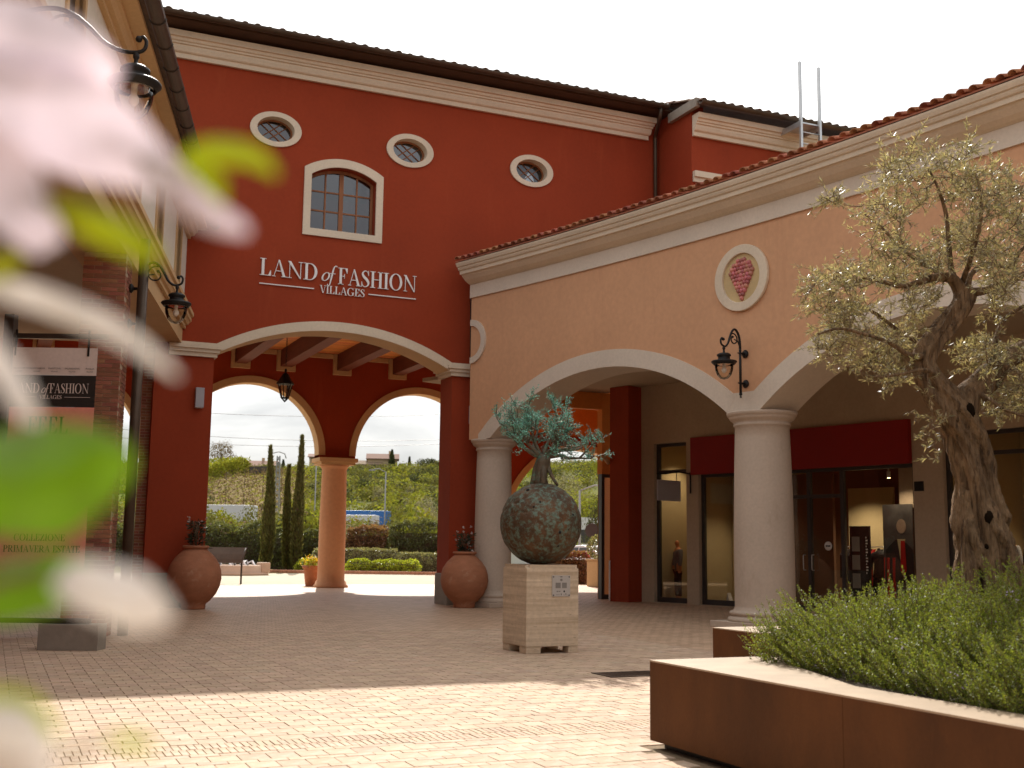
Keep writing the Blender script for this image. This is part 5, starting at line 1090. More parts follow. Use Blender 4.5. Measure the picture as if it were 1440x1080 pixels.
def plq(poly, m=m_plate2):
    mb = MB(); mb.prism([(px0+a*(px1-px0), pz0+b*(pz1-pz0)) for a, b in poly], lambda x, z: (x, PYa-.0163, z), lambda x, z: (x, PYa-.0185, z)); mb.build('engraved_mark', m, t)
plq(_rect(.18, .40, .46, .66)); plq(_rect(.54, .40, .80, .66)); plq(_rect(.44, .92, .56, .95), m_black); plq([(p[0], p[1]) for p in ell(.50, .79, .07, .06, 12)]); plq([(p[0], p[1]) for p in ell(.66, .25, .045, .045, 10)], m_black); plq([(.66, .19), (.70, .23), (.62, .23)], m_black)
plq(_rect(.24, .22, .34, .27)); plq(_rect(.37, .22, .45, .27)); plq(_rect(.48, .06, .51, .15), m_black); plq(_rect(.72, .11, .78, .14), m_black); plq(_rect(.20, .08, .40, .10)); plq(_rect(.60, .07, .84, .085))
SC = Vector((7.45, 15.62, 1.25+.595)); SR = .605
t = thing('bronze_tree_sculpture', (SC.x, SC.y, 1.25), 'bronze globe with green patina and a little bronze olive tree on top', 'sculpture')

bm = bmesh.new(); bmesh.ops.create_icosphere(bm, subdivisions=6, radius=1.0)
for v in bm.verts:
    d = v.co.normalized(); q = d*3.0
    h = .012*mnoise.fractal(q*1.3, 1.0, 2.0, 5) - .022*max(0, .12 - abs(mnoise.noise(Vector((d.x*2.2+d.z*1.5, d.y*2.2, d.z*4.2 - d.x*1.2))+Vector((4, 2, 1)))))/.12
    h += .006*mnoise.noise(q*9)
    v.co = d*(SR*(1+h))
me = bpy.data.meshes.new('globe'); bm.to_mesh(me); bm.free(); me.polygons.foreach_set('use_smooth', [True]*len(me.polygons))
for v in me.vertices: v.co += SC - ORG[t.name]
link('globe', me, t, [m_bronze])
vdir = Vector((-SC.x, -SC.y, EYE-SC.z)).normalized(); rt_ = Vector((0, 0, 1)).cross(vdir).normalized(); upv = vdir.cross(rt_)
mb = MB()
for (a, b, r) in ((-.02, .52, .016), (-.17, .40, .016), (.46, -.20, .024), (.78, .22, .018), (.66, -.13, .012), (-.32, .80, .03), (.42, -.52, .02)):
    d = (rt_*a + upv*b + vdir*math.sqrt(max(0, 1-a*a-b*b))).normalized(); mb.sphere(SC + d*SR*.992, r, 8)
mb.build('pit_shade', m_black, t)  # black beads put the shade of small holes into the colour
tb = SC + Vector((0, 0, SR*.97))
def wob(p, a): return Vector(p) + Vector((rnd.gauss(0, a), rnd.gauss(0, a), rnd.gauss(0, a)))
R2 = rt_; mb = MB()
def sp(u, v, d=0): return tb + R2*u + Vector((0, 0, v)) + Vector((vdir.x, vdir.y, 0))*d
mb.tube([sp(-.01, -.06), sp(-.01, .08), sp(0, .22), sp(.03, .34), sp(.05, .44)], [.135, .10, .10, .115, .085], 14)
mb.tube([sp(-.14, -.05, .02), sp(-.11, .08, .02), sp(-.07, .24), sp(-.03, .36)], [.035, .04, .05, .05], 8)
mb.tube([sp(.25, -.03, .05), sp(.19, .06, .05), sp(.12, .20, .03), sp(.06, .36)], [.02, .024, .035, .05], 8)
mb.tube([sp(.03, -.05, .12), sp(.03, .10, .10), sp(.03, .3, .05)], [.05, .04, .05], 8)
for v in mb.v: v += Vector(mnoise.noise_vector(v*7))*.012
mb.build('trunk', m_bark_b, t)
mb = MB(); LP = []; LD = []
def grow(p, d, r, ln, lev):
    n = 5; pts = [p]; q = p.copy(); dd = d.copy()
    for k in range(n):
        dd = (dd + Vector((rnd.gauss(0, .20), rnd.gauss(0, .20), rnd.gauss(.05, .16)))).normalized(); q = q + dd*ln/n; pts.append(q.copy())
    mb.tube(pts, [r*(1-.55*k/n) for k in range(n+1)], 6 if lev < 2 else 4)
    if lev >= 2:
        for k in range(1, n+1):
            for j in range(3): LP.append(tuple(pts[k] + Vector((rnd.gauss(0, .012), rnd.gauss(0, .012), rnd.gauss(0, .012))))); LD.append((dd.x+rnd.gauss(0, .7), dd.y+rnd.gauss(0, .7), dd.z+rnd.gauss(0.1, .7)))
    if lev < 3:
        for k in range(4 if lev else 3):
            i = rnd.choice([2, 3, 4, 5]); nd_ = (dd + Vector((rnd.gauss(0, .65), rnd.gauss(0, .65), rnd.gauss(.05, .42)))).normalized(); grow(pts[i], nd_, r*.52, ln*.62, lev+1)
top = sp(.03, .40)
for (u, v, d, ln) in ((-.98, .46, .1, .64), (-.9, .70, -.3, .60), (-.5, .9, .2, .52), (.1, 1.1, -.2, .38), (.65, .8, .25, .60), (.98, .46, -.15, .66), (.98, .30, .25, .58), (-.98, .30, -.2, .50), (.5, .85, -.5, .52), (-.6, .8, .5, .5), (.85, .62, .4, .6)):
    grow(top + R2*u*.04, (R2*u + Vector((0, 0, v)) + Vector((vdir.x, vdir.y, 0))*d).normalized(), .036, ln, 0)
o = mb.build('branches', m_bark_b, t)
V, F = leaf_geo(LP, LD, NR.uniform(.022, .042, len(LP)), .0115); raw('leaves', V, F, m_patina, t)

# ------------------------------------------------------------------ planters
def planter(x0, x1, y0, y1, label):
    t = thing('steel_planter', ((x0+x1)/2, (y0+y1)/2, 0), label, 'planter', 'rusted steel planters'); h = .65
    mb = MB(); mb.box(x0+.08, x1-.08, y0+.08, y1-.08, 0, .05); mb.build('foot', m_black, t)
    n = max(1, int((y1-y0)/2.2))
    for k in range(n):
        a, b = y0 + (y1-y0)*k/n, y0 + (y1-y0)*(k+1)/n; mb = MB(); mb.box(x0, x0+.012, a+.002, b-.002, .052, h-.013); mb.build('side_plate', m_corten, t)
    mb = MB(); mb.box(x0+.013, x1, y1-.012, y1, .052, h-.013); mb.build('end_plate', m_corten, t)
    mb = MB(); mb.box(x1-.012, x1, y0, y1-.013, .052, h-.013); mb.build('side_plate', m_corten, t)
    mb = MB(); w_ = .38; mb.box(x0-.002, x0+w_, y0, y1+.002, h-.012, h); mb.build('rim', m_rim, t)
    big = x0 < 6; P_ = [(x0+w_+.001, y1+.002), (x1, y1+.002), (x1, y1-w_), (x0+.95, y1-w_), (x0+w_+.001, y1-1.9)] if big else [(x0+w_+.001, y1+.002), (x1, y1+.002), (x1, y1-w_), (x0+w_+.001, y1-w_)]
    mb = MB(); mb.prism(P_, lambda x, y: (x, y, h-.0125), lambda x, y: (x, y, h-.0005)); mb.build('rim', m_rim, t)
    mb = MB(); mb.box(x0+w_+.002, x1-.013, y0, y1-w_-.002, .3, h-.02); mb.build('soil', m_soil, t)
planter(4.72, 11.4, -1.0, 7.92, 'large rusted steel planter in the right foreground'); planter(7.36, 12.2, 8.3, 11.0, 'smaller rusted steel planter behind the large one')
# rosemary filling the planter
t = thing('rosemary', (7.5, 4.5, .6), 'dense green rosemary with a few lilac flowers filling the rusted planter', 'shrub')
def rosemary(x0, x1, y0, y1, parent, hmax, n, dens=34, flowers=260):
    P = []; D = []; Lh = []; FP = []; FD = []; ST = []
    for k in range(n):
        # more sprigs near the seen edges
        x = x0 + (x1-x0)*NR.uniform()**1.7; y = y1 - (y1-y0)*NR.uniform()**1.25
        xe = x0 + max(0.0, y - 5.0)*.15 if y1 > 7 and x0 < 6 else x0
        if x < xe: continue
        e = min(1.0, min(x-xe, y1-y)/1.1); mound = .12 + .88*math.sqrt(max(0, e*(2-e)))
        mound *= .80 + .34*mnoise.noise(Vector((x*1.1, y*1.1, 3.0))) + .12*mnoise.noise(Vector((x*3, y*3, 1)))
        zt = .60 + hmax*mound*NR.uniform(.30, 1.0); ln = NR.uniform(.22, .44)
        out = Vector((-(1-min(1, (x-xe)/.8))*.9, (1-min(1, (y1-y)/.8))*.9, 0))
        d0 = Vector((NR.normal()*.45, NR.normal()*.45, .85)) + out; d0.normalize(); d1 = (d0 + Vector((NR.normal()*.2, NR.normal()*.2, .35))).normalized()
        b = Vector((x, y, zt)) - d0*ln*.5; m = int(dens*ln/.3)
        us_ = (np.arange(m)+NR.uniform(size=m))/m
        pos = np.array(b)[None] + np.outer(us_*ln*.6, np.array(d0)) + np.outer((us_**2)*ln*.4, np.array(d1))
        u1 = np.array(d0.orthogonal().normalized()); u2 = np.cross(np.array(d0), u1); an = NR.uniform(0, 6.28, m)
        rd = np.cos(an)[:, None]*u1 + np.sin(an)[:, None]*u2; dirs = rd + np.array(d1)*NR.uniform(.25, .9, m)[:, None]
        P.append(pos); D.append(dirs); Lh.append(NR.uniform(.019, .030, m)*(1.2-.6*us_))
        ST.append((b, b + d0*ln*.6, b + d0*ln*.6 + d1*ln*.4))
    P = np.concatenate(P); D = np.concatenate(D); Lh = np.concatenate(Lh); V, F = leaf_geo(P, D, Lh, .0086)
    raw('foliage', V, F, m_rosem, parent)
    A = np.array([[tuple(q) for q in s_] for s_ in ST]); G = []
    w_ = np.array([.003, 0, 0]); V = np.stack([A[:, 0]-w_, A[:, 0]+w_, A[:, 1]+w_*.8, A[:, 1]-w_*.8, A[:, 2]+w_*.3, A[:, 2]-w_*.3], 1).reshape(-1, 3)
    i = np.arange(len(A))*6; F = np.concatenate([np.stack([i, i+1, i+2, i+3], 1), np.stack([i+3, i+2, i+4, i+5], 1)]); raw('stems', V, F, m_twig, parent)
    for c in range(flowers//6):
        s_ = A[NR.integers(len(A))]
        if s_[2][2] < .75: continue
        for j in range(14): FP.append(s_[1] + (s_[2]-s_[1])*NR.uniform() + NR.normal(size=3)*.012); FD.append(NR.normal(size=3))
    V, F = leaf_geo(FP, FD, .016, .012); raw('blossom', V, F, m_lilac, parent)
rosemary(5.10, 10.2, 1.8, 7.74, t, .74, 7600, 76)
t = thing('rosemary', (9.5, 9.5, .6), 'low green rosemary in the smaller planter behind', 'shrub'); rosemary(7.95, 11.8, 8.3, 10.45, t, .34, 700, 24, 60)
# ------------------------------------------------------------------ old olive tree in the planter
OD = 9.7
OT = thing('olive_tree', tuple(at(1398, 905, OD)), 'old gnarled olive tree with a twisted trunk growing out of the rosemary planter', 'tree')
K_ = OD/FPX
def opt(px, py, dD=0.0): return at(px, py, OD + dD)
def gnarl(pts, parent, name, amp=.12, seg=26, rings=7, seed=0.0):
    """limb with ridged twisted surface; pts (px, py, dD, width px)"""
    C = [opt(p[0], p[1], p[2]) for p in pts]; R_ = [p[3]*K_/2 for p in pts]; Q = []; RR = []
    for i in range(len(C)-1):
        p0, p1, p2, p3 = C[max(i-1, 0)], C[i], C[i+1], C[min(i+2, len(C)-1)]
        for k in range(rings):
            u = k/rings; Q.append(0.5*((2*p1)+(-p0+p2)*u+(2*p0-5*p1+4*p2-p3)*u*u+(-p0+3*p1-3*p2+p3)*u**3)); RR.append(R_[i]*(1-u)+R_[i+1]*u)
    Q.append(C[-1]); RR.append(R_[-1]); mb = MB(); mb.tube(Q, RR, seg); n = len(Q)
    L_ = 0.0
    for k in range(n):
        if k: L_ += (Q[k]-Q[k-1]).length
        for j in range(seg):
            a = 2*math.pi*j/seg + L_*1.1; v = mb.v[k*seg+j]; d = v - Q[k]
            rg = abs(math.sin(a*2.5+seed+.8*mnoise.noise(Vector((L_*1.6, seed, 0)))))**.6 - .65; h = 1 + amp*(rg*.9 + (.35*abs(mnoise.noise(Vector((math.cos(a)*7, math.sin(a)*7, L_*2.0+seed)))) - .12 if amp > .2 else 0) + .8*mnoise.noise(Vector((math.cos(a)*1.6, math.sin(a)*1.6, L_*2.2+seed))) + .45*mnoise.noise(Vector((math.cos(a)*4, math.sin(a)*4, L_*6+seed))))
            if amp > .1: h += .10*max(0, mnoise.noise(Vector((math.cos(a)*2, math.sin(a)*2, L_*3.1+9)))-.15)*3
            mb.v[k*seg+j] = Q[k] + d*h
    return mb.build(name, m_bark, parent), Q
TR_PTS = [(1402, 935, 0, 120), (1399, 870, 0, 100), (1394, 812, 0, 78), (1384, 770, 0, 68), (1374, 731, 0, 66), (1370, 680, .02, 58), (1362, 635, .0, 52), (1346, 592, -.03, 52), (1322, 556, -.05, 46), (1304, 528, -.06, 36), (1299, 507, -.06, 28), (1312, 482, -.05, 27), (1334, 454, 0, 29), (1353, 430, .03, 30), (1358, 408, .05, 30)]
_, TQ = gnarl(TR_PTS, OT, 'trunk', .36, 84, 16, .3)
_, q2 = gnarl([(1352, 592, .0, 40), (1362, 562, .05, 42), (1384, 538, .08, 38), (1410, 508, .12, 32), (1440, 492, .2, 27), (1475, 470, .25, 20), (1500, 430, .2, 14)], OT, 'limb', .14, 16, 6, 2.0)
gnarl([(1362, 690, -.08, 10), (1359, 745, -.11, 18), (1364, 800, -.15, 22), (1366, 860, -.18, 26), (1366, 930, -.2, 30)], OT, 'root_buttress', .2, 12, 6, 4.0)
gnarl([(1372, 640, -.12, 10), (1384, 720, -.17, 18), (1396, 800, -.2, 22), (1408, 930, -.25, 28)], OT, 'root_buttress', .2, 12, 6, 5.0)
_tv = [OT_ for OT_ in OT.children if OT_.name.startswith('trunk')][0]
_vs = [v.co + ORG[OT.name] for v in _tv.data.vertices]; _pp = [(proj(v), v) for v in _vs]
for (x, y, r_) in ((1372, 578, .055), (1386, 728, .040), (1392, 764, .026)):
    c = min((q for q in _pp if (q[0][0]-x)**2 + (q[0][1]-y)**2 < 60), key=lambda q: q[1].dot(Vector(FWD)), default=None)
    if c is None: continue
    mb = MB(); mb.sphere(c[1] + Vector(FWD)*r_*.72, r_, 12, sz=1.6); mb.build('knot_hole_shade', m_hollow, OT)  # solid dark ball for a hollow, its shade put into the colour
NODES = []
def limb(pts, name='limb'):
    _, q = gnarl(pts, OT, name, .08, 9, 5, pts[0][0]*.1); NODES.extend(q); return q
limb([(1352, 412, .03, 22), (1338, 392, .0, 16), (1315, 390, -.08, 11), (1296, 396, -.12, 9), (1268, 402, -.15, 7), (1240, 396, -.2, 6), (1215, 391, -.2, 5), (1192, 408, -.25, 4)])
limb([(1350, 410, .05, 14), (1338, 380, .1, 9), (1334, 340, .1, 7), (1330, 300, .15, 6), (1318, 262, .1, 4), (1306, 238, .1, 3)])
limb([(1362, 412, .05, 16), (1385, 409, .0, 11), (1410, 400, -.05, 10), (1436, 388, -.1, 9), (1470, 372, -.1, 7), (1500, 350, 0, 5)])
limb([(1360, 410, .08, 12), (1366, 385, .15, 8), (1390, 372, .2, 7), (1420, 374, .25, 6), (1436, 352, .3, 5), (1460, 330, .3, 4)])
limb([(1345, 398, .0, 9), (1300, 372, .3, 6), (1268, 350, .4, 5), (1240, 320, .5, 4), (1215, 300, .5, 3)])
limb([(1352, 400, .1, 9), (1372, 340, -.2, 6), (1380, 290, -.3, 5), (1372, 240, -.3, 3)])
limb([(1306, 500, -.06, 14), (1280, 500, -.2, 8), (1250, 482, -.3, 6), (1215, 470, -.4, 5), (1180, 462, -.45, 4), (1150, 470, -.5, 3)])
limb([(1308, 488, .0, 9), (1270, 470, .3, 6), (1230, 440, .4, 5), (1190, 425, .45, 4), (1160, 440, .4, 3)])
limb([(1318, 530, -.1, 9), (1300, 520, -.3, 6), (1272, 525, -.4, 4), (1245, 530, -.4, 3)])
limb([(1372, 552, .1, 10), (1390, 560, -.2, 6), (1410, 575, -.3, 4), (1440, 585, -.3, 3)])
limb([(1395, 525, .1, 11), (1400, 480, .2, 8), (1412, 450, .3, 6), (1440, 430, .3, 5)])
NODES += q2[8:]
POLY = [(1125, 482), (1122, 432), (1138, 398), (1165, 372), (1182, 335), (1148, 292), (1158, 262), (1212, 278), (1238, 248), (1242, 212), (1272, 194), (1312, 203), (1330, 242), (1344, 200), (1358, 192), (1376, 225), (1410, 232), (1440, 250), (1520, 262), (1545, 470), (1470, 560), (1440, 592), (1385, 592), (1372, 520), (1350, 500), (1330, 545), (1300, 548), (1240, 545), (1190, 512), (1150, 500)]
def inside(x, y):
    c = False; j = len(POLY)-1
    for i in range(len(POLY)):
        xi, yi = POLY[i]; xj, yj = POLY[j]
        if (yi > y) != (yj > y) and x < (xj-xi)*(y-yi)/(yj-yi)+xi: c = not c
        j = i
    return c
T_ = []
while len(T_) < 680:
    x, y = rnd.uniform(1115, 1550), rnd.uniform(190, 600)
    if not inside(x, y): continue
    if mnoise.noise(Vector((x*.014, y*.014, 5.0))) < -.24: continue
    if min((x-q_[0])**2 + (y-q_[1])**2 for q_ in TR_PTS[5:]) < 1100: continue
    ex = max(.15, 1 - ((x-1345)/230)**2*.7 - ((y-390)/210)**2*.7); dd_ = rnd.uniform(-.65, 1.1)*ex; T_.append(opt(x, y, dd_))
for (x, y) in ((1312, 590), (1316, 620), (1318, 645), (1310, 605), (1385, 585), (1400, 580), (1310, 575)): T_.append(opt(x, y, -.3))
cen = opt(1345, 420); T_.sort(key=lambda p: (p-cen).length)
nodes = [tuple(p) for p in NODES]; NA = np.array(nodes); mb = MB(); LP = []; LD = []; LL = []
for p in T_:
    d2 = ((NA - np.array(p))**2).sum(1); b = Vector(NA[int(d2.argmin())]); ln = (p-b).length
    if ln < .03: continue
    mid = b.lerp(p, .5) + Vector((rnd.gauss(0, .06), rnd.gauss(0, .06), rnd.gauss(-.02, .06)))*min(1, ln*2); m2 = b.lerp(p, .25)*.5 + mid*.0 + b.lerp(p, .25)*.5
    k = max(3, int(ln/.07)); pts = [(b*(1-u)**2 + mid*2*u*(1-u) + p*u*u) for u in lin(0, 1, k)]
    r0 = .0045 + .004*min(1.2, ln); mb.tube(pts, [r0*(1-.75*i/k) for i in range(k+1)], 4, cap=False); NA = np.concatenate([NA, np.array([tuple(q) for q in pts[1:]])])
    # a few side shoots, leaves in pairs along them
    shoots = [pts[max(0, len(pts)//3):]]
    for s_ in range(3):
        i = rnd.randrange(1, len(pts)); dv = Vector((rnd.gauss(0, 1), rnd.gauss(0, 1), rnd.gauss(.25, .8))).normalized()*rnd.uniform(.10, .26)
        sp_ = [pts[i], pts[i]+dv*.5+Vector((0, 0, .01)), pts[i]+dv]; mb.tube(sp_, [.003, .002, .001], 3, cap=False); shoots.append(sp_)
    for sh in shoots:
        tot = sum((b_-a_).length for a_, b_ in zip(sh, sh[1:])); m = max(4, int(tot/.0085))
        for q in range(m):
            u = rnd.random()**.8*(len(sh)-1); i = min(len(sh)-2, int(u)); pos = sh[i].lerp(sh[i+1], u-i); ax = (sh[i+1]-sh[i]).normalized()
            dr = ax*.8 + Vector((rnd.gauss(0, .6), rnd.gauss(0, .6), rnd.gauss(0, .6))); LP.append(tuple(pos)); LD.append(tuple(dr)); LL.append(rnd.uniform(.036, .066))
mb.build('twigs', m_twig, OT)
LL = np.array(LL); V, F = leaf_geo(LP, LD, LL, LL*.16); raw('crown', V, F, m_olive, OT)

# ------------------------------------------------------------------ gardens beyond the arches
m_hedge1 = leafmat('glossy_hedge_leaf', (0.125, 0.130, 0.045), .3, .34, .5, spec=.8); m_hedge2 = leafmat('red_tipped_hedge_leaf', (0.23, 0.125, 0.060), .3, .34, .5, spec=.8)
m_lav = leafmat('grey_green_leaf', (0.21, 0.195, 0.10), .35, .6, .3); m_lime = leafmat('lime_leaf', (0.28, 0.31, 0.03), .4, .5, .35); m_cyp = leafmat('cypress_leaf', (0.125, 0.12, 0.034), .3, .6, .4)
m_sh = [leafmat('olive_scrub_leaf', (0.155, 0.145, 0.042), .22, .40, .85, vs=.4, spec=.02), leafmat('fresh_scrub_leaf', (0.225, 0.225, 0.032), .28, .40, .85, vs=.4, spec=.02), leafmat('brown_scrub_leaf', (0.16, 0.115, 0.065), .2, .45, .85, vs=.4, spec=.02), leafmat('dark_scrub_leaf', (0.075, 0.08, 0.034), .18, .45, .85, vs=.4, spec=.02), leafmat('blossom_scrub_leaf', (0.25, 0.225, 0.135), .25, .3, .85, vs=.4, spec=.02)]
m_red_fl = leafmat('red_flower', (0.50, 0.05, 0.045), .3, .5, .35, (1.2, 1, 1)); m_yel = leafmat('yellow_flower', (0.55, 0.38, 0.02), .3, .5, .3)
m_trunk = mat('grey_brown_trunk', (0.13, 0.095, 0.065), .95, .25, 6, .4, 30)
def wcam(px, D): p = at(px, 760, D); return p.x*math.cos(HEAD)-p.y*math.sin(HEAD)
def hedge(p0, p1, depth, hgt, n, lsz, m, label, cat='hedge', name='hedge', group=None, z0=0.0, rough=.18, sparse=.0):
    """p0, p1: (px, D) ends of the near face"""
    A, B = spot(*p0), spot(*p1); c = (A+B)/2; t = thing(name, (c.x, c.y, 0), label, cat, group); d = B-A; L_ = d.length; d.normalize(); nn = Vector((-d.y, d.x, 0))
    if nn.dot(Vector(FWD)) < 0: nn = -nn
    u = NR.uniform(0, L_, n); s_ = NR.uniform(size=n); P = np.zeros((n, 3)); w_ = NR.uniform(0, depth, n); zz = NR.uniform(0, 1, n)**.8
    face = s_ < .62; w_[face] = 0; zz[~face] = 1; 
    nzs = np.array([mnoise.noise(Vector((a*.9, b*.9, zq*2.2 + A.x))) + .5*mnoise.noise(Vector((a*2.6, b*2.6, zq*5))) for a, b, zq in zip(u, w_, zz)])
    endf = np.minimum(1, np.minimum(u, L_-u)/.5 + .55); H_ = z0 + zz*hgt*(1+nzs*rough)*endf; off = nzs*.25*min(1, depth) + .12*NR.normal(size=n)*min(1, depth)
    rnd_top = np.where(face, np.maximum(0, zz-.75)*depth*.9, 0)
    P[:, 0] = A.x + d.x*u + nn.x*(w_-off*face+rnd_top); P[:, 1] = A.y + d.y*u + nn.y*(w_-off*face+rnd_top); P[:, 2] = np.maximum(0.02, H_)
    D = NR.normal(size=(n, 3))*.7 + np.array([-nn.x, -nn.y, .5]); V, F = leaf_geo(P, D, NR.uniform(.7, 1.3, n)*lsz, lsz*.5); raw('foliage', V, F, m, t)
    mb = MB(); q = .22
    mb.box(q, L_-q, q*depth+.05, depth*(1-q*.5), z0, z0+hgt*.84, 0, lambda x, y, z: (A.x+d.x*x+nn.x*y, A.y+d.y*x+nn.y*y, z)); mb.build('light_block_core', m_trunk, t); return t  # solid core added inside the leaves to block light
hedge((120, 71), (386, 69), 1.6, 2.45, 17000, .16, m_hedge1, 'tall dark hedge with pale shining leaf tips behind the cypresses')
hedge((378, 68.6), (486, 68.2), 1.4, 2.2, 7000, .16, m_hedge1, 'piece of tall dark hedge just left of the round column')
hedge((484, 68.2), (545, 68.0), 1.5, 2.45, 5500, .15, m_hedge2, 'reddish brown stretch of hedge right of the round column')
hedge((543, 68.0), (668, 67.5), 1.6, 2.65, 10000, .15, m_hedge1, 'bright tipped green hedge between the reddish one and the right red pillar')
hedge((436, 64.4), (560, 64.2), 1.4, 1.25, 8000, .09, m_lav, 'rounded grey green clipped lavender hedge behind the round column', rough=.1); hedge((556, 64.2), (662, 63.4), 1.3, 1.05, 6500, .09, m_lav, 'lower right end of the grey green lavender hedge', rough=.12)
hedge((486, 62.3), (592, 62.2), .8, .62, 4200, .10, m_lime, 'bright lime green border plants along the terracotta kerb', 'border plants', 'border_plants', rough=.4)
hedge((416, 62.6), (452, 62.5), .7, .60, 1500, .10, m_lime, 'small lime green clump left of the flower pot', 'border plants', 'border_plants', rough=.4)
mb = MB(); m_kerb = mat('terracotta_kerb', (0.40, 0.19, 0.11), .85, .15, 3, .2, 20)
kb = thing('garden_kerb', (18, 61, 0), 'low terracotta kerb edging the planted bed beyond the road', 'kerb')
for k in range(46):
    px = 380 + k*6.2; a, b = spot(px, 61.4 - k*.012), spot(px+6.1, 61.4 - (k+1)*.012); mb = MB(); v = (b-a).normalized(); nn = Vector((-v.y, v.x, 0))
    mb.prism([(0, 0), (.22, 0), (.22, .13), (.19, .16), (.03, .16), (0, .13)], lambda q, z: a + nn*q + Vector((0, 0, z)), lambda q, z: b - v*.01 + nn*q + Vector((0, 0, z))); mb.build('kerb_stone', m_kerb, kb)
def cypress(px, ytop, D, wpx, label):
    b = spot(px, D); wpx *= .84; h = at(px, ytop, D).z; t = thing('cypress_tree', (b.x, b.y, 0), label, 'tree', 'cypresses beyond the arch'); n = 9000; r = wpx*D/FPX/2
    z = NR.uniform(.0, 1, n)**.9; prf = np.where(z < .25, .80+z*.8, np.maximum(.02, 1 - ((z-.25)/.75)**1.35)); a = NR.uniform(0, 6.283, n)
    lump = np.array([1 + .26*mnoise.noise(Vector((math.cos(q)*1.5, math.sin(q)*1.5, zz*h*.9+px))) + .15*mnoise.noise(Vector((math.cos(q)*4, math.sin(q)*4, zz*h*2.5+px))) for q, zz in zip(a, z)]); rr = r*prf*lump*NR.uniform(.72, 1.08, n)
    bend_ = .06*np.sin(z*5+px); P = np.stack([b.x + rr*np.cos(a)+bend_, b.y + rr*np.sin(a), .12 + z*(h-.2)], 1); D_ = np.stack([np.cos(a)*.35+NR.normal(size=n)*.2, np.sin(a)*.35+NR.normal(size=n)*.2, np.ones(n)], 1)
    V, F = leaf_geo(P, D_, NR.uniform(.12, .30, n), .055); raw('crown', V, F, m_cyp, t); mb = MB(); mb.tube([(b.x, b.y, 0), (b.x, b.y, h*.4), (b.x, b.y, h*.93)], [.13, .10, .02], 8); mb.build('trunk', m_trunk, t)
    mb = MB(); mb.tube([(b.x, b.y, .15), (b.x, b.y, h*.25), (b.x, b.y, h*.6), (b.x, b.y, h*.92)], [r*.55, r*.70, r*.48, .03], 10); mb.build('light_block_core', m_trunk, t)  # added core that keeps light from passing through the crown
cypress(376, 628, 65, 19, 'left cypress of the three, standing a little apart'); cypress(403, 655, 66, 13, 'shortest and thinnest cypress, between the two others'); cypress(418, 613, 65.5, 18, 'tallest cypress, nearest the round column')
# flower pot by the column
fp = spot(441, 42.7); t = thing('flower_pot', (fp.x, fp.y, 0), 'small terracotta flower pot with yellow flowers beside the round column', 'pot')
mb = MB(); mb.lathe([(.001, 0), (.24, 0), (.30, .45), (.33, .62), (.37, .63), (.38, .74), (.34, .74), (.32, .66), (.001, .64)], tuple(fp), 20); mb.build('pot', m_terra, t)
t = thing('potted_flowers', (fp.x, fp.y, .66), 'yellow flowers in the small terracotta pot', 'flowers'); n = 500; P = NR.normal(size=(n, 3))*[.17, .17, .08]+[fp.x, fp.y, .82]; V, F = leaf_geo(P, NR.normal(size=(n, 3)), .09, .05); raw('foliage', V[:1000], F[:250], m_lime, t); V, F = leaf_geo(P[250:]+[0, 0, .10], NR.normal(size=(250, 3)), .08, .06); raw('blossom', V, F, m_yel, t)
# info panel on legs
A, B = spot(291, 44.2), spot(344, 43.6); d = (B-A).normalized(); nn = Vector((-d.y, d.x, 0)); L_ = (B-A).length
t = thing('info_panel', ((A.x+B.x)/2, (A.y+B.y)/2, 0), 'dark curved panel on thin legs beyond the left jar', 'panel'); Tp = lambda x, y, z: A + d*x + nn*y + Vector((0, 0, z))
mb = MB(); mb.sweep([(-.20, 1.33), (-.19, 1.35), (-.04, 1.10), (.04, .92), (.08, .78), (.06, .77), (.02, .90), (-.06, 1.08)], [(lambda n, z, x=x: Tp(x, -n, z)) for x in (-.9, L_)], closed=True); mb.build('panel', m_gutter, t)
for x in (-.8, L_-.05): mb = MB(); mb.tube([Tp(x, -.05, 0), Tp(x, -.05, .75), Tp(x, .0, .95), Tp(x, .19, 1.32)], .035, 8); mb.build('leg', m_dark, t)
# fountain with stone edge
fc = spot(318, 57); t = thing('fountain', (fc.x, fc.y, 0), 'low stone edged fountain with white water jets beyond the left jar', 'fountain'); m_stone = mat('pale_fountain_stone', (0.50, 0.36, 0.26), .8, .15, 2, .2, 20); m_water = mat('white_water', (0.75, 0.75, 0.75), .25, .05, 5, spec=.6)
e = spot(372, 57); rx = (e-fc).length
mb = MB(); mb.lathe([(rx*.80, 0), (rx*1.12, 0), (rx*1.12, .10), (rx, .12), (rx, .42), (rx*.98, .46), (rx*.86, .46), (rx*.84, .30), (rx*.80, .30)], tuple(fc), 40); mb.build('basin', m_stone, t)
mb = MB(); mb.lathe([(.001, .30), (rx*.84, .30)], tuple(fc), 32); mb.build('water', m_water, t)
mb = MB(); mb.cbox((e.x, e.y, .1), .5, .5, .50, .3); mb.build('corner_block', m_stone, t, bevel=.04)
for k in range(12):
    a = k*math.pi/6; p0 = fc + Vector((math.cos(a)*rx*.55, math.sin(a)*rx*.55, .3)); mb = MB(); mb.tube([p0, p0+Vector((math.cos(a)*.12, math.sin(a)*.12, .28)), p0+Vector((math.cos(a)*.30, math.sin(a)*.30, .36)), p0+Vector((math.cos(a)*.48, math.sin(a)*.48, .0))], [.03, .035, .045, .07], 6)
    for v in mb.v: v += Vector(mnoise.noise_vector(v*9))*.03
    mb.build('jet', m_water, t)
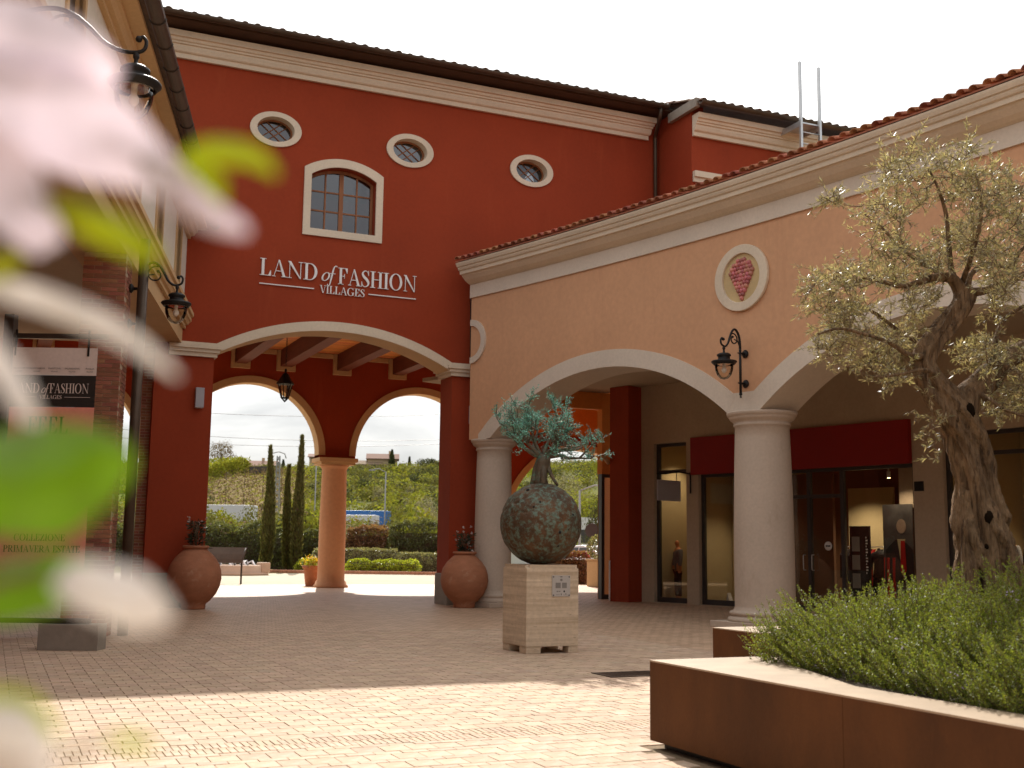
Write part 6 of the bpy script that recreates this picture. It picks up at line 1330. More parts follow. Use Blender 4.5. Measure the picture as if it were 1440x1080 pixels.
# hillside shrubs and trees: prototypes, then copies
def crown_geo(n, lsz, seed, gap=-.15, sq=1.0, low=0.0):
    P = []; r_ = np.random.default_rng(seed)
    while len(P) < n:
        d = r_.normal(size=3); d /= np.linalg.norm(d); r = r_.uniform(.35, 1)**.5
        q = d*r
        if mnoise.noise(Vector(q*2.3)+Vector((seed, 0, 0))) < gap: continue
        r *= 1 + .35*mnoise.noise(Vector(d*1.7)+Vector((0, seed, 0))) + .2*mnoise.noise(Vector(d*4)+Vector((0, seed, 0))); q = d*r; q[2] = q[2]*sq
        if q[2] < low-.75: continue
        P.append(q)
    P = np.array(P); D = P*.8 + r_.normal(size=(n, 3))*.8; T3 = np.cross(P + r_.normal(size=(n, 3))*.25, r_.normal(size=(n, 3))); return leaf_geo2(P + [0, 0, .75], T3, P + [0, 0, .15], r_.uniform(.6, 1.4, n)*lsz, lsz*.7)
def leaf_geo2(P, D, N_, l, wd):
    """leaves facing roughly along N_"""
    n = len(P); D = unit(np.asarray(D)); l = np.broadcast_to(l, n)[:, None]; wd = np.broadcast_to(wd, n)[:, None]
    R = unit(np.cross(D, unit(np.asarray(N_) + NR.normal(size=(n, 3))*.35)))
    V = np.stack([P, P + D*l*0.45 + R*wd*0.5, P + D*l, P + D*l*0.45 - R*wd*0.5], 1).reshape(-1, 3)
    return V, np.arange(4*n).reshape(-1, 4)
PRO = {}
def shrub(kind, px, D, wpx, ytop=None, h=None, label='', group='', name='hillside_shrub', cat='shrub', n=700, lsz=.17, trunk=False, base=None):
    z = hz(px, D) if base is None else base; r = wpx*D/FPX/2
    if h is None: h = max(.8, at(px, ytop, D).z - z)
    key = (kind, n, lsz, trunk)
    p = spot(px, D); t = thing(name, (p.x, p.y, z), label, cat, group or None, rz=rnd.uniform(0, 6.28))
    if key not in PRO:
        V, F = crown_geo(n, lsz, kind*7+n % 5 + (3 if trunk else 0), -.28 if trunk else -.2); me = raw('crown', V, F, m_sh[kind], None); PRO[key] = me.data; o = me; o.parent = t
        o.parent = t; ORG[o.name] = ORG[t.name]
    else: o = link('crown', PRO[key], t)
    if trunk: o.scale = (r, r, h*.62/1.55); o.location = (0, 0, h*.30)
    else: o.scale = (r, r, h/1.62)
    key2 = 'trunk'
    if key2 not in PRO:
        mb = MB(); mb.tube([(0, 0, 0), (.1, 0, .35), (0, .1, .7), (.05, 0, 1.0)], [.10, .08, .05, .02], 7)
        for k in range(6): a = k*1.05; mb.tube([(.05, .03, .4+k*.05), (.05+.5*math.cos(a), .03+.5*math.sin(a), .75+k*.05)], [.04, .012], 5)
        q = mb.build('trunk', m_trunk, None, local=True); PRO[key2] = q.data; q.parent = t; ORG[q.name] = ORG[t.name]
    else: q = link('trunk', PRO[key2], t)
    q.scale = (r*.9 if not trunk else max(.25, r*.35), r*.9 if not trunk else max(.25, r*.35), h*.8); return t
names = ['olive green rounded shrub on the hillside beyond the arches', 'fresh yellow green shrub on the hillside beyond the arches', 'brown half bare shrub on the hillside beyond the arches', 'dark green shrub on the hillside beyond the arches', 'pale blossoming shrub on the hillside beyond the arches']
grp = ['olive green hillside shrubs', 'fresh green hillside shrubs', 'brown hillside shrubs', 'dark green hillside shrubs', 'pale blossoming hillside shrubs']
rs = random.Random(11)
def scatter(x0, x1, D0, D1, n, kinds, w0, w1, hmul=.85):
    for k in range(n):
        kd = rs.choice(kinds); D = D0 + (D1-D0)*rs.random(); px = rs.uniform(x0, x1); w_ = rs.uniform(w0, w1)*190/D
        shrub(kd, px, D, w_, h=w_*D/FPX*hmul*rs.uniform(.8, 1.2), label=names[kd], group=grp[kd])
scatter(150, 470, 82, 95, 26, [0, 1, 1, 2, 3, 0], 22, 36, 1.0); scatter(470, 640, 82, 95, 24, [0, 1, 1, 4, 2, 0], 22, 34, .95)
scatter(495, 650, 110, 210, 46, [0, 1, 0, 3, 4, 1], 12, 26); scatter(495, 650, 210, 330, 44, [0, 3, 0, 1, 3], 14, 26); scatter(415, 500, 110, 330, 30, [0, 1, 3, 1], 14, 26)
scatter(325, 420, 318, 338, 16, [2, 2, 0], 20, 34, .6); scatter(150, 290, 100, 300, 22, [0, 1, 3], 14, 26); scatter(380, 460, 300, 340, 12, [0, 3], 18, 30, .7)
scatter(720, 900, 95, 190, 34, [0, 1, 4, 1, 0], 14, 30); scatter(720, 900, 190, 330, 24, [0, 4, 1], 14, 28)
def scrub(name, m, x0, x1, D0, D1, nclump, seed, hmax=2.6):
    r_ = np.random.default_rng(seed); G = []
    for k in range(nclump):
        D = D0 + (D1-D0)*r_.uniform(); px = r_.uniform(x0, x1)
        q = spot(px, D); z = hz(px, D); R0 = r_.uniform(1.2, 3.4); n = 110; dd = unit(r_.normal(size=(n, 3))); P = dd*[R0, R0, R0*.62]*r_.uniform(.6, 1.05, (n, 1)) + [q.x, q.y, z+R0*.35]; P = P[P[:, 2] > z]
        O_ = P - np.array([q.x, q.y, z]); G.append(leaf_geo2(P, np.cross(O_, r_.normal(size=P.shape)), O_, r_.uniform(.35, .8, len(P)), .36))
    V, F = join_geo(G); o = raw(name, V, F, m, None); o['kind'] = 'stuff'; o['label'] = 'low mixed scrub covering the hillside beyond the arches'; return o
for i, (x0, x1, D0, D1, n) in enumerate([(470, 650, 100, 345, 420), (715, 900, 100, 345, 300), (415, 480, 100, 345, 130), (150, 430, 92, 128, 120), (320, 430, 300, 345, 60), (150, 285, 120, 345, 200)]):
    for j, (m, f) in enumerate(((m_sh[0], .4), (m_sh[1], .4), (m_sh[3], .2))): scrub('hillside_scrub', m, x0, x1, D0, D1, int(n*f), 40+i*3+j)
tg = dict(name='hillside_tree', cat='tree', trunk=True)
shrub(2, 305, 300, 40, 620, label='round bare brown tree on the crest at the far left', n=1600, lsz=.10, **tg)
shrub(3, 600, 322, 34, 644, label='dark green domed tree on the crest right of the farmhouse', n=1200, **tg); shrub(3, 616, 325, 26, 648, label='second dark domed tree on the crest beside the red pillar', n=1200, **tg)
shrub(2, 562, 320, 13, 651, label='small round brown tree on the crest just right of the farmhouse', n=700, **tg); shrub(4, 572, 318, 12, 656, label='small pale tree on the crest between two dark ones', n=700, **tg)
shrub(1, 548, 118, 26, 684, label='tall yellow green sapling in front of the slope', n=900, lsz=.11, **tg); shrub(1, 585, 112, 34, 680, label='bright yellow green tree left of the right red pillar', n=900, lsz=.11, **tg); shrub(4, 597, 105, 44, 695, label='whitish blossoming tree against the right red pillar', n=1400, lsz=.10, **tg)
shrub(1, 434, 120, 30, 690, label='fresh green tree just left of the round column', n=900, lsz=.11, **tg)
shrub(4, 790, 150, 90, 664, label='wide pale blossoming tree behind the bronze globe', n=2600, lsz=.07, **tg); shrub(1, 842, 240, 26, 634, label='tall pale green tree on the crest at the right', n=1300, lsz=.10, **tg); shrub(1, 815, 120, 70, 690, label='broad fresh green tree above the white building', n=1800, lsz=.09, **tg)
shrub(2, 762, 320, 14, 658, label='brown tree on the crest above the globe', n=700, **tg); shrub(3, 843, 56, 44, 698, label='dark leafy tree right of the road sign', n=2200, lsz=.09, base=0, **tg); shrub(1, 806, 68, 34, 748, label='lime green shrub behind the white car', n=1100, lsz=.12, base=0)
# vineyard rows on the slope
m_field = mat('tan_vineyard_soil', (0.185, 0.135, 0.062), .95, .2, .15, .2, 3, spec=.02)
xs_ = lin(225, 436, 30); dd_ = lin(128, 300, 26); V = []
for D in dd_:
    for px in xs_: q = spot(px, D+ (px-262)*.365); V.append((q.x, q.y, hz(px, D+(px-262)*.365)+.12))
F = [(j*31+i, j*31+i+1, (j+1)*31+i+1, (j+1)*31+i) for j in range(26) for i in range(30)]; structure(raw('field', V, F, m_field, smooth=True))
for k, (px, D, w_, yt) in enumerate([(282, 93, 46, 728), (318, 92, 52, 722), (352, 94, 50, 716), (384, 92, 46, 722), (300, 90, 50, 732), (338, 89, 46, 731), (430, 94, 44, 712), (508, 92, 50, 727), (560, 93, 46, 716), (600, 92, 52, 712)]): kd = [0, 1, 0, 1, 2, 1, 1, 1, 0, 4][k]; shrub(kd, px, D, w_, yt, label=names[kd], group=grp[kd], n=1400, lsz=.12)
t = thing('vineyard', (spot(350, 220).x, spot(350, 220).y, 10), 'vineyard rows of bare brown vines on the slope', 'vineyard')
def vrow(px0, D0, px1, D1, m, hgt, dens, parent, name, lsz=.5):
    L_ = (spot(px1, D1)-spot(px0, D0)).length; n = int(L_*dens); P = []
    for k in range(n):
        u = NR.uniform(); px = px0+(px1-px0)*u; D = D0+(D1-D0)*u; p = spot(px, D); P.append((p.x+NR.normal()*.18, p.y+NR.normal()*.18, hz(px, D)+NR.uniform(.15, hgt)))
    V, F = leaf_geo(P, NR.normal(size=(n, 3))+[0, 0, .4], NR.uniform(.6, 1.3, n)*lsz, lsz*.5); o = raw(name, V, F, m, parent); o['kind'] = 'stuff'; return o
for k in range(18):
    D0 = 140+k*9.5; vrow(262, D0, 432, D0+62, m_sh[2], 1.5, 7, t, 'vine_row'); 
    for j in range(0, 14, 2):
        u = j/13; px = 262+170*u; D = D0+62*u; p = spot(px, D); mb = MB(); z = hz(px, D); mb.box(p.x-.06, p.x+.06, p.y-.06, p.y+.06, z-.1, z+1.9)
        mb.build('post', m_trunk, t) if k % 3 == 0 else None
    vrow(262, D0+4, 432, D0+66, m_sh[1], .35, 5, t, 'grass_strip')
for i, (a, b, c_, d_) in enumerate([(268, 236, 346, 268), (268, 252, 336, 280)]):
    t2 = thing('leafy_vine_row', (spot(310, 250).x, spot(310, 250).y, hz(310, 250)), ['lower of the two bright green leafy rows above the vineyard', 'upper of the two bright green leafy rows above the vineyard'][i], 'hedge'); vrow(a, b, c_, d_, m_sh[1], 3.6, 60, t2, 'foliage', .7)
A, B = spot(347, 262), spot(380, 272); za, zb = hz(347, 262), hz(380, 272); t = thing('dark_fence', (A.x, A.y, za), 'long dark fence panel at the top of the vineyard', 'fence'); mb = MB(); d = (B-A).normalized(); nn = Vector((-d.y, d.x, 0))*.15
mb.prism([(0, 0), (1, 0), (1, 1), (0, 1)], lambda u, v: A.lerp(B, u)+Vector((0, 0, za*(1-u)+zb*u+v*2.3-.3)), lambda u, v: A.lerp(B, u)+nn+Vector((0, 0, za*(1-u)+zb*u+v*2.3-.3))); mb.build('screen', m_dark, t)
# farmhouse and far buildings
def house(px, D, w_, dp, h, rf, label, m_wall, rz=.1, wins=3):
    p = spot(px, D); z = hz(px, D)-.5; t = thing('farmhouse', (p.x, p.y, z), label, 'house', rz=-HEAD+rz)
    mb = MB(); mb.box(-w_/2, w_/2, -dp/2, dp/2, 0, h); mb.prism([(-dp/2, h), (dp/2, h), (0, h+rf-.08)], lambda y, zz: (-w_/2, y, zz), lambda y, zz: (w_/2, y, zz)); mb.build('wall', m_wall, t, local=True)
    mb = MB(); o = .5
    for s in (-1, 1): mb.prism([(s*(dp/2+o), h-.25), (s*(dp/2+o), h-.05), (0, h+rf+.2), (0, h+rf)], lambda y, zz: (-w_/2-o, y, zz), lambda y, zz: (w_/2+o, y, zz))
    mb.build('roof', m_tile2, t, local=True)
    for k in range(wins):
        x = -w_/2 + (k+.5)*w_/wins
        for zz in ([1.0, 3.6] if h > 5 else [1.0]): mb = MB(); mb.box(x-.45, x+.45, -dp/2-.05, -dp/2+.02, zz, zz+1.4); mb.build('window', m_frame, t, local=True)
    mb = MB(); mb.box(w_*.2, w_*.2+.7, -.4, .4, h+rf*.5, h+rf+1.0); mb.build('chimney', m_wall, t, local=True); return t
m_farm = mat('ochre_farm_wall', (0.46, 0.33, 0.20), .9, .1, .5)
house(535, 318, 8, 6, 4.4, 1.3, 'ochre farmhouse with a red roof on the crest beside a cypress', m_farm); house(514, 316, 7, 6, 3.0, 1.0, 'lower wing left of the ochre farmhouse', m_farm, .1, 2); house(350, 333, 14, 8, 2.4, 1.8, 'low brown roofed house on the crest above the vineyard', m_farm, 0, 4); house(447, 330, 6, 6, 5.5, .8, 'square ochre tower house half hidden by the round column', m_farm)
def farcyp(px, D, ytop, wpx, label):
    p = spot(px, D); z = hz(px, D); h = at(px, ytop, D).z - z; t = thing('far_cypress', (p.x, p.y, z), label, 'tree'); r = wpx*D/FPX/2; n = 500; zz = NR.uniform(size=n); a = NR.uniform(0, 6.28, n); rr = r*np.where(zz < .3, .8+zz*.6, np.maximum(.05, 1-((zz-.3)/.7)**1.6))*NR.uniform(.5, 1.1, n)
    V, F = leaf_geo(np.stack([p.x+rr*np.cos(a), p.y+rr*np.sin(a), z+zz*h], 1), np.stack([np.cos(a)*.3, np.sin(a)*.3, np.ones(n)], 1), .8, .35); raw('crown', V, F, m_sh[3], t); mb = MB(); mb.tube([(p.x, p.y, z-.2), (p.x, p.y, z+h*.9)], [r*.5, .1], 6); mb.build('trunk', m_trunk, t)
farcyp(548, 314, 635, 8, 'dark cypress beside the ochre farmhouse'); farcyp(340, 332, 648, 4, 'tiny dark cypress on the crest above the vineyard'); farcyp(394, 330, 649, 4, 'tiny dark cypress on the crest between the big cypresses'); farcyp(573, 322, 645, 3, 'thin pointed conifer on the crest')
# lattice pylon, poles, power lines
m_pole = mat('grey_pole', (0.30, 0.29, 0.28), .6, .1, 4, metal=.3)
p = spot(387, 150); z0 = hz(387, 150); zt = at(387, 641, 150).z; t = thing('lattice_pylon', (p.x, p.y, z0), 'thin grey lattice pylon right of the left cypress', 'pylon'); mb = MB(); n = 14; r0 = .55
for k in range(n):
    za, zb = z0+(zt-z0)*k/n, z0+(zt-z0)*(k+1)/n; ra, rb = r0*(1-.55*k/n), r0*(1-.55*(k+1)/n)
    for i in range(4):
        a, b = i*math.pi/2+.4, (i+1)*math.pi/2+.4; P = lambda r, an, z: (p.x+r*math.cos(an), p.y+r*math.sin(an), z); mb.tube([P(ra, a, za), P(rb, a, zb)], .05, 4, cap=False); mb.tube([P(ra, a, za), P(rb, b, zb)], .03, 4, cap=False); mb.tube([P(ra, b, za), P(rb, a, zb)], .03, 4, cap=False)
mb.build('mast', m_pole, t); mb = MB(); 
mb.tube([(p.x-1.0, p.y, zt-.3), (p.x-.8, p.y, zt+.3), (p.x, p.y, zt+.55), (p.x+.8, p.y, zt+.3), (p.x+1.0, p.y, zt-.3)], .07, 5); mb.build('head_frame', m_pole, t)
def pole(px, D, ytop, label, r=.09, arm=None, base=None, name='street_lamp', cat='street lamp'):
    q = spot(px, D); z = (hz(px, D) if base is None else base); zt_ = at(px, ytop, D).z; t = thing(name, (q.x, q.y, z), label, cat); mb = MB(); mb.tube([(q.x, q.y, z), (q.x, q.y, zt_)], [r, r*.7], 8); mb.build('pole', m_pole, t)
    if arm:
        v = Vector((math.cos(HEAD), -math.sin(HEAD), 0))*arm; mb = MB(); mb.tube([(q.x, q.y, zt_), (q.x+v.x*.5, q.y+v.y*.5, zt_+.3), (q.x+v.x, q.y+v.y, zt_+.2)], r*.6, 6); mb.box(q.x+v.x-.25, q.x+v.x+.25, q.y+v.y-.1, q.y+v.y+.1, zt_+.1, zt_+.22); mb.build('lamp_head', m_pole, t)
pole(540, 100, 664, 'tall thin street lamp in front of the hillside right of the round column', .08, -1.2); pole(441, 92, 655, 'tall thin pole just left of the round column', .06, None, None, 'utility_pole', 'pole')
pole(815, 62, 690, 'street lamp rising beside the white building behind the globe', .08, 1.6, 0); pole(767, 120, 640, 'dark pole left of the little bronze tree opening', .12, None, None, 'utility_pole', 'pole'); pole(797, 330, 652, 'short mast on the crest above the globe', .25, None, None, 'mast', 'mast'); pole(821, 330, 641, 'taller of the two thin masts on the crest at the right', .3, None, None, 'mast', 'mast'); pole(825, 332, 647, 'shorter of the two thin masts on the crest at the right', .22, None, None, 'mast', 'mast')
for i, (ya, yb) in enumerate([(561, 552), (592, 590), (605, 591)]):
    A, B = at(100, ya+4, 190), at(1000, yb-6, 190); t = thing('power_line', tuple(A), ['highest of the three power lines across the cloudy sky', 'middle one of the three power lines across the cloudy sky', 'lowest of the three power lines across the cloudy sky'][i], 'power line', 'power lines'); mb = MB(); mb.tube([A.lerp(B, u)-Vector((0, 0, 4*3.5*u*(1-u))) for u in lin(0, 1, 24)], .035, 4, cap=False); mb.build('wire', m_dark, t)
# lorries and low buildings behind the bushes
def lorry(px0, px1, D, ztop, cbody, ccab, label, cab=True):
    A, B = spot(px0, D), spot(px1, D); d = (B-A).normalized(); nn = Vector((-d.y, d.x, 0)); L_ = (B-A).length; T_ = lambda x, y, z: A + d*x + nn*y + Vector((0, 0, z)); t = thing('lorry', tuple(A), label, 'lorry')
    mb = MB(); mb.box(0, L_, 0, 2.5, 1.1, ztop, 0, T_); mb.build('trailer', cbody, t, bevel=.04); mb = MB(); mb.box(.2, L_-.2, .3, 2.2, .75, 1.09, 0, T_); mb.build('chassis', m_dark, t)
    if cab: mb = MB(); mb.prism([(L_+.3, .6), (L_+2.4, .6), (L_+2.5, 1.6), (L_+2.2, 3.0), (L_+1.4, 3.4), (L_+.3, 3.4)], lambda x, z: T_(x, .05, z), lambda x, z: T_(x, 2.45, z)); mb.build('cab', ccab, t, bevel=.06); mb = MB(); mb.box(L_+1.2, L_+2.1, .02, .049, 1.9, 2.8, 0, T_); mb.build('window', m_frame, t)
    for x in (1.2, 2.4, L_-1.5, L_+1.4):
        for y in (.05, 2.2): mb = MB(); mb.tube([T_(x, y, .5), T_(x, y+.28, .5)], .5, 16); mb.build('wheel', m_black, t)
m_lw = mat('white_lorry_paint', (0.62, 0.60, 0.60), .5, .03, 1); m_lb = mat('blue_lorry_paint', (0.03, 0.12, 0.33), .5, .05, 1)
lorry(262, 352, 102, at(330, 710, 102).z, m_lw, m_lw, 'white lorry trailer behind the bushes below the vineyard', False); lorry(455, 545, 104, at(520, 718, 104).z, m_lb, m_lb, 'blue lorry trailer half hidden by bushes right of the column', False); lorry(452, 528, 99, at(500, 724, 99).z, m_lw, m_lw, 'white van like lorry in front of the blue trailer', False)
A, B = spot(790, 90), spot(850, 92); t = thing('white_building', tuple(A), 'low white building with a dark window band behind the parked cars', 'building'); d = (B-A).normalized(); nn = Vector((-d.y, d.x, 0)); T_ = lambda x, y, z: A + d*x + nn*y + Vector((0, 0, z)); L_ = (B-A).length; zt = at(815, 727, 90).z
mb = MB(); mb.box(0, L_, 0, 8, 0, zt, 0, T_); mb.build('wall', m_lw, t); mb = MB(); mb.box(.1, L_-.1, -.05, -.003, zt-2.0, zt-.95, 0, T_); mb.build('window_band', m_frame, t)
# parked cars, flowering hedge, sign, round shrub
def car(px, D, rz, label, paint, s=1.0):
    p = spot(px, D); t = thing('parked_car', tuple(p), label, 'car', 'cars parked beyond the arch', rz=rz); L_, W_ = 4.4, 1.8
    side = [(-2.15, .35), (-2.2, .75), (-2.05, 1.0), (-1.2, 1.08), (1.75, 1.08), (2.1, .95), (2.2, .6), (2.1, .32)]
    mb = MB(); mb.prism(side, lambda x, z: (x, -W_/2, z), lambda x, z: (x, W_/2, z)); mb.build('body', paint, t, local=True, bevel=.07)
    cab = [(-1.25, 1.085), (-.55, 1.55), (.2, 1.62), (1.4, 1.58), (1.95, 1.12)]
    mb = MB(); A_ = mb.add([(x, -.80 + .14*(z > 1.2), z) for x, z in cab]); B_ = mb.add([(x, .80 - .14*(z > 1.2), z) for x, z in cab]); mb.face(A_[::-1]); mb.face(B_)
    for k in range(5): mb.face([A_[k], A_[(k+1) % 5], B_[(k+1) % 5], B_[k]])
    mb.build('cabin', paint, t, local=True, bevel=.03)
    for sy in (-1, 1):
        for (a, b, c_, d_) in ((-1.0, -.52, .28, .28), (.36, .36, 1.32, 1.55)): mb = MB(); y0_ = sy*.805; y1_ = sy*.682; mb.prism([(0, 0), (1, 0), (1, 1), (0, 1)], lambda u, v: (((a*(1-u)+d_*u) if v < .5 else (b*(1-u)+c_*u)), sy*(.802-.115*v), 1.13+.38*v), lambda u, v: (((a*(1-u)+d_*u) if v < .5 else (b*(1-u)+c_*u)), sy*(.815-.115*v), 1.13+.38*v)); mb.build('window', m_frame, t, local=True)
    mb = MB(); mb.prism([(0, 0), (1, 0), (1, 1), (0, 1)], lambda u, v: (-1.27+.66*v, (-.68+1.36*u)*(1-.1*v), 1.13+.40*v), lambda u, v: (-1.29+.66*v, (-.68+1.36*u)*(1-.1*v), 1.14+.40*v)); mb.build('windscreen', m_frame, t, local=True)
    for x in (-1.35, 1.35):
        for sy in (-1, 1):
            w_ = bpy.data.objects.new('wheel', None); COL.objects.link(w_); w_.parent = t; ORG[w_.name] = ORG[t.name]; mb = MB(); mb.tube([(x, sy*.72, .33), (x, sy*.915, .33)], .33, 20); mb.build('tyre', m_black, w_, local=True); mb = MB(); mb.tube([(x, sy*.90, .33), (x, sy*.922, .33)], .20, 14); mb.build('rim', m_alu, w_, local=True)
    for sy in (-.62, .62): mb = MB(); mb.box(-2.215, -2.15, sy-.2, sy+.2, .70, .86); mb.build('headlight', m_alu, t, local=True, bevel=.01); mb = MB(); mb.box(2.15, 2.21, sy-.18, sy+.18, .72, .92); mb.build('tail_light', m_fascia, t, local=True)
    return t
m_cw = mat('white_car_paint', (0.70, 0.70, 0.71), .3, .02, 1, spec=.6); m_cs = mat('silver_car_paint', (0.50, 0.51, 0.53), .3, .02, 1, metal=.3, spec=.6)
car(822, 59, rad(200), 'white estate car behind the red flowering hedge', m_cw); car(796, 66, rad(190), 'silver car left of the white estate car, half behind the globe', m_cs); car(838, 52, rad(100), 'white hatchback nose behind the end of the red hedge', m_cw)
hd = hedge((768, 49.5), (829, 49.0), 1.4, 1.18, 5200, .10, m_hedge2, 'clipped reddish hedge with a top of bright red flowers in front of parked cars', 'hedge')
A, B = spot(768, 49.6), spot(829, 49.1); n = 1500; u = NR.uniform(size=n); v = NR.uniform(0, 1.5, n); d = (B-A); nn = Vector((-d.y, d.x, 0)).normalized(); P = np.stack([A.x+d.x*u+nn.x*v, A.y+d.y*u+nn.y*v, 1.10+NR.uniform(0, .20, n)], 1); V, F = leaf_geo(P, NR.normal(size=(n, 3))+[0, 0, .8], .10, .06); raw('blossom', V, F, m_red_fl, hd)
q = spot(849, 46.0); t = thing('square_planter', (q.x, q.y, 0), 'square beige planter at the right edge of the far opening', 'planter'); mb = MB(); mb.cbox((q.x, q.y, 0), .95, .95, 1.0, .2); mb.build('box', m_tan, t, bevel=.03); mb = MB(); mb.cbox((q.x, q.y, 1.001), 1.02, 1.02, .07, .2); mb.build('rim', m_tan, t, bevel=.015)
n = 2200; dd = unit(NR.normal(size=(n, 3))); P = dd*.62*NR.uniform(.85, 1.05, n)[:, None]*[1, 1, .85]+[q.x, q.y, 1.52]; t = thing('round_shrub', (q.x, q.y, 1.07), 'round clipped pale green shrub in the square beige planter', 'shrub'); V, F = leaf_geo(P, dd+NR.normal(size=(n, 3))*.6, .09, .05); raw('foliage', V, F, m_lav, t)
q = spot(832.5, 54); zc = at(832, 746, 54).z; t = thing('road_sign', (q.x, q.y, 0), 'dark back of a round road sign on a thin pole before the leafy tree', 'road sign'); mb = MB(); mb.tube([(q.x, q.y, 0), (q.x, q.y, zc+.35)], .035, 8); mb.build('pole', m_pole, t)
mb = MB(); mb.tube([Vector((q.x, q.y, zc))+Vector(FWD)*(-.05), Vector((q.x, q.y, zc))+Vector(FWD)*(-.07)], .33, 24); mb.build('disc', m_frame, t)
# ------------------------------------------------------------------ unseen building added behind the camera to block low sky; shows in shop glass
OB = thing('sky_block_building', (4, -13, 0), 'unseen ochre and brown arcade building added behind the photographer to block low sky', 'building')
m_ob = mat('brown_ochre_plaster', (0.24, 0.115, 0.06), 0.9, 0.1, 0.5)
TO = lambda s, n, z: (s, -13 - n, z)
oa = [(c-2.6, c+2.6, lambda s: 0.0, arcfun(c, 2.6, 3.6, 1.2)) for c in range(-34, 40, 7)] + [(c-.6, c+.6, lambda s: 6.2, lambda s: 7.8) for c in range(-34, 40, 7)]
mb = MB(); strip_wall(mb, -40, 40, 0, 8.6, oa, 0, 0.8, TO, 4.0); mb.build('wall', [m_ob, m_tan], OB)
mb = MB(); mb.box(-40, 40, -19, -18.7, 0, 8.4); mb.build('inner_wall', m_int, OB)
mb = MB(); mb.sweep([(-.7, 8.6), (6, 10.6), (6, 10.5), (-.7, 8.5)], [(lambda n, z: TO(-40, n, z)), (lambda n, z: TO(40, n, z))], closed=True); mb.build('roof', m_tile2, OB)
for c in range(-34, 40, 7): mb = MB(); mb.box(c-.59, c+.59, -13.3, -13.2, 6.21, 7.79); mb.build('window', m_frame, OB)
# ------------------------------------------------------------------ blossoming shrub close to the camera
m_petal = leafmat('pale_pink_petal', (0.80, 0.755, 0.79), .5, .5, .05, (1.05, 1.03, 1.05), vs=9); m_petw = leafmat('cream_petal', (0.74, 0.72, 0.71), .45, .5, .05, (1.05, 1.05, 1.0), vs=9)
m_yleaf = leafmat('young_yellow_leaf', (0.40, 0.47, 0.02), .62, .45, .08, (1.35, 1.3, .5), vs=9); m_gleaf = leafmat('broad_green_leaf', (0.15, 0.26, 0.014), .5, .4, .08, (1.6, 1.6, .6), vs=14); m_stem2 = mat('green_brown_stem', (0.13, 0.10, 0.03), .7, .2, 20)
NEAR = .88
def blade(name, pts, m, parent, cup=.25, tilt=0.0, n=14, ac=6, vein=0.0):
    """a curved petal or leaf along (px, py, D, half width px)"""
    C = [at(p[0], p[1], p[2]*NEAR) for p in pts]; W_ = [p[3]*p[2]*NEAR/FPX for p in pts]; rows = []; V = []
    fw = Vector(FWD)
    Q = []; WW = []
    for i in range(len(C)-1):
        p0, p1, p2, p3 = C[max(i-1, 0)], C[i], C[i+1], C[min(i+2, len(C)-1)]
        k_ = max(3, n//(len(C)-1))
        for k in range(k_):
            u = k/k_; Q.append(0.5*((2*p1)+(-p0+p2)*u+(2*p0-5*p1+4*p2-p3)*u*u+(-p0+3*p1-3*p2+p3)*u**3)); WW.append(W_[i]*(1-u)+W_[i+1]*u)
    Q.append(C[-1]); WW.append(W_[-1]); mb = MB()
    for s_ in (0, 1):
        rr = []
        for k, (q, w_) in enumerate(zip(Q, WW)):
            tan = (Q[min(k+1, len(Q)-1)]-Q[max(k-1, 0)]).normalized(); side = tan.cross(fw).normalized(); nrm = side.cross(tan).normalized(); side = (side*math.cos(tilt)+nrm*math.sin(tilt)).normalized()
            row = []
            for j in range(ac+1):
                a = -1+2*j/ac; row.append(q + side*w_*a + nrm*(w_*cup*a*a + .0016*math.sin(k*.9+a*3) + s_*.0007*(1-.8*abs(a)) + vein*abs(a)*w_))
            rr.append(mb.add(row))
        rows.append(rr)
    for s_ in (0, 1):
        rr = rows[s_]
        for k in range(len(rr)-1):
            for j in range(ac): mb.face([rr[k][j], rr[k][j+1], rr[k+1][j+1], rr[k+1][j]], 0, True)
    o = mb.build(name, m, parent); return o
bx, by = spot(-190, .46).x, spot(-190, .46).y
t = thing('flowering_shrub', (bx, by, 0), 'near shrub with pale pink petals and green leaves at the left edge', 'shrub')
# petals of the upper bloom
blade('petal', [(-80, 100, .60, 55), (40, 140, .58, 82), (140, 192, .56, 66), (230, 248, .55, 28), (335, 318, .54, 3)], m_petal, t, .3)
blade('petal', [(-80, 30, .62, 50), (0, 40, .60, 62), (60, 60, .59, 60), (120, 85, .58, 40), (165, 110, .58, 12)], m_petal, t, .3)
blade('petal', [(-70, 200, .56, 55), (0, 255, .55, 62), (45, 310, .54, 42), (70, 350, .54, 22)], m_petal, t, -.3)
blade('petal', [(240, 270, .53, 20), (290, 298, .53, 22), (330, 318, .53, 14), (348, 326, .53, 5)], m_petal, t, .2)
# lower bloom petals
blade('petal', [(-40, 398, .60, 14), (50, 418, .58, 19), (140, 452, .57, 18), (205, 494, .56, 12), (250, 530, .56, 3)], m_petw, t, .3)
blade('petal', [(-30, 460, .56, 18), (0, 515, .55, 22), (28, 560, .54, 20), (50, 598, .54, 8)], m_petw, t, .3)
blade('petal', [(78, 815, .52, 20), (120, 826, .51, 38), (175, 845, .50, 42), (218, 860, .50, 28), (242, 868, .50, 6)], m_petw, t, .35)
blade('petal', [(-60, 1030, .50, 40), (-10, 1050, .50, 60), (30, 1080, .50, 52), (55, 1110, .50, 20)], m_petw, t, .3)
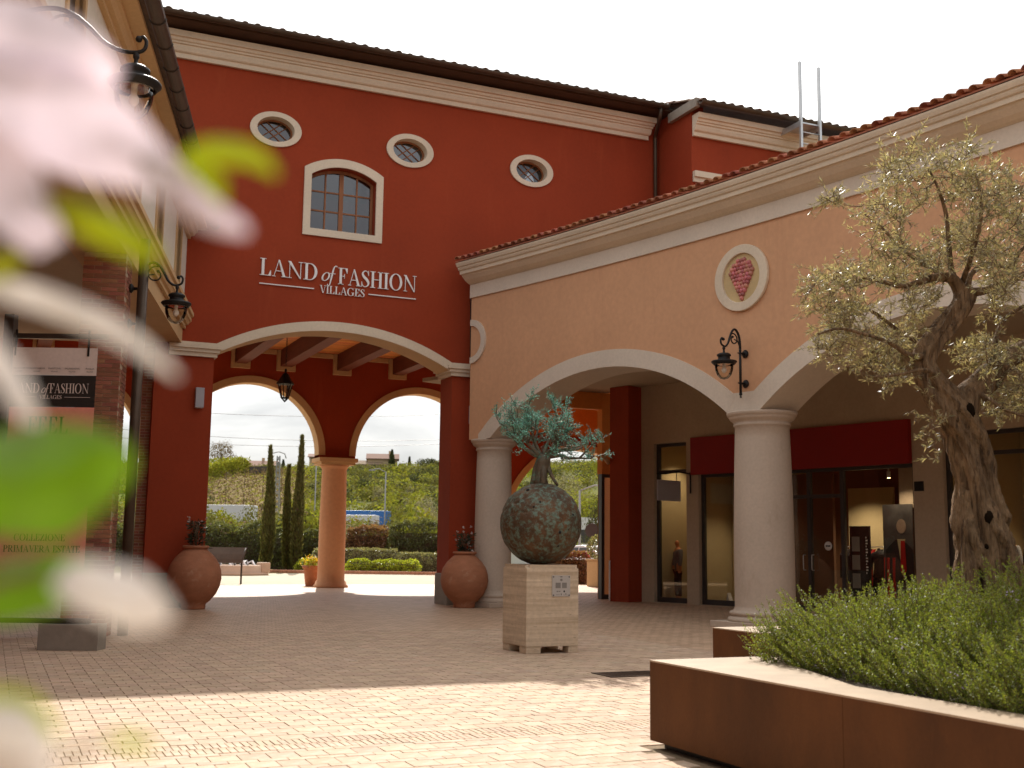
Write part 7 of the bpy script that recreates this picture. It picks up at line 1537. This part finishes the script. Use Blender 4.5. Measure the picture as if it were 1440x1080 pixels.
# leaves
blade('leaf', [(255, 232, .55, 6), (290, 212, .55, 19), (335, 212, .55, 19), (370, 230, .55, 13), (388, 246, .55, 4)], m_yleaf, t, .3)
blade('leaf', [(250, 222, .56, 8), (275, 240, .56, 22), (296, 262, .56, 24), (306, 288, .56, 8)], m_yleaf, t, .3)
blade('leaf', [(70, 285, .53, 8), (110, 300, .53, 24), (160, 325, .53, 26), (200, 350, .53, 18), (224, 368, .53, 5)], m_yleaf, t, .35)
blade('leaf', [(-40, 385, .58, 14), (0, 372, .58, 20), (30, 362, .58, 8)], m_yleaf, t, .3)
blade('leaf', [(-80, 690, .54, 40), (-20, 680, .53, 76), (60, 672, .52, 86), (130, 652, .52, 62), (182, 634, .52, 14)], m_gleaf, t, .25, vein=.12)
blade('leaf', [(-60, 850, .60, 30), (10, 830, .60, 44), (80, 815, .60, 40), (130, 800, .60, 14)], m_gleaf, t, .25, vein=.12)
blade('leaf', [(-40, 985, .52, 14), (10, 1000, .52, 30), (50, 1020, .52, 26), (76, 1036, .52, 7)], m_yleaf, t, .3)
blade('leaf', [(150, 1040, .50, 5), (180, 1044, .50, 11), (205, 1048, .50, 9), (218, 1052, .50, 3)], m_yleaf, t, .3)
def stem(pts, r):
    mb = MB(); mb.tube(pts, r, 8); mb.build('stem', m_stem2, t)
base = Vector((bx, by, 0.0)); mids = [at(-150, 980, .62*NEAR), at(-120, 700, .62*NEAR), at(-110, 400, .62*NEAR), at(-100, 150, .62*NEAR)]
stem([base, base+Vector((0, 0, .5))] + mids, [.012, .011, .009, .008, .006, .004])
for a, b in ((mids[3], at(-60, 120, .60*NEAR)), (mids[3], at(-80, 40, .62*NEAR)), (mids[3], at(-70, 200, .56*NEAR)), (mids[2], at(-40, 395, .60*NEAR)), (mids[2], at(-30, 470, .56*NEAR)), (mids[2], at(-40, 385, .58*NEAR)), (mids[1], at(-80, 690, .54*NEAR)), (mids[1], at(-60, 850, .60*NEAR)), (mids[0], at(-40, 985, .52*NEAR)), (mids[0], at(-60, 1030, .50*NEAR))): stem([a, a.lerp(b, .5)-Vector((0, 0, .006)), b], [.0035, .003, .0022])
stem([at(-60, 850, .60*NEAR), at(0, 815, .56*NEAR), at(62, 800, .52*NEAR)], [.003, .0026, .002]); stem([mids[0], at(20, 1110, .52*NEAR), at(100, 1060, .51*NEAR), at(152, 1040, .50*NEAR)], [.003, .0024, .0018, .0012]); stem([at(20, 260, .57*NEAR), at(50, 275, .55*NEAR), at(72, 285, .53*NEAR)], [.002, .002, .0016]); stem([at(150, 180, .57*NEAR), at(200, 215, .56*NEAR), at(252, 228, .555*NEAR)], [.002, .002, .0016]); stem([at(200, 225, .555*NEAR), at(225, 250, .54*NEAR), at(242, 270, .53*NEAR)], [.002, .002, .0016])
